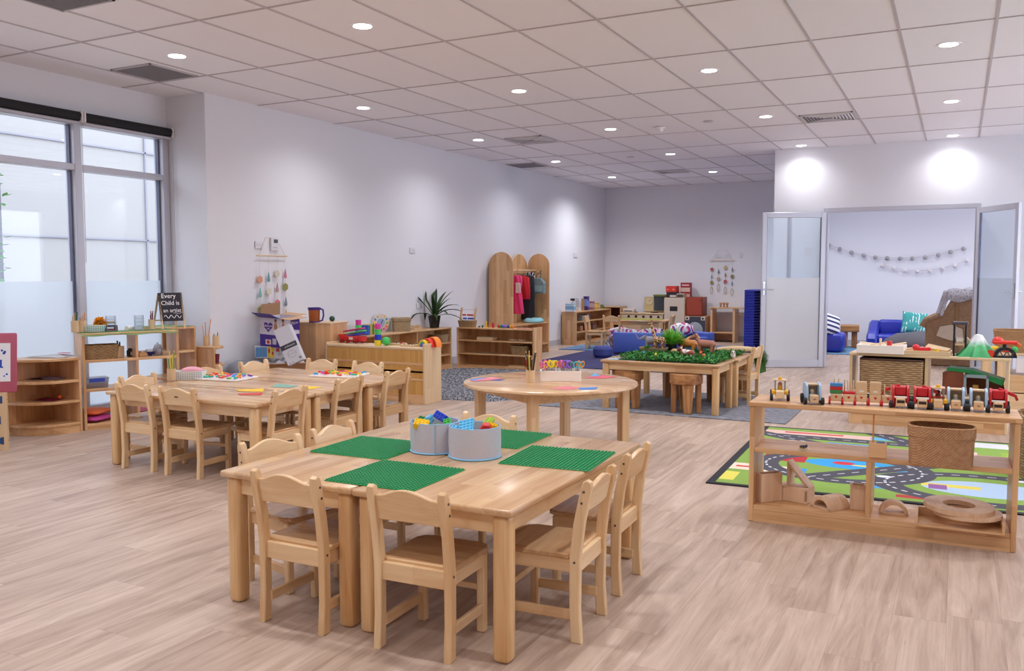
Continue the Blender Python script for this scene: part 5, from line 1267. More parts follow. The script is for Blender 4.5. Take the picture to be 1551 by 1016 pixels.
# ================================================================== FRONT RIGHT SHELF THINGS
VZ = .623
TYRE = plain('#17171d', .6); PW = W4('x')
def tractor(label, loc, rz, kind):
    t = thing('toy_vehicle', label, 'toy vehicle', loc, rz, 'wooden toy vehicles on the shelf')
    col = {'yellow': '#e8b32c', 'blue': '#a9c9e8', 'red': '#c8202a', 'grey': '#8d9096'}[kind]; P_ = plain(col, .4)
    # front faces -y, 0.085 wide, 0.11 tall, 0.13 long
    if kind in ('yellow', 'grey'):
        obj('bonnet', MB().box(-.022, .022, -.065, -.005, .012, .052, .004), PW if kind == 'grey' else plain('#ecd5ac', .5), t)
        obj('body', MB().box(-.024, .024, -.008, .055, .015, .05, .003), plain('#e8b32c', .4), t)
        for s in (-1, 1): obj('mudguard', MB().box(s*.034-.010, s*.034+.010, -.05, .055, .032, .052, .003), plain('#e8b32c', .4), t)
        f = MB()
        for s in (-1, 1): f.box(s*.026-.004, s*.026+.004, -.012, .05, .045, .098, .001)
        obj('cab_frame', f, plain('#8b8f96', .4), t)
        obj('roof', MB().box(-.033, .033, -.016, .054, .098, .105, .002), W4('y'), t)
        obj('beacon', MB().lathe([(0, .105), (.012, .105), (.010, .116), (0, .121)], (0, .0, 0), 12), plain('#eab42a', .3), t)
        obj('driver', MB().cyl((0, .015, .05), .012, .022, n=12), plain('#e8b32c' if kind == 'yellow' else '#7a2a22', .5), t); obj('driver_head', MB().ball((0, .015, .08), .011, 12, 8), plain('#c98a6a' if kind == 'yellow' else '#3a2a22', .5), t)
        if kind == 'grey': obj('bar', MB().box(-.03, .03, -.016, -.012, .055, .062), plain('#a8322a'), t)
    else:
        obj('bonnet', MB().box(-.022, .022, -.065, -.01, .010, .050, .004), W4('z'), t)
        obj('chassis', MB().box(-.020, .020, -.01, .055, .012, .035, .002), W4('y'), t)
        side = [(-.045, .022), (.055, .022), (.058, .06), (.05, .098), (.035, .106), (-.012, .106), (-.03, .095), (-.045, .06)]
        for s in (-1, 1): obj('side_panel', MB().prism(side, s*.034-.006, s*.034+.006, 'x', bev=.002), P_, t)
        obj('roof', MB().box(-.028, .028, -.015, .045, .094, .101, .001), P_ if kind == 'red' else W4('y'), t)
        obj('seat_back', MB().box(-.028, .028, .04, .046, .03, .095), P_ if kind == 'red' else W4('z'), t)
        obj('driver_head', MB().ball((0, .01, .062), .012, 12, 8), plain('#d8c0a0' if kind == 'blue' else '#c8202a', .5), t); obj('driver', MB().cyl((0, .01, .035), .011, .02, n=12), plain('#c9cfd8' if kind == 'blue' else '#c8202a', .5), t)
        if kind == 'red':
            obj('grille_plate', MB().box(-.018, .018, -.0662, -.065, .026, .04), plain('#2a2226', .5), t); obj('bumper', MB().box(-.030, .030, -.05, -.042, .048, .058, .002), plain('#efe6e2', .4), t)
            obj('windscreen', MB().box(-.026, .026, -.02, -.012, .06, .1, .002), P_, t)
        else: obj('front_print', MB().box(-.008, .008, -.0656, -.065, .026, .034), plain('#a98a66'), t)
    for s in (-1, 1):
        for y, r in ((-.04, .018), (.035, .024)):
            t.scale = (.94, .9, 1)
            obj('wheel', MB().lathe([(0, -.008), (r, -.008), (r, .008), (0, .008)], (s*.044, y, r), 16, rot=(0, PI/2, 0)), TYRE, t)
    return t
tractor('yellow wooden tractor with an orange beacon, first at the left end of the vehicle row', on((-0.809, 4.63, 0.623), VZ), .18, 'yellow')
vb = tractor('pale blue wooden tractor standing alone between the yellow tractor and the train', on((-0.638, 4.56, 0.623), VZ), .35, 'blue')
obj('trailer_hitch', MB().box(-.006, .006, .05, .08, .02, .03), BLACK, vb)
def arm(t, s):
    obj('crane_arm', MB().bar((0, .02, .105), (s*.075, .02, .078), .016, .016, .003), plain('#c8202a', .4), t); obj('arm_claw', MB().bar((s*.075, .02, .08), (s*.085, .02, .055), .012, .012), plain('#a81a24', .4), t)
t = tractor('red wooden digger with its arm to the left, just after the train wagons', on((-0.237, 4.642, 0.623), VZ), .1, 'red'); arm(t, -1)
t = tractor('red wooden digger with its arm to the right, next to the grey tractor', on((-0.14, 4.643, 0.623), VZ), .08, 'red'); arm(t, 1)
tractor('grey and yellow wooden tractor with a beacon between the red digger and the blue tractors', on((-0.071, 4.655, 0.623), VZ), .06, 'grey')
tractor('pale blue wooden tractor right of the grey and yellow one', on((0.006, 4.671, 0.623), VZ), .04, 'blue')
tractor('pale blue wooden tractor left of the last red digger', on((0.102, 4.674, 0.623), VZ), .03, 'blue')
t = tractor('red wooden digger last at the right end of the vehicle row', on((0.185, 4.694, 0.623), VZ), .0, 'red'); arm(t, 1)
RW = plain('#c8202c', .4)
def wagon(label, loc, load):
    t = thing('train_wagon', label, 'toy train', loc, .12, 'wooden train wagons on the shelf')
    obj('body', MB().box(-.032, .032, -.03, .03, .016, .050, .003), W4('x'), t)
    for s in (-1, 1):
        for y in (-.02, .02): obj('wheel', MB().lathe([(0, -.006), (.016, -.006), (.016, .006), (0, .006)], (s*.036, y, .016), 14, rot=(0, PI/2, 0)), RW, t)
    t.scale = (.84, .9, 1.05)
    obj('heart', MB().prism([(u, v+.036) for u, v in heart(.008)], -.0312, -.030, 'y'), RW, t)
    if load == 'flag':
        for k, (c, n) in enumerate((('#3f8f4e', 'green'), ('#c8262c', 'red'), ('#3f8fd0', 'blue'))): obj('load_block', MB().box(-.036, .036, -.02, .02, .052+k*.016, .0675+k*.016, .001), plain(c, .4), t)
        for s in (-1, 1): obj('peg', MB().cyl((s*.012, 0, .1), .004, .02), W4('z'), t)
    elif load == 'pegs':
        obj('red_plate', MB().box(-.036, .036, -.024, .024, .050, .062, .002), RW, t)
        for k in range(4): obj('peg', MB().cyl((-.024+k*.016, .012*(-1)**k, .062), .004, .055), W4('z'), t)
    elif load == 'house':
        for y in (-.024, .02): obj('panel', MB().box(-.030, .030, y, y+.006, .05, .11, .002), W4('z'), t)
        obj('window_strip', MB().box(-.012, .012, -.0246, -.024, .062, .07), WHITE, t)
    else:
        for s in (-1, 1): obj('post', MB().box(s*.018-.004, s*.018+.004, -.004, .004, .05, .10, .001), W4('z'), t)
    return t
for px_, ld, lab in ((1266, 'flag', 'train wagon with a blue, red and green striped block load'), (1285, 'pegs', 'train wagon with a red plate and four upright pegs'), (1304, 'house', 'train wagon with a pale square panel, left of two'), (1325, 'house', 'train wagon with a pale square panel, right of two'), (1344, 'posts', 'train wagon with two short posts beside the first red digger')):
    p = {1266: (-0.531, 4.615, 0.623), 1285: (-0.472, 4.62, 0.623), 1304: (-0.415, 4.636, 0.623), 1325: (-0.351, 4.644, 0.623), 1344: (-0.294, 4.649, 0.623)}[px_]
    wagon(lab, on(p, VZ), ld)
# middle board
MB_Z = .386
t = thing('toy_insect', 'tiny dark toy insect with yellow legs on the middle board', 'toy', on((-0.673, 4.529, 0.386), MB_Z))
obj('body', MB().ball((0, 0, .018), (.018, .011, .009), 12, 8), plain('#2a2c3a', .3), t); obj('head', MB().ball((.016, 0, .024), .008, 10, 6), plain('#39405a', .3), t)
for s in (-1, 1):
    for k in range(3): obj('leg', MB().tube([(-.008+k*.008, s*.005, .016), (-.012+k*.012, s*.022, .02), (-.016+k*.016, s*.034, 0.001)], .0016, 5), plain('#b8a860', .5), t)
t = thing('stick_block', 'small wooden block holding an upright orange stick', 'toy', on((-0.324, 4.528, 0.386), MB_Z), .05)
obj('block', MB().box(-.04, .04, -.03, .03, 0, .072, .003), W3('x'), t); obj('stick', MB().cyl((-.022, 0, .07), .0035, .145, n=8), plain('#d98a2c', .5), t); obj('blue_tag', MB().box(-.005, .03, -.012, .012, .072, .078, .001), plain('#5b8fd0', .4), t)
bk_ = basket('brown woven basket with a folded rim on the middle board of the front shelf', on((-0.049, 4.502, 0.386), MB_Z), .285, .19, .178, W_BRN, .02, 1.06, 2.7)
obj('rim_band', MB().lathe([(.492, .133), (.507, .133), (.510, .181), (.50, .181)], n=48, sx=.285, sy=.19, sq=2.7), W_BRN, bk_)
# bottom board: hollow blocks
HZ = .086
HB = wood('birch_ply', '#c9a07c', '#ecd2b4', 'z', .25, 2, .5, .35, .5)
BG = 'wooden building blocks on the bottom board'
def hollow(m, w, d, h, th=.012):
    for s in (-1, 1): m.box(s*w/2-(th if s > 0 else 0), s*w/2+(th if s < 0 else 0), -d/2, d/2, 0, h, .001); m.box(-w/2+th, w/2-th, s*d/2-(th if s > 0 else 0), s*d/2+(th if s < 0 else 0), 0, h, .001)
    return m
one('hollow_block', 'tall thin hollow wooden block at the left end of the bottom board', 'toy block', hollow(MB(), .05, .13, .15, .008), HB, on((-0.853, 4.617, 0.086), HZ), -.75, BG)
one('hollow_block', 'square hollow wooden block under the sloping ramp block', 'toy block', MB().box(-.08, .08, -.05, .05, 0, .012, .001).box(-.08, .08, -.05, .05, .068, .08, .001).box(-.08, .08, -.05, -.04, .012, .068).box(-.08, -.068, -.04, .05, .012, .068).box(.068, .08, -.05, .05, .012, .068).box(-.068, .068, .04, .05, .012, .068), HB, on((-0.728, 4.695, 0.086), HZ), -.25, BG)
one('ramp_block', 'triangular hollow ramp block standing on the square block', 'toy block', MB().prism([(-.045, 0), (-.045, .125), (.075, .0), (.058, .0), (-.032, .095), (-.032, 0)], -.035, .035, 'y', bev=.001), HB, (lambda q: (q[0]+.005, q[1]+.02, HZ+.0805))((-0.728, 4.695, 0.086)), -.25, BG)
def half(ro, ri, n=16): return [(ro*math.cos(PI*k/n), ro*math.sin(PI*k/n)) for k in range(n+1)]+[(ri*math.cos(PI*k/n), ri*math.sin(PI*k/n)) for k in range(n, -1, -1)]
one('arch_block', 'half-round tunnel block left of the upright hollow block', 'toy block', MB().prism(half(.065, .046), -.07, .07, 'y', bev=.001).box(-.065, .065, -.07, .07, 0, .010), HB, on((-0.548, 4.627, 0.086), HZ+.0), -.6, BG)
one('hollow_block', 'upright hollow wooden block with a square opening, left of the divider', 'toy block', hollow(MB(), .075, .06, .125, .012), HB, on((-0.419, 4.664, 0.086), HZ), .15, BG)
one('arch_block', 'half-round arch block right of the divider', 'toy block', MB().prism(half(.066, .048), -.035, .035, 'y', bev=.001).box(-.066, .066, -.035, .035, 0, .010), HB, on((-0.252, 4.653, 0.086), HZ), .12, BG)
t = thing('block_tray', 'shallow wooden tray under the two wooden rings', 'tray', on((0.037, 4.558, 0.086), HZ), .02)
obj('base', MB().box(-.18, .18, -.09, .10, 0, .01), W3('x'), t)
for s in (-1, 1): obj('side', MB().box(s*.18-.006, s*.18+.006, -.09, .10, .0, .05, .001), W3('y'), t)
obj('back', MB().box(-.174, .174, .088, .10, .0, .05, .001), W3('x'), t)
def annulus(label, loc, ro, ri, h, rot): return one('wooden_ring', label, 'toy ring', MB().lathe([(ri, 0), (ro, 0), (ro, h), (ri, h), (ri, 0)], n=56), HB, loc, rot=rot, group='flat wooden rings')
q = (0.037, 4.607, 0.086)
annulus('lower flat wooden ring, poking out to the right under the upper one', (q[0]+.03, q[1]-.01, HZ+.052), 0.152, .09, .016, (0, 0, 0))
annulus('upper flat wooden ring with a round hole, right end of the bottom board', (q[0]-.002, q[1]-.005, HZ+.072), .152, .07, .022, (.02, .03, 0))

# ================================================================== BACK RIGHT SHELF THINGS
obj('shelf_board', MB().box(-.573, .573, -.146, .146, .268, .286, .002), W4('x'), bs)
TZ2 = .608
def tooltray(label, loc, w, d, h, rz, items):
    t = thing('wooden_tray', label, 'tray', loc, rz, 'wooden trays of tools')
    m = MB().box(-w/2, w/2, -d/2, d/2, 0, .006)
    for s in (-1, 1): m.box(s*w/2-.005, s*w/2+.005, -d/2, d/2, 0, h, .001); m.box(-w/2, w/2, s*d/2-.005, s*d/2+.005, 0, h, .001)
    obj('tray', m, wood('white_pine', '#e3d3c6', '#f3e9de', 'x', .024, 3, .5, .35, .3) if h > .05 else W4('x'), t)
    return t
TT = tooltray('pale wooden tray of sticks at the left end of the back shelf', on((-0.563, 7.98, 0.579), TZ2), .36, .22, .07, -.05, 0)
TL2 = tooltray('low wooden tray of red and wooden tools, mid back shelf', on((-0.218, 7.98, 0.572), TZ2), .36, .22, .035, -.05, 0)
b = TT.location
TG = 'wooden tools in the back shelf trays'
for k, (dx, dy, dz, L, rot, c, n) in enumerate(((-.10, .0, .078, .16, (0, .12, .3), '#e8d3b0', 'pale stick lying across the left of the stick tray'), (-.02, .03, .075, .15, (0, -.2, .2), '#e5cfa8', 'pale stick in the middle of the stick tray'), (.13, .02, .078, .13, (0, -.15, .5), '#e8d3b0', 'pale stick at the right of the stick tray'))):
    one('toy_stick', n, 'toy tool', MB().box(-L/2, L/2, -.008, .008, -.006, .006, .002), plain(c, .5), (b[0]+dx, b[1]+dy, TZ2+dz), rot=rot, group=TG)
one('upright_dowel', 'upright wooden dowel in the stick tray', 'toy tool', MB().cyl((0, 0, 0), .01, .115, n=10), W4('z'), (b[0]-.01, b[1], TZ2+.007), group=TG)
one('red_button_toy', 'red round toy in the stick tray', 'toy tool', MB().cyl((0, 0, 0), .022, .04, n=16), plain('#cf2a2c', .4), (b[0]+.06, b[1]-.01, TZ2+.062), group=TG)
b = TL2.location
one('toy_hammer', 'red toy hammer lying in the low tool tray', 'toy tool', MB().bar((-.07, 0, .0), (.06, .02, .0), .03, .03, .006).ball((-.05, 0, .012), .028, 12, 8), plain('#d62c38', .4), (b[0]-.03, b[1]-.02, TZ2+.045), group=TG)
one('toy_saw', 'pale wooden toy saw sloping in the low tool tray', 'toy tool', MB().prism([(-.10, 0), (.08, .0), (.10, .03), (-.08, .05)], -.006, .006, 'y'), W4('x'), (b[0]+.08, b[1], TZ2+.04), rot=(-.8, .1, -.2), group=TG)
one('toy_spanner', 'pale flat toy spanner at the left of the low tool tray', 'toy tool', MB().bar((-.08, 0, 0), (.08, .0, 0), .025, .012, .003), W4('x'), (b[0]-.10, b[1]+.03, TZ2+.045), rot=(0, -.1, .4), group=TG)
one('yellow_cylinder', 'yellow cylinder in the low tool tray', 'toy tool', MB().cyl((0, 0, 0), .018, .03, n=12), plain('#e8c22c', .4), (b[0]+.075, b[1]-.08, TZ2+.024), group=TG)
t = thing('black_rack', 'tall narrow black hourglass stand on the back shelf', 'stand', on((0.026, 7.95, 0.591), TZ2), -.05)
f = MB()
for s in (-1, 1): f.box(s*.042-.007, s*.042+.007, -.03, .03, 0, .26, .001)
obj('upright', f, plain('#1c1c26', .4), t); obj('cap', MB().box(-.055, .055, -.04, .04, .255, .28, .003), plain('#4a4650', .4), t); obj('shelf_bar', MB().box(-.04, .04, -.02, .02, .085, .10), W4('x'), t)
m = MB(); 
for x in (-.02, .0, .02): m.ball((x, 0, .128), (.016, .016, .026), 12, 8)
obj('white_bulb', m, plain('#e9dfd6', .4), t)
t = thing('wooden_giraffe_board', 'pale wooden cut-out board standing behind the black hourglass stand', 'toy', on((0.079, 8.04, 0.591), TZ2), -.2)
obj('board', MB().prism([(-.03, 0), (.03, 0), (.032, .07), (.02, .13), (.0, .15), (-.025, .13)], -.008, .008, 'y', bev=.002), W4('z'), t); obj('foot', MB().box(-.03, .03, -.02, .02, 0, .012), W4('x'), t)
mt = MB(); n = 18; rnd = random.Random(6)
def mtn(u, v):
    a = 2*PI*u; r = (.155-.125*v**.8)*(1+.16*math.sin(9*a)*(1-v)+.06*math.sin(5*a+2)); return Vector((r*math.cos(a)*1.0, r*math.sin(a)*.8, .175*v))
mt.grid(mtn, 54, 10, cu=True); mt.lathe([(.026, .174), (0, .182)], n=12)
MTM = NT('green_to_white_hill'); v, x, y, z = MTM.xyz(); nz = MTM.n('TexNoise', i={'Vector': v, 'Scale': 30}).outputs[0]
MTM.col(MTM.ramp(MTM.math('ADD', MTM.math('DIVIDE', z, .18), MTM.math('MULTIPLY', MTM.math('SUBTRACT', nz, .5), .35)), [(.0, lin('#2f9a5a')), (.45, lin('#58b878')), (.62, lin('#b9d6cc')), (.75, lin('#e6eaee'))])).p(Roughness=.5)
one('toy_mountain', 'green toy mountain with a white peak on the back shelf', 'toy', mt, MTM.m, on((0.155, 7.98, 0.599), TZ2), .2, sharp=.2)
t = thing('toy_helicopter', 'red and black toy machine at the right end of the back shelf', 'toy vehicle', on((0.345, 7.95, 0.594), TZ2), .1)
obj('base_frame', MB().prism(half(.085, .06, 12), -.03, .03, 'y').box(-.085, .085, -.03, .03, 0, .014), plain('#1f1f28', .4), t)
m = MB()
for k in range(5): m.ob((-.05+k*.025, -.032, .03), (.008, .006, .04), (0, .5*(-1)**k, 0))
obj('lattice', m, plain('#4a4a58', .4), t); obj('post', MB().cyl((0, 0, .07), .016, .04), plain('#1f1f28', .4), t)
obj('red_body', MB().box(-.09, .09, -.04, .04, .108, .135, .008).ball((-.05, 0, .135), (.04, .035, .03), 12, 8), plain('#e0382c', .35), t); obj('orange_arm', MB().bar((.06, 0, .125), (.11, -.01, .09), .02, .03, .004), plain('#e8702c', .4), t)
obj('red_wheel', MB().lathe([(0, -.01), (.03, -.01), (.03, .01), (0, .01)], (-.10, -.02, .03), 16, rot=(PI/2, 0, 0)), plain('#d8402c', .4), t)
# baskets in the back shelf
def hamper(label, loc, w, d, h, rz=0, dark=True):
    t = basket(label, loc, w, d, h, W_HOT, rz, 1.02, 10, 'basket', 'hyacinth_basket', plain('#4a2f24', .8) if dark else W_HOT, .012, 'plaited basket hampers')
    return t
hamper('plaited basket filling the upper left bay of the back shelf', (-.475, 7.99, .287), .50, .24, .27, -.06)
t = hamper('plaited basket with a black clasp in the lower right bay of the back shelf', (.10, 7.99, .101), .53, .24, .125, -.06)
cl_ = MB(); 
for xx in (-.035, -.015, .02): cl_.box(xx-.006, xx+.006, -.128, -.120, .05, .14)
obj('clasp', cl_, plain('#222228', .5), t)
wk = thing('wok_basket', 'round bowl-shaped basket with a black rim in the lower left bay of the back shelf', 'basket', (-.47, 7.97, .101), 0)
obj('bowl', MB().lathe([(0, 0), (.10, .004), (.19, .06), (.225, .13), (.218, .13), (.185, .062), (.1, .01), (0, .006)], n=36, sy=.58), woven('cane', '#b9aa94', '#ded4c2', 50), wk)
obj('rim', MB().lathe([(.202, .085), (.214, .085), (.230, .14), (.222, .14)], n=36, sy=.58), BLACK, wk)
bn = thing('toy_barn', 'green-roofed brown toy barn in the right bay of the back shelf', 'toy', (.105, 7.99, .287), -.1)
obj('wall_panel', MB().prism([(-.20, 0), (-.02, 0), (-.04, .20), (-.15, .20)], -.09, -.07, 'y').prism([(-.02, 0), (.26, 0), (.24, .10), (-.04, .20)], .06, .08, 'y').box(-.19, -.15, -.08, .08, 0, .18), plain('#8a4a34', .6), bn)
obj('roof', MB().prism([(-.165, .20), (-.155, .225), (.02, .215), (.25, .145), (.24, .10), (.05, .17), (-.03, .19)], -.10, .10, 'y', bev=.003), plain('#1f8a4c', .4), bn)
f = MB(); f.box(-.03, -.012, -.125, -.105, 0, .18); f.box(.13, .148, -.125, -.105, 0, .18); f.box(-.03, .148, -.125, -.105, .155, .18)
obj('door_frame', f, plain('#8d9aa2', .5), bn)
obj('hay_bale', MB().box(.03, .07, -.06, 0, 0, .09), plain('#c9964a', .7), bn)
# floor hampers to the right of the front shelf
hm_ = hamper('tall plaited floor basket behind the right end of the front shelf', (.62, 6.35, .009), .50, .42, .38, .05, False)
for s in (-1,): obj('handle', MB().tube([(-.245, .02, .28), (-.262, .02, .34), (-.262, .0, .40), (-.25, -.02, .40), (-.245, -.02, .33)], .012, 6), W_HOT, hm_)

# toy table behind, right edge
tt = thing('play_bench', 'low wooden play bench with drawers behind the back shelf, right edge', 'bench', (.82, 9.35, 0))
obj('bench_top', MB().box(-.62, .75, -.32, .32, .535, .56, .004), W4('x'), tt)
for x in (-.56, -.44): obj('side_panel', MB().box(x-.04, x+.03, -.29, .29, 0, .535, .003), W2('z'), tt)
obj('picture_board', MB().ob((-.02, -.305, .45), (.62, .012, .13), (0, 0, 0)), plain('#e6e0e2', .5), tt)
obj('picture_stain', MB().box(-.10, .05, -.3125, -.311, .42, .49), plain('#e8c2b8', .6), tt)
for k in range(2):
    d_ = obj('drawer', MB().box(-.38, .70, -.30, .28, .03+k*.17, .19+k*.17, .004), W2('x'), tt); obj('drawer_gap', MB().box(-.2, .3, -.303, -.299, .13+k*.17, .17+k*.17), plain('#7a4030', .6), d_)
bx_ = basket('large tan woven basket on the play bench at the right edge', on((0.617, 9.3, 0.61), .561), .62, .42, .19, woven('tan_weave', '#a87a50', '#d2a878', 60, style='herring'), 0, 1.08, 6)
PT = 'small plastic toys on the play bench'
one('plastic_banana', 'yellow plastic toy behind the green mountain', 'toy', MB().tube([(-.06, 0, .02), (-.02, 0, .03), (.03, 0, .03), (.06, 0, .015)], [.012, .022, .022, .010], 10), plain('#efc92c', .4), on((0.325, 9.15, 0.592), .561), group=PT)
one('plastic_ring', 'green plastic toy beside the tan basket', 'toy', MB().ball((0, 0, .03), .03, 12, 8), plain('#3fae58', .4), on((0.473, 9.05, 0.605), .561), group=PT)
one('plastic_brick', 'red plastic toy brick behind the red and black machine', 'toy', MB().box(-.04, .04, -.03, .03, 0, .04, .004), plain('#d8362c', .4), on((0.429, 9.1, 0.594), .561), group=PT)

# ================================================================== TOY ANIMAL TABLES
AZ_ = .469
LG = [plain('#2e7d32', .7), plain('#4c9a3c', .7), plain('#1f5c2a', .7)]
def leafmat(label, poly_fn, n, seed, z):
    m = MB(); rnd = random.Random(seed)
    for k in range(n):
        x, y = poly_fn(rnd); a = rnd.random()*6.28; L = rnd.uniform(.02, .045); e = rnd.uniform(.3, 1.2)
        p = Vector((x, y, z+rnd.uniform(.004, .03))); d = Vector((math.cos(a)*math.cos(e), math.sin(a)*math.cos(e), math.sin(e)))
        m.ribbon([p, p+d*L*.5, p+d*L+Vector((0, 0, -.006))], [.006, .017, .003], mi=rnd.randrange(3))
    return one('leafy_mat', label, 'artificial greenery', m, LG, kind='stuff', sharp=9)
def strip(rnd):
    while True:
        x, y = rnd.uniform(-2.88, -1.90), rnd.uniform(7.70, 8.84)
        if (y < 7.90 and x > -2.72) or x < -2.60 and y > 7.84 or x > -2.15 or y > 8.6 or rnd.random() < .3: return x, y
leafmat('artificial leafy green mats spread over the toy animal table', strip, 4600, 3, AZ_)
mt = MB().grid(lambda u, v: Vector((-2.84+.92*u, 7.71+1.12*v, AZ_+.006+.004*math.sin(u*30)*math.sin(v*20))), 20, 14).solid(.003)
one('green_base_mat', 'dark green mat under the artificial leaves', 'mat', mt, plain('#2a6a34', .9, noise=.4, nscale=60))
sheet([(-2.95, 7.70), (-2.66, 7.70), (-2.68, 7.83), (-2.93, 7.84)], '#a5c4d2', 'pale blue paper pond at the left front of the animal table', AZ_, name='paper_pond')
bwl = one('bamboo_bowl', 'wide shallow woven bowl holding the giraffe and elephant', 'bowl', MB().lathe([(0, 0), (.10, 0), (.135, .03), (.148, .058), (.14, .058), (.126, .03), (.09, .012), (0, .012)], n=36), W_SQ, on((-2.724, 8.448, 0.475), .476+.004))
bx0 = bwl.location
one('bowl_filling', 'brown sand filling the shallow bowl', 'sand', MB().lathe([(0, 0), (.130, 0), (.132, .012), (.06, .022), (0, .024)], n=24), plain('#8d6a48', .9, bump=.5, nscale=90), (bx0.x, bx0.y, bx0.z+.026), kind='stuff')
def animal(name, label, loc, rz, L, H_, hexc, leg=.5, neck=(.12, .12), head=.05, bodyr=.22, tail=True, mat=None, extra=None, grp='toy animals on the leafy table', ears=True, trunk=False):
    # faces +x locally; L body length, H_ shoulder height
    m = MB(); br = L*bodyr; lz = H_*leg
    m.tube([(-L*.52, 0, lz+br*.8), (-L*.42, 0, lz+br), (-L*.1, 0, lz+br*.95), (L*.25, 0, lz+br), (L*.42, 0, lz+br*1.15), (L*.5, 0, lz+br*1.2)], [br*.35, br*.85, br*.95, br, br*.85, br*.4], 12)
    for sx, ox in ((-1, -.36), (1, .34)):
        for sy in (-1, 1):
            k = .02*L*sx
            m.tube([(L*ox, sy*br*.55, lz+br*.7), (L*ox-k*(1 if sx < 0 else -.3), sy*br*.6, lz*.55), (L*ox+k, sy*br*.6, .012), (L*ox+k, sy*br*.6, 0)], [br*.42, br*.28, br*.22, br*.26], 8)
    nb_ = Vector((L*.40, 0, lz+br*1.25)); ne = nb_+Vector((neck[0], 0, neck[1]))
    m.tube([nb_-Vector((.02, 0, br*.3)), nb_, nb_.lerp(ne, .5), ne], [br*.75, br*.62, br*.45, br*.36], 10)
    m.tube([ne+Vector((-head*.35, 0, head*.12)), ne+Vector((head*.1, 0, head*.15)), ne+Vector((head*.6, 0, -head*.1)), ne+Vector((head*1.0, 0, -head*.3)), ne+Vector((head*1.15, 0, -head*.35))], [head*.25, head*.42, head*.34, head*.24, head*.12], 10)
    if ears:
        for s in (-1, 1): m.ball(ne+Vector((-head*.1, s*head*.38, head*.5)), (head*.12, head*.14, head*.24), 8, 6)
    if tail: m.tube([(-L*.5, 0, lz+br*1.1), (-L*.6, 0, lz+br*.7), (-L*.62, 0, lz*.9)], [br*.14, br*.09, br*.12], 6)
    if trunk: m.tube([ne+Vector((head*1.0, 0, -head*.2)), ne+Vector((head*1.6, 0, -head*.3)), ne+Vector((head*2.0, 0, head*.3)), ne+Vector((head*2.2, 0, head*.8))], [head*.2, head*.14, head*.11, head*.07], 8)
    t = thing(name, label, 'toy animal', loc, rz, grp)
    bo = obj('body', m, mat or plain(hexc, .5), t)
    if extra: extra(t, ne, head, lz, br, L)
    return t
GIR = NT('giraffe_patches'); v, x, y, z = GIR.xyz(); vo = GIR.n('TexVoronoi', i={'Vector': v, 'Scale': 34}); vo.feature = 'DISTANCE_TO_EDGE'
GIR.col(GIR.ramp(vo.outputs[0], [(.04, lin('#e6cf9c')), (.10, lin('#7a4426'))])).p(Roughness=.5)
def gx(t, ne, hd, lz, br, L):
    for s in (-1, 1): obj('horn', MB().cyl(ne+Vector((-hd*.05, s*hd*.15, hd*.4)), .003, .02, n=6), plain('#5a3a22'), t)
def put_on(px_t, z): return (px_t[0], px_t[1], z)
animal('toy_giraffe', 'spotted toy giraffe standing tall in the shallow bowl', (bx0.x+.05, bx0.y+.02, bx0.z+.038), math.radians(168), .12, .13, '#caa26a', .5, (.045, .15), .038, .26, True, GIR.m, gx)
def ex(t, ne, hd, lz, br, L):
    for s in (-1, 1): obj('ear', MB().ball(ne+Vector((-hd*.2, s*hd*.55, 0)), (hd*.35, hd*.12, hd*.55), 10, 8), plain('#85858f', .6), t)
animal('toy_elephant', 'grey toy elephant with a raised trunk behind the shallow bowl', (bx0.x-.05, bx0.y+.10, bx0.z+.030), math.radians(180), .14, .11, '#8f8f9a', .42, (.02, .015), .045, .30, True, None, ex, ears=False, trunk=True)
tuft = MB(); rnd = random.Random(8)
for k in range(60):
    a = rnd.random()*6.28; e = rnd.uniform(.1, 1.2); L = rnd.uniform(.03, .06); d = Vector((math.cos(a)*math.cos(e), math.sin(a)*math.cos(e), math.sin(e)))
    tuft.ribbon([(0, 0, .01), d*L*.6, d*L], [.008, .018, .003], mi=k % 3)
one('leaf_sprig', 'small dark leafy sprig at the left of the shallow bowl', 'artificial greenery', tuft, LG, (bx0.x-.06, bx0.y-.03, bx0.z+.035), sharp=9)
gp = thing('potted_grass', 'bushy green artificial grass in a black pot on the animal table', 'plant', on((-2.593, 8.62, 0.469), AZ_+.012))
obj('pot', MB().lathe([(0, 0), (.045, 0), (.058, .075), (.053, .075), (.05, .065), (0, .065)], n=24), BLACK, gp)
gr = MB(); rnd = random.Random(5)
for k in range(520):
    a = rnd.random()*6.28; e = rnd.uniform(.2, 1.5); L = rnd.uniform(.11, .19); d = Vector((math.cos(a)*math.cos(e), math.sin(a)*math.cos(e), math.sin(e))); p = Vector((.03*math.cos(a)*rnd.random(), .03*math.sin(a)*rnd.random(), .075))
    gr.ribbon([p, p+d*L*.55, p+d*L+Vector((0, 0, -.012))], [.005, .011, .002], mi=k % 2)
obj('grass', gr, [plain('#5fae3a', .6), plain('#98d862', .6)], gp, sharp=9)
GZ = .478
tg = animal('toy_lion', 'orange-brown toy lion facing left on the leafy mat', on((-2.44, 8.696, 0.48), GZ), math.radians(175), .17, .115, '#cf8440', .42, (.02, .03), .055, .25)
obj('mane', MB().ball((.085, 0, .10), (.035, .036, .042), 14, 10), plain('#b8672c', .8, bump=.6, nscale=80), tg)
animal('toy_lioness', 'tan toy lioness with its head up behind the brown horse', on((-2.359, 8.74, 0.48), GZ), math.radians(200), .12, .11, '#dcb078', .45, (.02, .045), .05, .26)
hs = animal('toy_horse', 'brown toy horse with a pale nose, facing left', on((-2.196, 8.492, 0.48), GZ), math.radians(172), .17, .135, '#a86e5a', .46, (.045, .055), .06, .26)
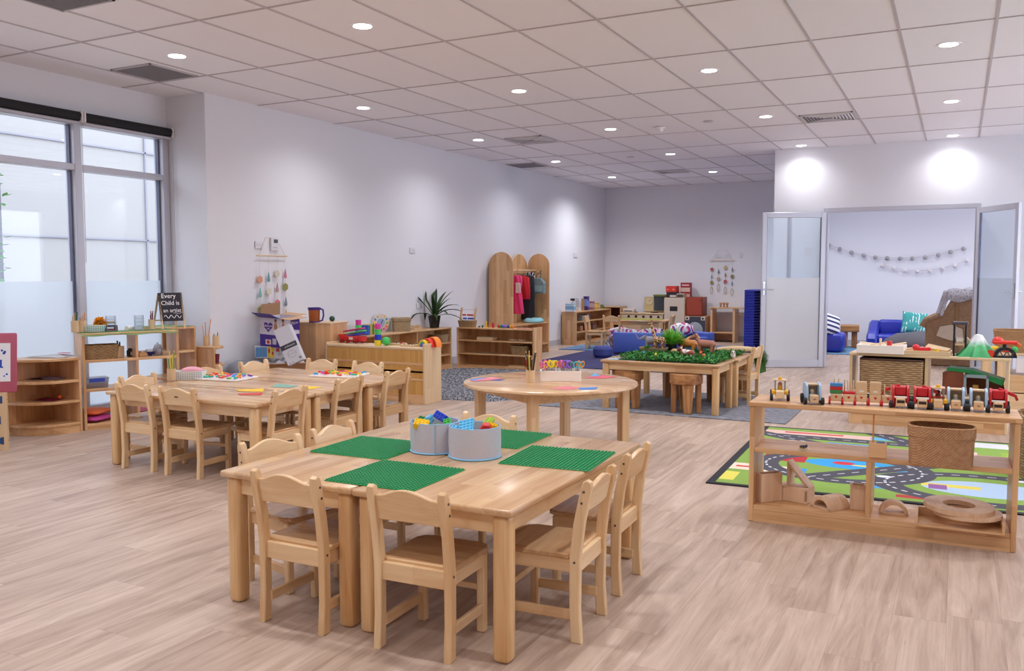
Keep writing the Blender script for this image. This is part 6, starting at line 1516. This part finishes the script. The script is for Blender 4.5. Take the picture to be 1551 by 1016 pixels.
obj('mane', MB().bar((.08, 0, .155), (.125, 0, .20), .012, .03), plain('#e0c49a', .7), hs)
animal('toy_cow', 'red-brown and white toy cow lying on the front edge of the mat', on((-2.307, 8.204, 0.48), GZ), math.radians(165), .14, .055, '#a85a4a', .2, (.02, .02), .04, .22, True, (lambda m: (m.col(m.ramp(m.n('TexNoise', i={'Vector': m.xyz()[0], 'Scale': 14}).outputs[0], [(.48, lin('#a0503c')), (.52, lin('#e8dcdc'))])), m.m)[1])(NT('cow_patches')))
t = thing('toy_tortoise', 'tan toy tortoise on a slice of wood mid-table', 'toy animal', on((-2.512, 8.473, 0.485), .497))
obj('shell', MB().lathe([(0, .034), (.025, .028), (.038, .012), (.036, .006), (0, .006)], n=16), plain('#c2a878', .6, noise=.3, nscale=60), t); obj('head', MB().ball((.045, 0, .02), (.014, .010, .010), 10, 6), plain('#b59a6a', .6), t)
for sx in (-1, 1):
    for sy in (-1, 1): obj('leg', MB().ball((sx*.028, sy*.028, .007), (.012, .009, .007), 8, 6), plain('#b59a6a', .6), t)
t = thing('wood_slice', 'round bark-edged slice of wood under the tortoise', 'wood slice', on((-2.528, 8.506, 0.475), AZ_+.012))
obj('disc', MB().lathe([(0, 0), (.075, 0), (.078, .014), (0, .014)], n=28), plain('#c9a878', .7, noise=.15, nscale=60), t); obj('bark', MB().lathe([(.076, 0), (.080, .002), (.081, .012), (.078, .0145)], n=28), plain('#5a4632', .9), t)
t = animal('toy_hen', 'small orange toy animal at the front of the mat below the horse', on((-2.119, 8.077, 0.48), GZ), math.radians(250), .05, .055, '#d9682c', .3, (.012, .028), .022, .3)
t = thing('toy_calf', 'small black and white toy calf peeping up at the right table edge', 'toy animal', on((-1.896, 8.317, 0.469), AZ_), math.radians(-70), 'toy animals on the leafy table')
obj('body', MB().ball((0, 0, .03), (.035, .025, .03), 14, 8), plain('#e6dedc', .5), t); obj('head', MB().ball((.025, 0, .058), (.022, .022, .02), 12, 8), plain('#e2d6d2', .5), t)
for s in (-1, 1): obj('eye_patch', MB().ball((.04, s*.01, .064), .007, 8, 6), plain('#2a2426'), t); obj('ear', MB().ball((.02, s*.024, .07), (.008, .012, .006), 8, 6), plain('#2a2426'), t)
one('blue_pompom', 'small blue ball in the leaves below the shallow bowl', 'ball', MB().ball((0, 0, .018), .018, 12, 8), plain('#3a5cc8', .5), on((-2.738, 8.177, 0.49), AZ_+.012))
one('yellow_pompom', 'small yellow ball in the leaves below the shallow bowl', 'ball', MB().ball((0, 0, .016), .016, 12, 8), plain('#e8dc3c', .5), on((-2.59, 8.095, 0.49), AZ_+.012))
# second table: driftwood and turf
lg = MB().tube([(-.24, 0, .02), (-.12, .01, .035), (.02, -.005, .04), (.14, .01, .035), (.24, 0, .03)], [.008, .025, .030, .030, .022], 10)
one('driftwood_log', 'pale driftwood branch lying on the table by the single chair', 'branch', lg, plain('#d6bd96', .8, bump=.6, nscale=40), on((-2.029, 8.956, 0.469), AZ_), .25)
tf = MB(); rnd = random.Random(15)
def turf(rnd, m, fn, n, ln=.03, c=2):
    for k in range(n):
        p, nrm_ = fn(rnd); d = (nrm_+Vector((rnd.uniform(-.5, .5), rnd.uniform(-.5, .5), rnd.uniform(-.3, .5)))).normalized(); L = rnd.uniform(.5, 1)*ln
        m.ribbon([p, p+d*L*.6, p+d*L], [.006, .007, .002], mi=k % c)
def tfn(rnd):
    v = rnd.random(); x = rnd.uniform(-.14, .20)
    if v < .45: return Vector((x, rnd.uniform(-.16, .16), .10+.0)), Vector((0, 0, 1))
    a = rnd.uniform(-.2, 1.4); return Vector((.20+.05*math.sin(a), rnd.uniform(-.16, .16), .05+.05*math.cos(a)-.12*rnd.random())), Vector((1, 0, .2))
tf.grid(lambda u, v: Vector(((-.14+.34*min(1, u*1.5)+(0 if u < .67 else .045*math.sin((u-.67)*4)), -.17+.34*v, .10 if u < .62 else .10-.22*((u-.62)/.38)**1.3))), 16, 6)
tf.solid(.006); turf(rnd, tf, tfn, 2600, .04)
q = (-1.838, 8.57, 0.469)
one('turf_roll', 'curled green artificial turf behind the single chair', 'artificial turf', tf, [plain('#4a7a34', .9), plain('#6a9a44', .9)], (-2.03, 9.16, .372), -.1, sharp=9, kind='stuff')

def stool(label, loc, rz, dark=False):
    t = thing('stump_stool', label, 'stool', loc, rz, 'solid timber stump stools')
    obj('seat', MB().lathe([(0, .265), (.142, .265), (.150, .272), (.150, .352), (.142, .362), (0, .362)], n=36), W5('x'), t)
    for k in range(4):
        a = k*PI/2+.2; m = MB()
        pl_ = [(-.036, 0), (.036, 0), (.052, .268), (-.052, .268)]
        m.prism(pl_, -.022, .022, 'y', bev=.006); m.move(Matrix.Rotation(a-PI/2, 4, 'Z') @ Matrix.Translation((0, -.112, 0)))
        obj('leg', m, W5('z'), t)
    return t
st = stool('stump stool tucked under the front right of the animal table', (-2.195, 7.775, .009), .22)
dup(st, (-2.785, 7.85, .009), .9, 'stump stool tucked under the front left of the animal table')
dup(st, (-2.56, 8.70, .009), .5, 'shaded stump stool behind, under the rear table, left one')
dup(st, (-2.08, 8.62, .009), 1.2, 'shaded stump stool behind, under the rear table, right one')
dup(st, (-2.08, 9.16, .0), 1.0, 'stump stool holding the curl of artificial turf behind the single chair')

# ================================================================== FAR CORNER
bc = shelf('book_shelf', 'three-level wooden bookcase against the long wall in the far corner', 1.75, .29, .60, [.42, .23, .05], [], W3('z'), .03, .02, loc=(-6.235, 15.28, 0), rz=PI/2, mat=W3)
FB = 'packets on the far bookcase'
def pkt(label, px_, w, d, h, hexc, band=None, name='packet', z=.601, x=-6.24):
    t = thing(name, label, 'packet', (px_[0], px_[1], z), PI/2+.1, FB)
    obj('carton', MB().box(-w/2, w/2, -d/2, d/2, 0, h, .003), plain(hexc, .5), t)
    if band: obj('label', MB().box(-w/2-.001, w/2+.001, -d/2-.001, -d/2, h*.25, h*.7), plain(band, .5), t); obj('side_label', MB().box(-w/2-.001, -w/2, -d/2, d/2, h*.3, h*.8), plain(band, .5), t)
    return t
pk = pkt('white tub with a pale blue lid at the near end of the far bookcase', (-6.2, 14.385, 0.625), .12, .16, .13, '#d9dfe8', '#86b8d8')
obj('lid', MB().box(-.062, .062, -.082, .082, .13, .145, .003), plain('#7fb8dc', .4), pk)
t = thing('spray_bottle', 'grey spray bottle with a black trigger on the far bookcase', 'bottle', on((-6.27, 14.669, 0.625), .601), 0)
obj('bottle', MB().lathe([(0, 0), (.035, 0), (.035, .15), (.014, .19), (0, .19)], n=18), plain('#a9aab2', .4), t); obj('trigger', MB().box(-.05, .03, -.015, .015, .19, .23, .004), BLACK, t)
pkt('tall white packet on the far bookcase', (-6.2, 14.752, 0.611), .13, .07, .245, '#d8d8de', '#c2c4ce')
pkt('tan packet between the white and purple packets on the far bookcase', (-6.24, 15.037, 0.612), .10, .06, .22, '#a98458')
pkt('dark purple packet on the far bookcase', (-6.2, 15.134, 0.609), .12, .08, .26, '#3a2a78', '#7a8fd8')
pkt('mauve printed packet right of the purple one on the far bookcase', (-6.2, 15.399, 0.612), .14, .08, .16, '#8a6274', '#b9a0a8')
pkt('yellow packet toward the far end of the far bookcase', (-6.22, 15.721, 0.613), .10, .07, .12, '#c89a3c', '#e0b85a')
pkt('small olive pot shaped packet at the far end of the far bookcase', (-6.24, 16.053, 0.614), .06, .06, .075, '#6a7a4a')
for k, (yy, z, c, w, lab) in enumerate(((14.85, .421, '#9aa0aa', .1, 'grey box on the upper board of the far bookcase, nearest'), (15.15, .421, '#3f5fa8', .12, 'blue box on the upper board of the far bookcase'), (14.80, .231, '#b98a6a', .12, 'tan box on the middle board of the far bookcase, nearest'), (15.10, .231, '#a83a34', .10, 'red box on the middle board of the far bookcase'), (15.45, .231, '#8a6a6a', .16, 'mauve box on the middle board of the far bookcase'))):
    one('storage_box', lab, 'box', MB().box(-.07, .07, -w/2, w/2, 0, .10, .004), plain(c, .5), (-6.22, yy, z), group='boxes inside the far bookcase')
# stacked chairs, far play table
chair(-5.27, 14.02, 3, "wooden chair seen from behind at the left end of the far play table")
chair(-5.62, 13.80, -80, "wooden chair seen side-on beside the far bookcase, left of the far play table")
chair(-4.40, 14.58, 95, "wooden chair at the far play table's right end, before the white fridge")
ft = thing('play_table', 'far wooden play table covered with an olive cloth', 'table', (-4.97, 14.60, 0.012), .05)
obj('tabletop', MB().lathe([(0, .44), (.50, .44), (.52, .455), (.51, .468), (0, .468)], n=40, sy=.6, sq=4), W1('x'), ft)
for sx in (-1, 1):
    for sy in (-1, 1): obj('leg', MB().box(sx*.43-.028, sx*.43+.028, sy*.23-.028, sy*.23+.028, 0, .44, .006), W2('z'), ft)
obj('apron', MB().box(-.42, .42, -.24, -.22, .38, .44), W2('x'), ft)
one('table_cloth', 'olive green cloth spread on the far play table', 'cloth', MB().lathe([(0, 0), (.40, 0), (.40, .006), (0, .006)], n=36, sy=.55, sq=4), plain('#8a8a3c', .9), (-4.97, 14.60, .481), .05)
BLU = plain('#4f6ac4', .5)
def couch(name, label, loc, rz, w, d, h):
    t = thing(name, label, 'sofa', loc, rz)
    obj('back', MB().box(-w/2, w/2, -d/2, -d/2+.16, 0.02, h, .03, seg=2), BLU, t); obj('seat', MB().box(-w/2+.1, w/2-.1, -d/2+.15, d/2, .02, h*.55, .03, seg=2), BLU, t)
    for s in (-1, 1): obj('arm', MB().box(s*w/2-.06-.06*s, s*w/2+.06-.06*s, -d/2+.05, d/2, .02, h*.8, .03, seg=2), BLU, t)
    return t
couch('play_couch', 'small blue play couch seen from behind, patterned throw along its back', (-4.47, 13.20, .012), .08, .80, .48, .35)
def swirlm():
    m = NT('swirl_print'); v, x, y, z = m.xyz(); w = m.n('TexVoronoi', i={'Vector': v, 'Scale': 4}); d = m.n('TexWave', i={'Vector': v, 'Scale': 2.2, 'Distortion': 7, 'Detail': 1})
    a = m.ramp(w.outputs[0].node.outputs[1] if False else m.math('FRACT', m.math('MULTIPLY', w.outputs[0], 2.8)), [(.0, lin('#efe9ee')), (.2, lin('#d9408c')), (.38, lin('#4a3a9c')), (.52, lin('#f0ecf0')), (.68, lin('#e8d83c')), (.76, lin('#54a8c8')), (.88, lin('#c83a6c'))]); e = a.node.color_ramp; e.interpolation = 'CONSTANT'
    m.col(m.mix(m.math('GREATER_THAN', d.outputs[1], .8), a, lin('#ece6ee'))).p(Roughness=.9); return m.m
SW = swirlm()
th_ = MB().grid(lambda u, v: Vector((-.44+.80*u, -.11+.26*v, (.36+.045*math.sin(v*PI)*(1+.4*math.sin(u*9))) if .12 < v < .95 else .28-.04*math.sin(u*12))), 30, 10)
th_.grid(lambda u, v: Vector((-.455+.03*math.sin(v*8), -.14+.2*u, .40-.32*v)), 6, 10); th_.solid(.012)
one('patterned_throw', 'bright swirl-patterned throw draped over the blue play couch', 'blanket', th_, SW, (-4.465, 13.08, .012), .08, sharp=2)
couch('play_couch', 'second small blue play couch, mostly hidden behind the potted grass', (-3.85, 13.95, .0), 2.6, .6, .45, .33)
one('patterned_throw', 'swirl-patterned cushion cover heaped on the second play couch behind', 'blanket', MB().lathe([(0, 0), (.46, 0), (.5, .05), (.42, .13), (.2, .17), (0, .18)], n=24, sx=.42, sy=.3, sq=3), SW, (-4.02, 13.95, .30), .3, sharp=2)
one('pouffe', 'round dark blue floor pouffe at the left end of the animal table', 'pouffe', MB().lathe([(0, 0), (.12, 0), (.15, .04), (.15, .13), (.12, .17), (0, .18)], n=28), plain('#39458c', .7), on((-4.784, 12.349, 0.012), .0125))
# play kitchen along the far wall
KY = 16.32
KP = W4('z'); KW = plain('#c9b39c', .5)
k2 = thing('open_cabinet', 'low open cabinet with dark inside, left end of the play kitchen', 'cabinet', (-6.09, KY, 0))
for s in (-1, 1): obj('side_panel', MB().box(s*.19-.012, s*.19+.012, -.15, .2, 0, .64), W3('z'), k2)
obj('top', MB().box(-.205, .205, -.15, .2, .62, .64), W3('x'), k2); obj('back_panel', MB().box(-.178, .178, .18, .195, .02, .62), plain('#6a4038', .6), k2); obj('shelf_board', MB().box(-.178, .178, -.14, .18, .40, .42), W3('x'), k2)
obj('shelf_board', MB().box(-.178, .178, -.14, .18, .05, .07), W3('x'), k2)
sv = thing('play_stove', 'wooden play stove with black knobs along its front', 'play kitchen', (-5.45, KY-.02, 0))
obj('body', MB().box(-.42, .42, -.16, .2, 0, .50, .005), plain('#c7aa8c', .5), sv); obj('worktop', MB().box(-.44, .44, -.18, .21, .50, .525, .004), W4('x'), sv)
for k in range(5): obj('knob', MB().cyl((-.26+k*.15, -.178, .455), .022, .02, n=14, rot=(PI/2, 0, 0)), BLACK, sv)
obj('oven_door', MB().box(-.02, .38, -.168, -.16, .06, .40, .004), plain('#a8906f', .5), sv); obj('front_stripe', MB().box(-.42, .42, -.166, -.16, .415, .495), plain('#d0bba2', .5), sv)
obj('hot_plate', MB().cyl((-.2, 0, .525), .07, .008), BLACK, sv); obj('hot_plate', MB().cyl((.2, 0, .525), .07, .008), BLACK, sv)
kt = thing('toy_kettle', 'white toy breadbin at the left of the play stove', 'toy', (-5.75, KY-.06, .526))
obj('body', MB().box(-.12, .12, -.07, .07, 0, .075, .015, seg=2), plain('#d4c8be', .5), kt); obj('slot', MB().box(-.08, .08, -.0715, -.07, .02, .035), BLACK, kt)
kb = thing('kitchen_backboard', 'wooden backboard with a round clock and grey curtain over the play stove', 'play kitchen', (-5.27, FY-.06, 0))
obj('board', MB().box(-.26, .28, -.012, .012, .535, .83, .004), plain('#cdb98a', .5), kb)
obj('clock_face', MB().lathe([(0, 0), (.07, 0), (.07, .012), (0, .012)], (-.16, -.012, .74), 24, rot=(PI/2, 0, 0)), plain('#d8c9a2', .5), kb); obj('clock_hand', MB().ob((-.15, -.026, .75), (.008, .004, .05), (0, .6, 0)), plain('#6a5a3a'), kb)
cu_ = MB().grid(lambda u, v: Vector((-.06+.24*u, -.03+.012*math.sin(u*38), .86-.30*v)), 40, 6).solid(.003)
obj('curtain', cu_, plain('#7d8694', .9), kb); obj('pelmet', MB().box(-.07, .19, -.05, -.02, .835, .875, .004), plain('#6f7a34', .6), kb)
obj('window_panel', MB().box(.19, .27, -.02, -.012, .6, .8), plain('#d6c49a', .5), kb)
fg = thing('play_fridge', 'white wooden play fridge with a small dark window', 'play kitchen', (-4.81, KY, 0))
obj('body', MB().box(-.205, .205, -.14, .2, 0, .825, .004), W3('z'), fg); obj('fridge_door', MB().box(-.205, .195, -.16, -.14, .33, .82, .005), plain('#cdbfb2', .5), fg)
obj('dark_window', MB().box(-.09, .06, -.1625, -.16, .57, .66), plain('#2a2628', .4), fg); obj('lower_opening', MB().box(-.17, .17, -.1415, -.14, .05, .29), plain('#6a3a28', .6), fg)
def carton(name, label, loc, w, d, h, hexc, parts, cat='box', grp='boxes on top of the play fridge'):
    t = thing(name, label, cat, loc, 0, grp); obj('carton', MB().box(-w/2, w/2, -d/2, d/2, 0, h, .003), plain(hexc, .5), t)
    for (x0, x1, z0, z1, c) in parts: obj('printed_panel', MB().box(x0, x1, -d/2-.0015, -d/2, z0, z1), plain(c, .5), t)
carton('game_box', 'black printed box at the lower left on the play fridge', (-4.89, KY, .826), .20, .2, .105, '#26222a', [(-.03, .09, .01, .05, '#c9c2c2')])
carton('game_box', 'bright red box stacked on the black box', (-4.90, KY, .9315), .205, .2, .115, '#d0342a', [(-.09, -.04, .04, .06, '#e87a6a'), (.03, .07, .04, .06, '#f0a090')])
carton('game_box', 'small cream printed box in the middle on the play fridge', (-4.71, KY-.05, .826), .14, .16, .08, '#b9a894', [(-.06, .06, .01, .06, '#4a4038')])
carton('game_box', 'tall dark red and cream box at the back right on the play fridge', (-4.66, KY+.11, .826), .19, .12, .285, '#9c2834', [(-.09, .09, .11, .19, '#d8b8a8'), (-.09, .09, .0, .07, '#d4a898'), (-.07, .07, .225, .25, '#e0c4bc')])
rc = thing('red_cupboard', 'dark red wooden cupboard on top of the toy washing machine', 'cupboard', (-4.43, KY, .482), 0)
obj('body', MB().box(-.16, .16, -.14, .18, 0, .36, .008), plain('#8a3a2a', .45), rc); obj('cupboard_door', MB().box(-.145, .145, -.152, -.14, .02, .34, .004), plain('#9c4230', .45), rc); obj('knob', MB().ball((.12, -.158, .3), .012, 10, 6), plain('#5a2a20'), rc)
wm = thing('toy_washing_machine', 'dark toy washing machine with a big pale round door', 'play kitchen', (-4.40, KY-.02, 0))
obj('body', MB().box(-.20, .20, -.15, .2, 0, .48, .005), W3('z'), wm); obj('front_panel', MB().box(-.195, .195, -.162, -.15, .03, .475, .003), plain('#3f4350', .5), wm)
obj('drum_door', MB().lathe([(0, .012), (.115, .012), (.135, .0), (0, 0)], (0, -.162, .225), 32, rot=(PI/2, 0, 0)), plain('#9aa0ae', .35), wm); obj('door_ring', MB().tube([(.138*math.cos(k*PI/16), -.166, .225+.138*math.sin(k*PI/16)) for k in range(32)], .008, 6, closed=True), plain('#b9bcc6', .4), wm)
for s in (-1, 1):
    d_ = obj('dial_plate', MB().box(s*.15-.04, s*.15+.04, -.168, -.162, .405, .475, .003), plain('#d8cdc2', .5), wm); obj('dial', MB().cyl((s*.15, -.168, .44), .018, .012, n=14, rot=(PI/2, 0, 0)), BLACK, d_)
dk = thing('side_desk', 'plain thin-legged wooden desk under the far wall decoration', 'desk', (-3.80, KY, 0))
obj('desk_top', MB().box(-.34, .36, -.18, .2, .635, .655, .003), W3('x'), dk)
for x in (-.30, .12): obj('side_panel', MB().box(x-.02, x+.02, -.16, .18, 0, .635), W3('z'), dk)
obj('shelf_board', MB().box(-.28, .10, -.14, .18, .17, .19), W3('x'), dk); obj('back_panel', MB().box(-.28, .10, .17, .18, .02, .17), W3('x'), dk); obj('bracket', MB().box(.14, .34, -.1, .1, .52, .535), W3('x'), dk)
for k in range(3): one('wooden_bead', 'small wooden acorn figure on the far desk, %s of three' % ('left', 'middle', 'right')[k], 'toy', MB().lathe([(0, 0), (.02, 0), (.014, .05), (.032, .06), (.02, .085), (0, .09)], n=14), plain('#a8764a', .6), (-3.95+k*.06, KY-.05, .656), group='small wooden figures on the desk')
# stretcher bed stack
bed = thing('stacking_bed', 'blue stretcher bed in the tall stack by the left glass door', 'bed', (-2.78, 14.95, 0), 0, 'stacked blue stretcher beds')
obj('sheet', MB().box(-.38, .22, -.30, .30, .012, .040, .006), plain('#2230a0', .5), bed); obj('skirt', MB().box(-.385, -.22, -.305, .305, .0, .0445, .004), plain('#2a38b4', .5), bed)
fr = MB(); fr.box(.22, .27, -.30, .30, .02, .035); fr.box(-.2, .25, -.31, -.30, .022, .034); obj('frame', fr, BLACK, bed)
for k in range(1, 22): dup(bed, (-2.78, 14.95, k*.0462), 0)

# ================================================================== ROOM BEYOND THE GLASS DOORS
def garland(label, loc, pts, r, hexc):
    t = thing('ball_garland', label, 'garland', loc, 0, 'felt ball garlands')
    obj('string', MB().tube([(x, 0, z+.01) for x, z in pts], .003, 5), plain('#b9b2b6', .8), t)
    for x, z in pts: obj('ball', MB().ball((x, -.02, z), r, 14, 10), plain(hexc, .8), t)
garland('upper garland of grey balls on the back wall', (0, FY-.05, 0), [(-2.09, 1.79), (-1.905, 1.72), (-1.71, 1.658), (-1.505, 1.606), (-1.314, 1.565), (-1.123, 1.55), (-.915, 1.542), (-.721, 1.543), (-.52, 1.56), (-.319, 1.597), (-.135, 1.645), (.06, 1.70)], .038, '#a9a4a8')
garland('lower garland of white balls on the back wall', (0, FY-.05, 0), [(-1.203, 1.422), (-1.015, 1.376), (-.827, 1.333), (-.637, 1.317), (-.446, 1.329), (-.252, 1.37), (-.063, 1.413), (.115, 1.495)], .034, '#dcd6d8')
SB = plain('#2c37a6', .35)
so_ = thing('blue_sofa', 'blue vinyl two-seat sofa against the back wall', 'sofa', (-.70, 15.98, 0))
obj('seat', MB().box(-.50, .50, -.34, .15, .05, .27, .05, seg=3), SB, so_); obj('base', MB().box(-.56, .56, -.30, .25, .0, .12, .02), SB, so_)
for x in (-.25, .25): obj('back_cushion', MB().box(x-.245, x+.245, .02, .24, .22, .50, .05, seg=3), SB, so_)
for s in (-1, 1):
    m = MB().prism([(-.40, .02), (.25, .02), (.25, .48), (.10, .46), (-.15, .32), (-.36, .28), (-.42, .2)], s*.56-.085, s*.56+.085, 'x', bev=.03); obj('arm', m, SB, so_)
so_.scale = (1, 1, 1)
PTL = NT('teal_frond_print'); v, x, y, z = PTL.xyz(); w = PTL.n('TexWave', i={'Vector': v, 'Scale': 7, 'Distortion': 7, 'Detail': 2}); n1 = PTL.n('TexNoise', i={'Vector': v, 'Scale': 7}).outputs[0]
PTL.col(PTL.mix(PTL.math('MULTIPLY', PTL.math('GREATER_THAN', w.outputs[1], .72), PTL.math('GREATER_THAN', n1, .5)), lin('#3f9a98'), lin('#d0dde0'))).p(Roughness=.9)
cushion('teal cushion with white fronds leaning on the blue sofa', (-.64, 15.84, .44), .38, .14, '#3f9a98', rot=(1.15, .1, .1), mat=PTL.m, name='teal_cushion')
oc = thing('blue_armchair', 'blue vinyl armchair just inside the left glass door', 'armchair', (-1.98, 15.05, .014), 0)
obj('seat', MB().box(-.17, .36, -.32, .30, .0, .31, .07, seg=3), SB, oc); obj('back', MB().box(-.19, -.02, -.32, .32, .0, .60, .05, seg=3), SB, oc)
STR = NT('navy_white_stripes'); v, x, y, z = STR.xyz(); STR.col(STR.mix(STR.math('GREATER_THAN', STR.math('FRACT', STR.math('MULTIPLY', y, 13)), .45), lin('#2c3468'), lin('#e4e4ec'))).p(Roughness=.9)
cushion('navy and white striped cushion on the blue armchair', (-1.86, 14.86, .45), .36, .12, '#fff', rot=(1.2, .3, .75), mat=STR.m, name='striped_cushion')
sg = thing('stump_table', 'chunky orange timber stump stool between the armchair and sofa', 'stool', (-1.64, 15.95, .014), .1)
obj('seat', MB().box(-.15, .15, -.14, .14, .27, .39, .012), W5('x'), sg); obj('leg', MB().box(-.14, -.03, -.1, .1, 0, .27, .01), W5('z'), sg); obj('leg', MB().box(.03, .12, -.1, .1, 0, .27, .01), W5('z'), sg)
bb_ = MB().lathe([(0, 0), (.40, 0), (.50, .06), (.52, .14), (.44, .25), (.28, .33), (.10, .37), (0, .375)], n=40)
for v_ in bb_.bm.verts: v_.co.z *= 1+.05*math.sin(v_.co.x*14)*math.cos(v_.co.y*11)
one('bean_bag', 'dark grey bean bag in front of the blue sofa', 'bean bag', bb_, plain('#57545c', .9), (-.55, 14.75, .015), sharp=2)
WK = woven('wicker', '#836248', '#bd9a76', 45)
wc = thing('wicker_armchair', 'high-backed brown wicker armchair with a speckled throw', 'armchair', (-.03, 13.72, .0), math.radians(0))
sd = [(-.30, 0), (.38, 0), (.38, .98), (.22, 1.0), (.12, .92), (.05, .70), (-.02, .64), (-.22, .62), (-.32, .55)]
sd = [(-.36, 0), (.40, 0), (.40, 1.0), (.20, 1.0), (.02, .92), (-.10, .72), (-.22, .66), (-.36, .60)]
obj('side_panel', MB().prism(sd, -.34, -.28, 'y', bev=.02), WK, wc); obj('side_panel', MB().prism(sd, .28, .34, 'y', bev=.02), WK, wc)
obj('back', MB().box(.32, .40, -.28, .28, 0, 1.02, .02), WK, wc); obj('seat', MB().box(-.32, .34, -.28, .28, .28, .36, .02), WK, wc); obj('front_apron', MB().box(-.36, -.31, -.28, .28, .0, .30, .01), WK, wc)
for s in (-1, 1): obj('arm_roll', MB().tube([(-.40, s*.31, .54), (-.37, s*.31, .61), (-.24, s*.31, .67), (-.10, s*.31, .73), (.0, s*.31, .92), (.18, s*.31, 1.01), (.40, s*.31, 1.02)], .045, 10), WK, wc)
obj('post', MB().box(.0, .05, -.352, -.34, .0, .9, .004), plain('#8a6a48', .7), wc)
THR = NT('speckled_throw'); v, x, y, z = THR.xyz(); nz = THR.n('TexNoise', i={'Vector': v, 'Scale': 55, 'Detail': 3, 'Roughness': .8}).outputs[0]; THR.col(THR.ramp(nz, [(.36, lin('#6e6a78')), (.46, lin('#d9d6dc')), (.7, lin('#efeef2'))])).p(Roughness=.95)
tw = MB().grid(lambda u, v: Vector((-.10+.52*u, -.38+.76*v, 1.075+.03*math.sin(u*9)*math.sin(v*7)-.08*abs(2*v-1)**4-.02*(1-u))), 20, 18)
tw.grid(lambda u, v: Vector((-.10-.10*v+.05*math.sin(u*5), -.38+.10*u, 1.05-.36*v)), 8, 12)
tw.grid(lambda u, v: Vector((-.10+.52*u, -.385-.008*math.sin(u*20), 1.07-.14*v*(1+.3*math.sin(u*6)))), 20, 6); tw.solid(.014)
one('speckled_throw', 'grey and white speckled throw over the wicker armchair back', 'blanket', tw, THR.m, (-.03, 13.72, 0), sharp=2)
hs_ = MB().prism([(-.22, .42), (-.05, .36), (.12, .36), (.10, .52), (-.04, .58), (-.18, .55)], -.362, -.345, 'y', bev=.003)
one('cream_cushion', 'cream cushion showing through the side opening of the wicker armchair', 'cushion', hs_, [plain('#c9bba8', .8, noise=.2, nscale=60)], (-.03, 13.72, 0))
# exterior planting seen at the left edge of the window
ivy = MB(); rnd = random.Random(31)
for k in range(1500):
    p = Vector((-9.85+.5*rnd.random(), 5.42+.60*rnd.random(), rnd.uniform(-.1, 2.4))); a = rnd.random()*6.28; d = Vector((math.cos(a), math.sin(a), rnd.uniform(-.5, .5)))*.08
    ivy.ribbon([p, p+d*.5, p+d], [.02, .06, .01], mi=k % 2)
one('outdoor_shrub', 'green shrub outside at the left edge of the window', 'shrub', ivy, [plain('#3f7a34', .7), plain('#5c9a48', .7)], sharp=9)
one('outdoor_column', 'dark grey column outside at the left edge of the window', 'column', MB().box(-10.4, -9.95, 5.5, 6.36, -.12, 4.2, .01), plain('#5c5a68', .7))
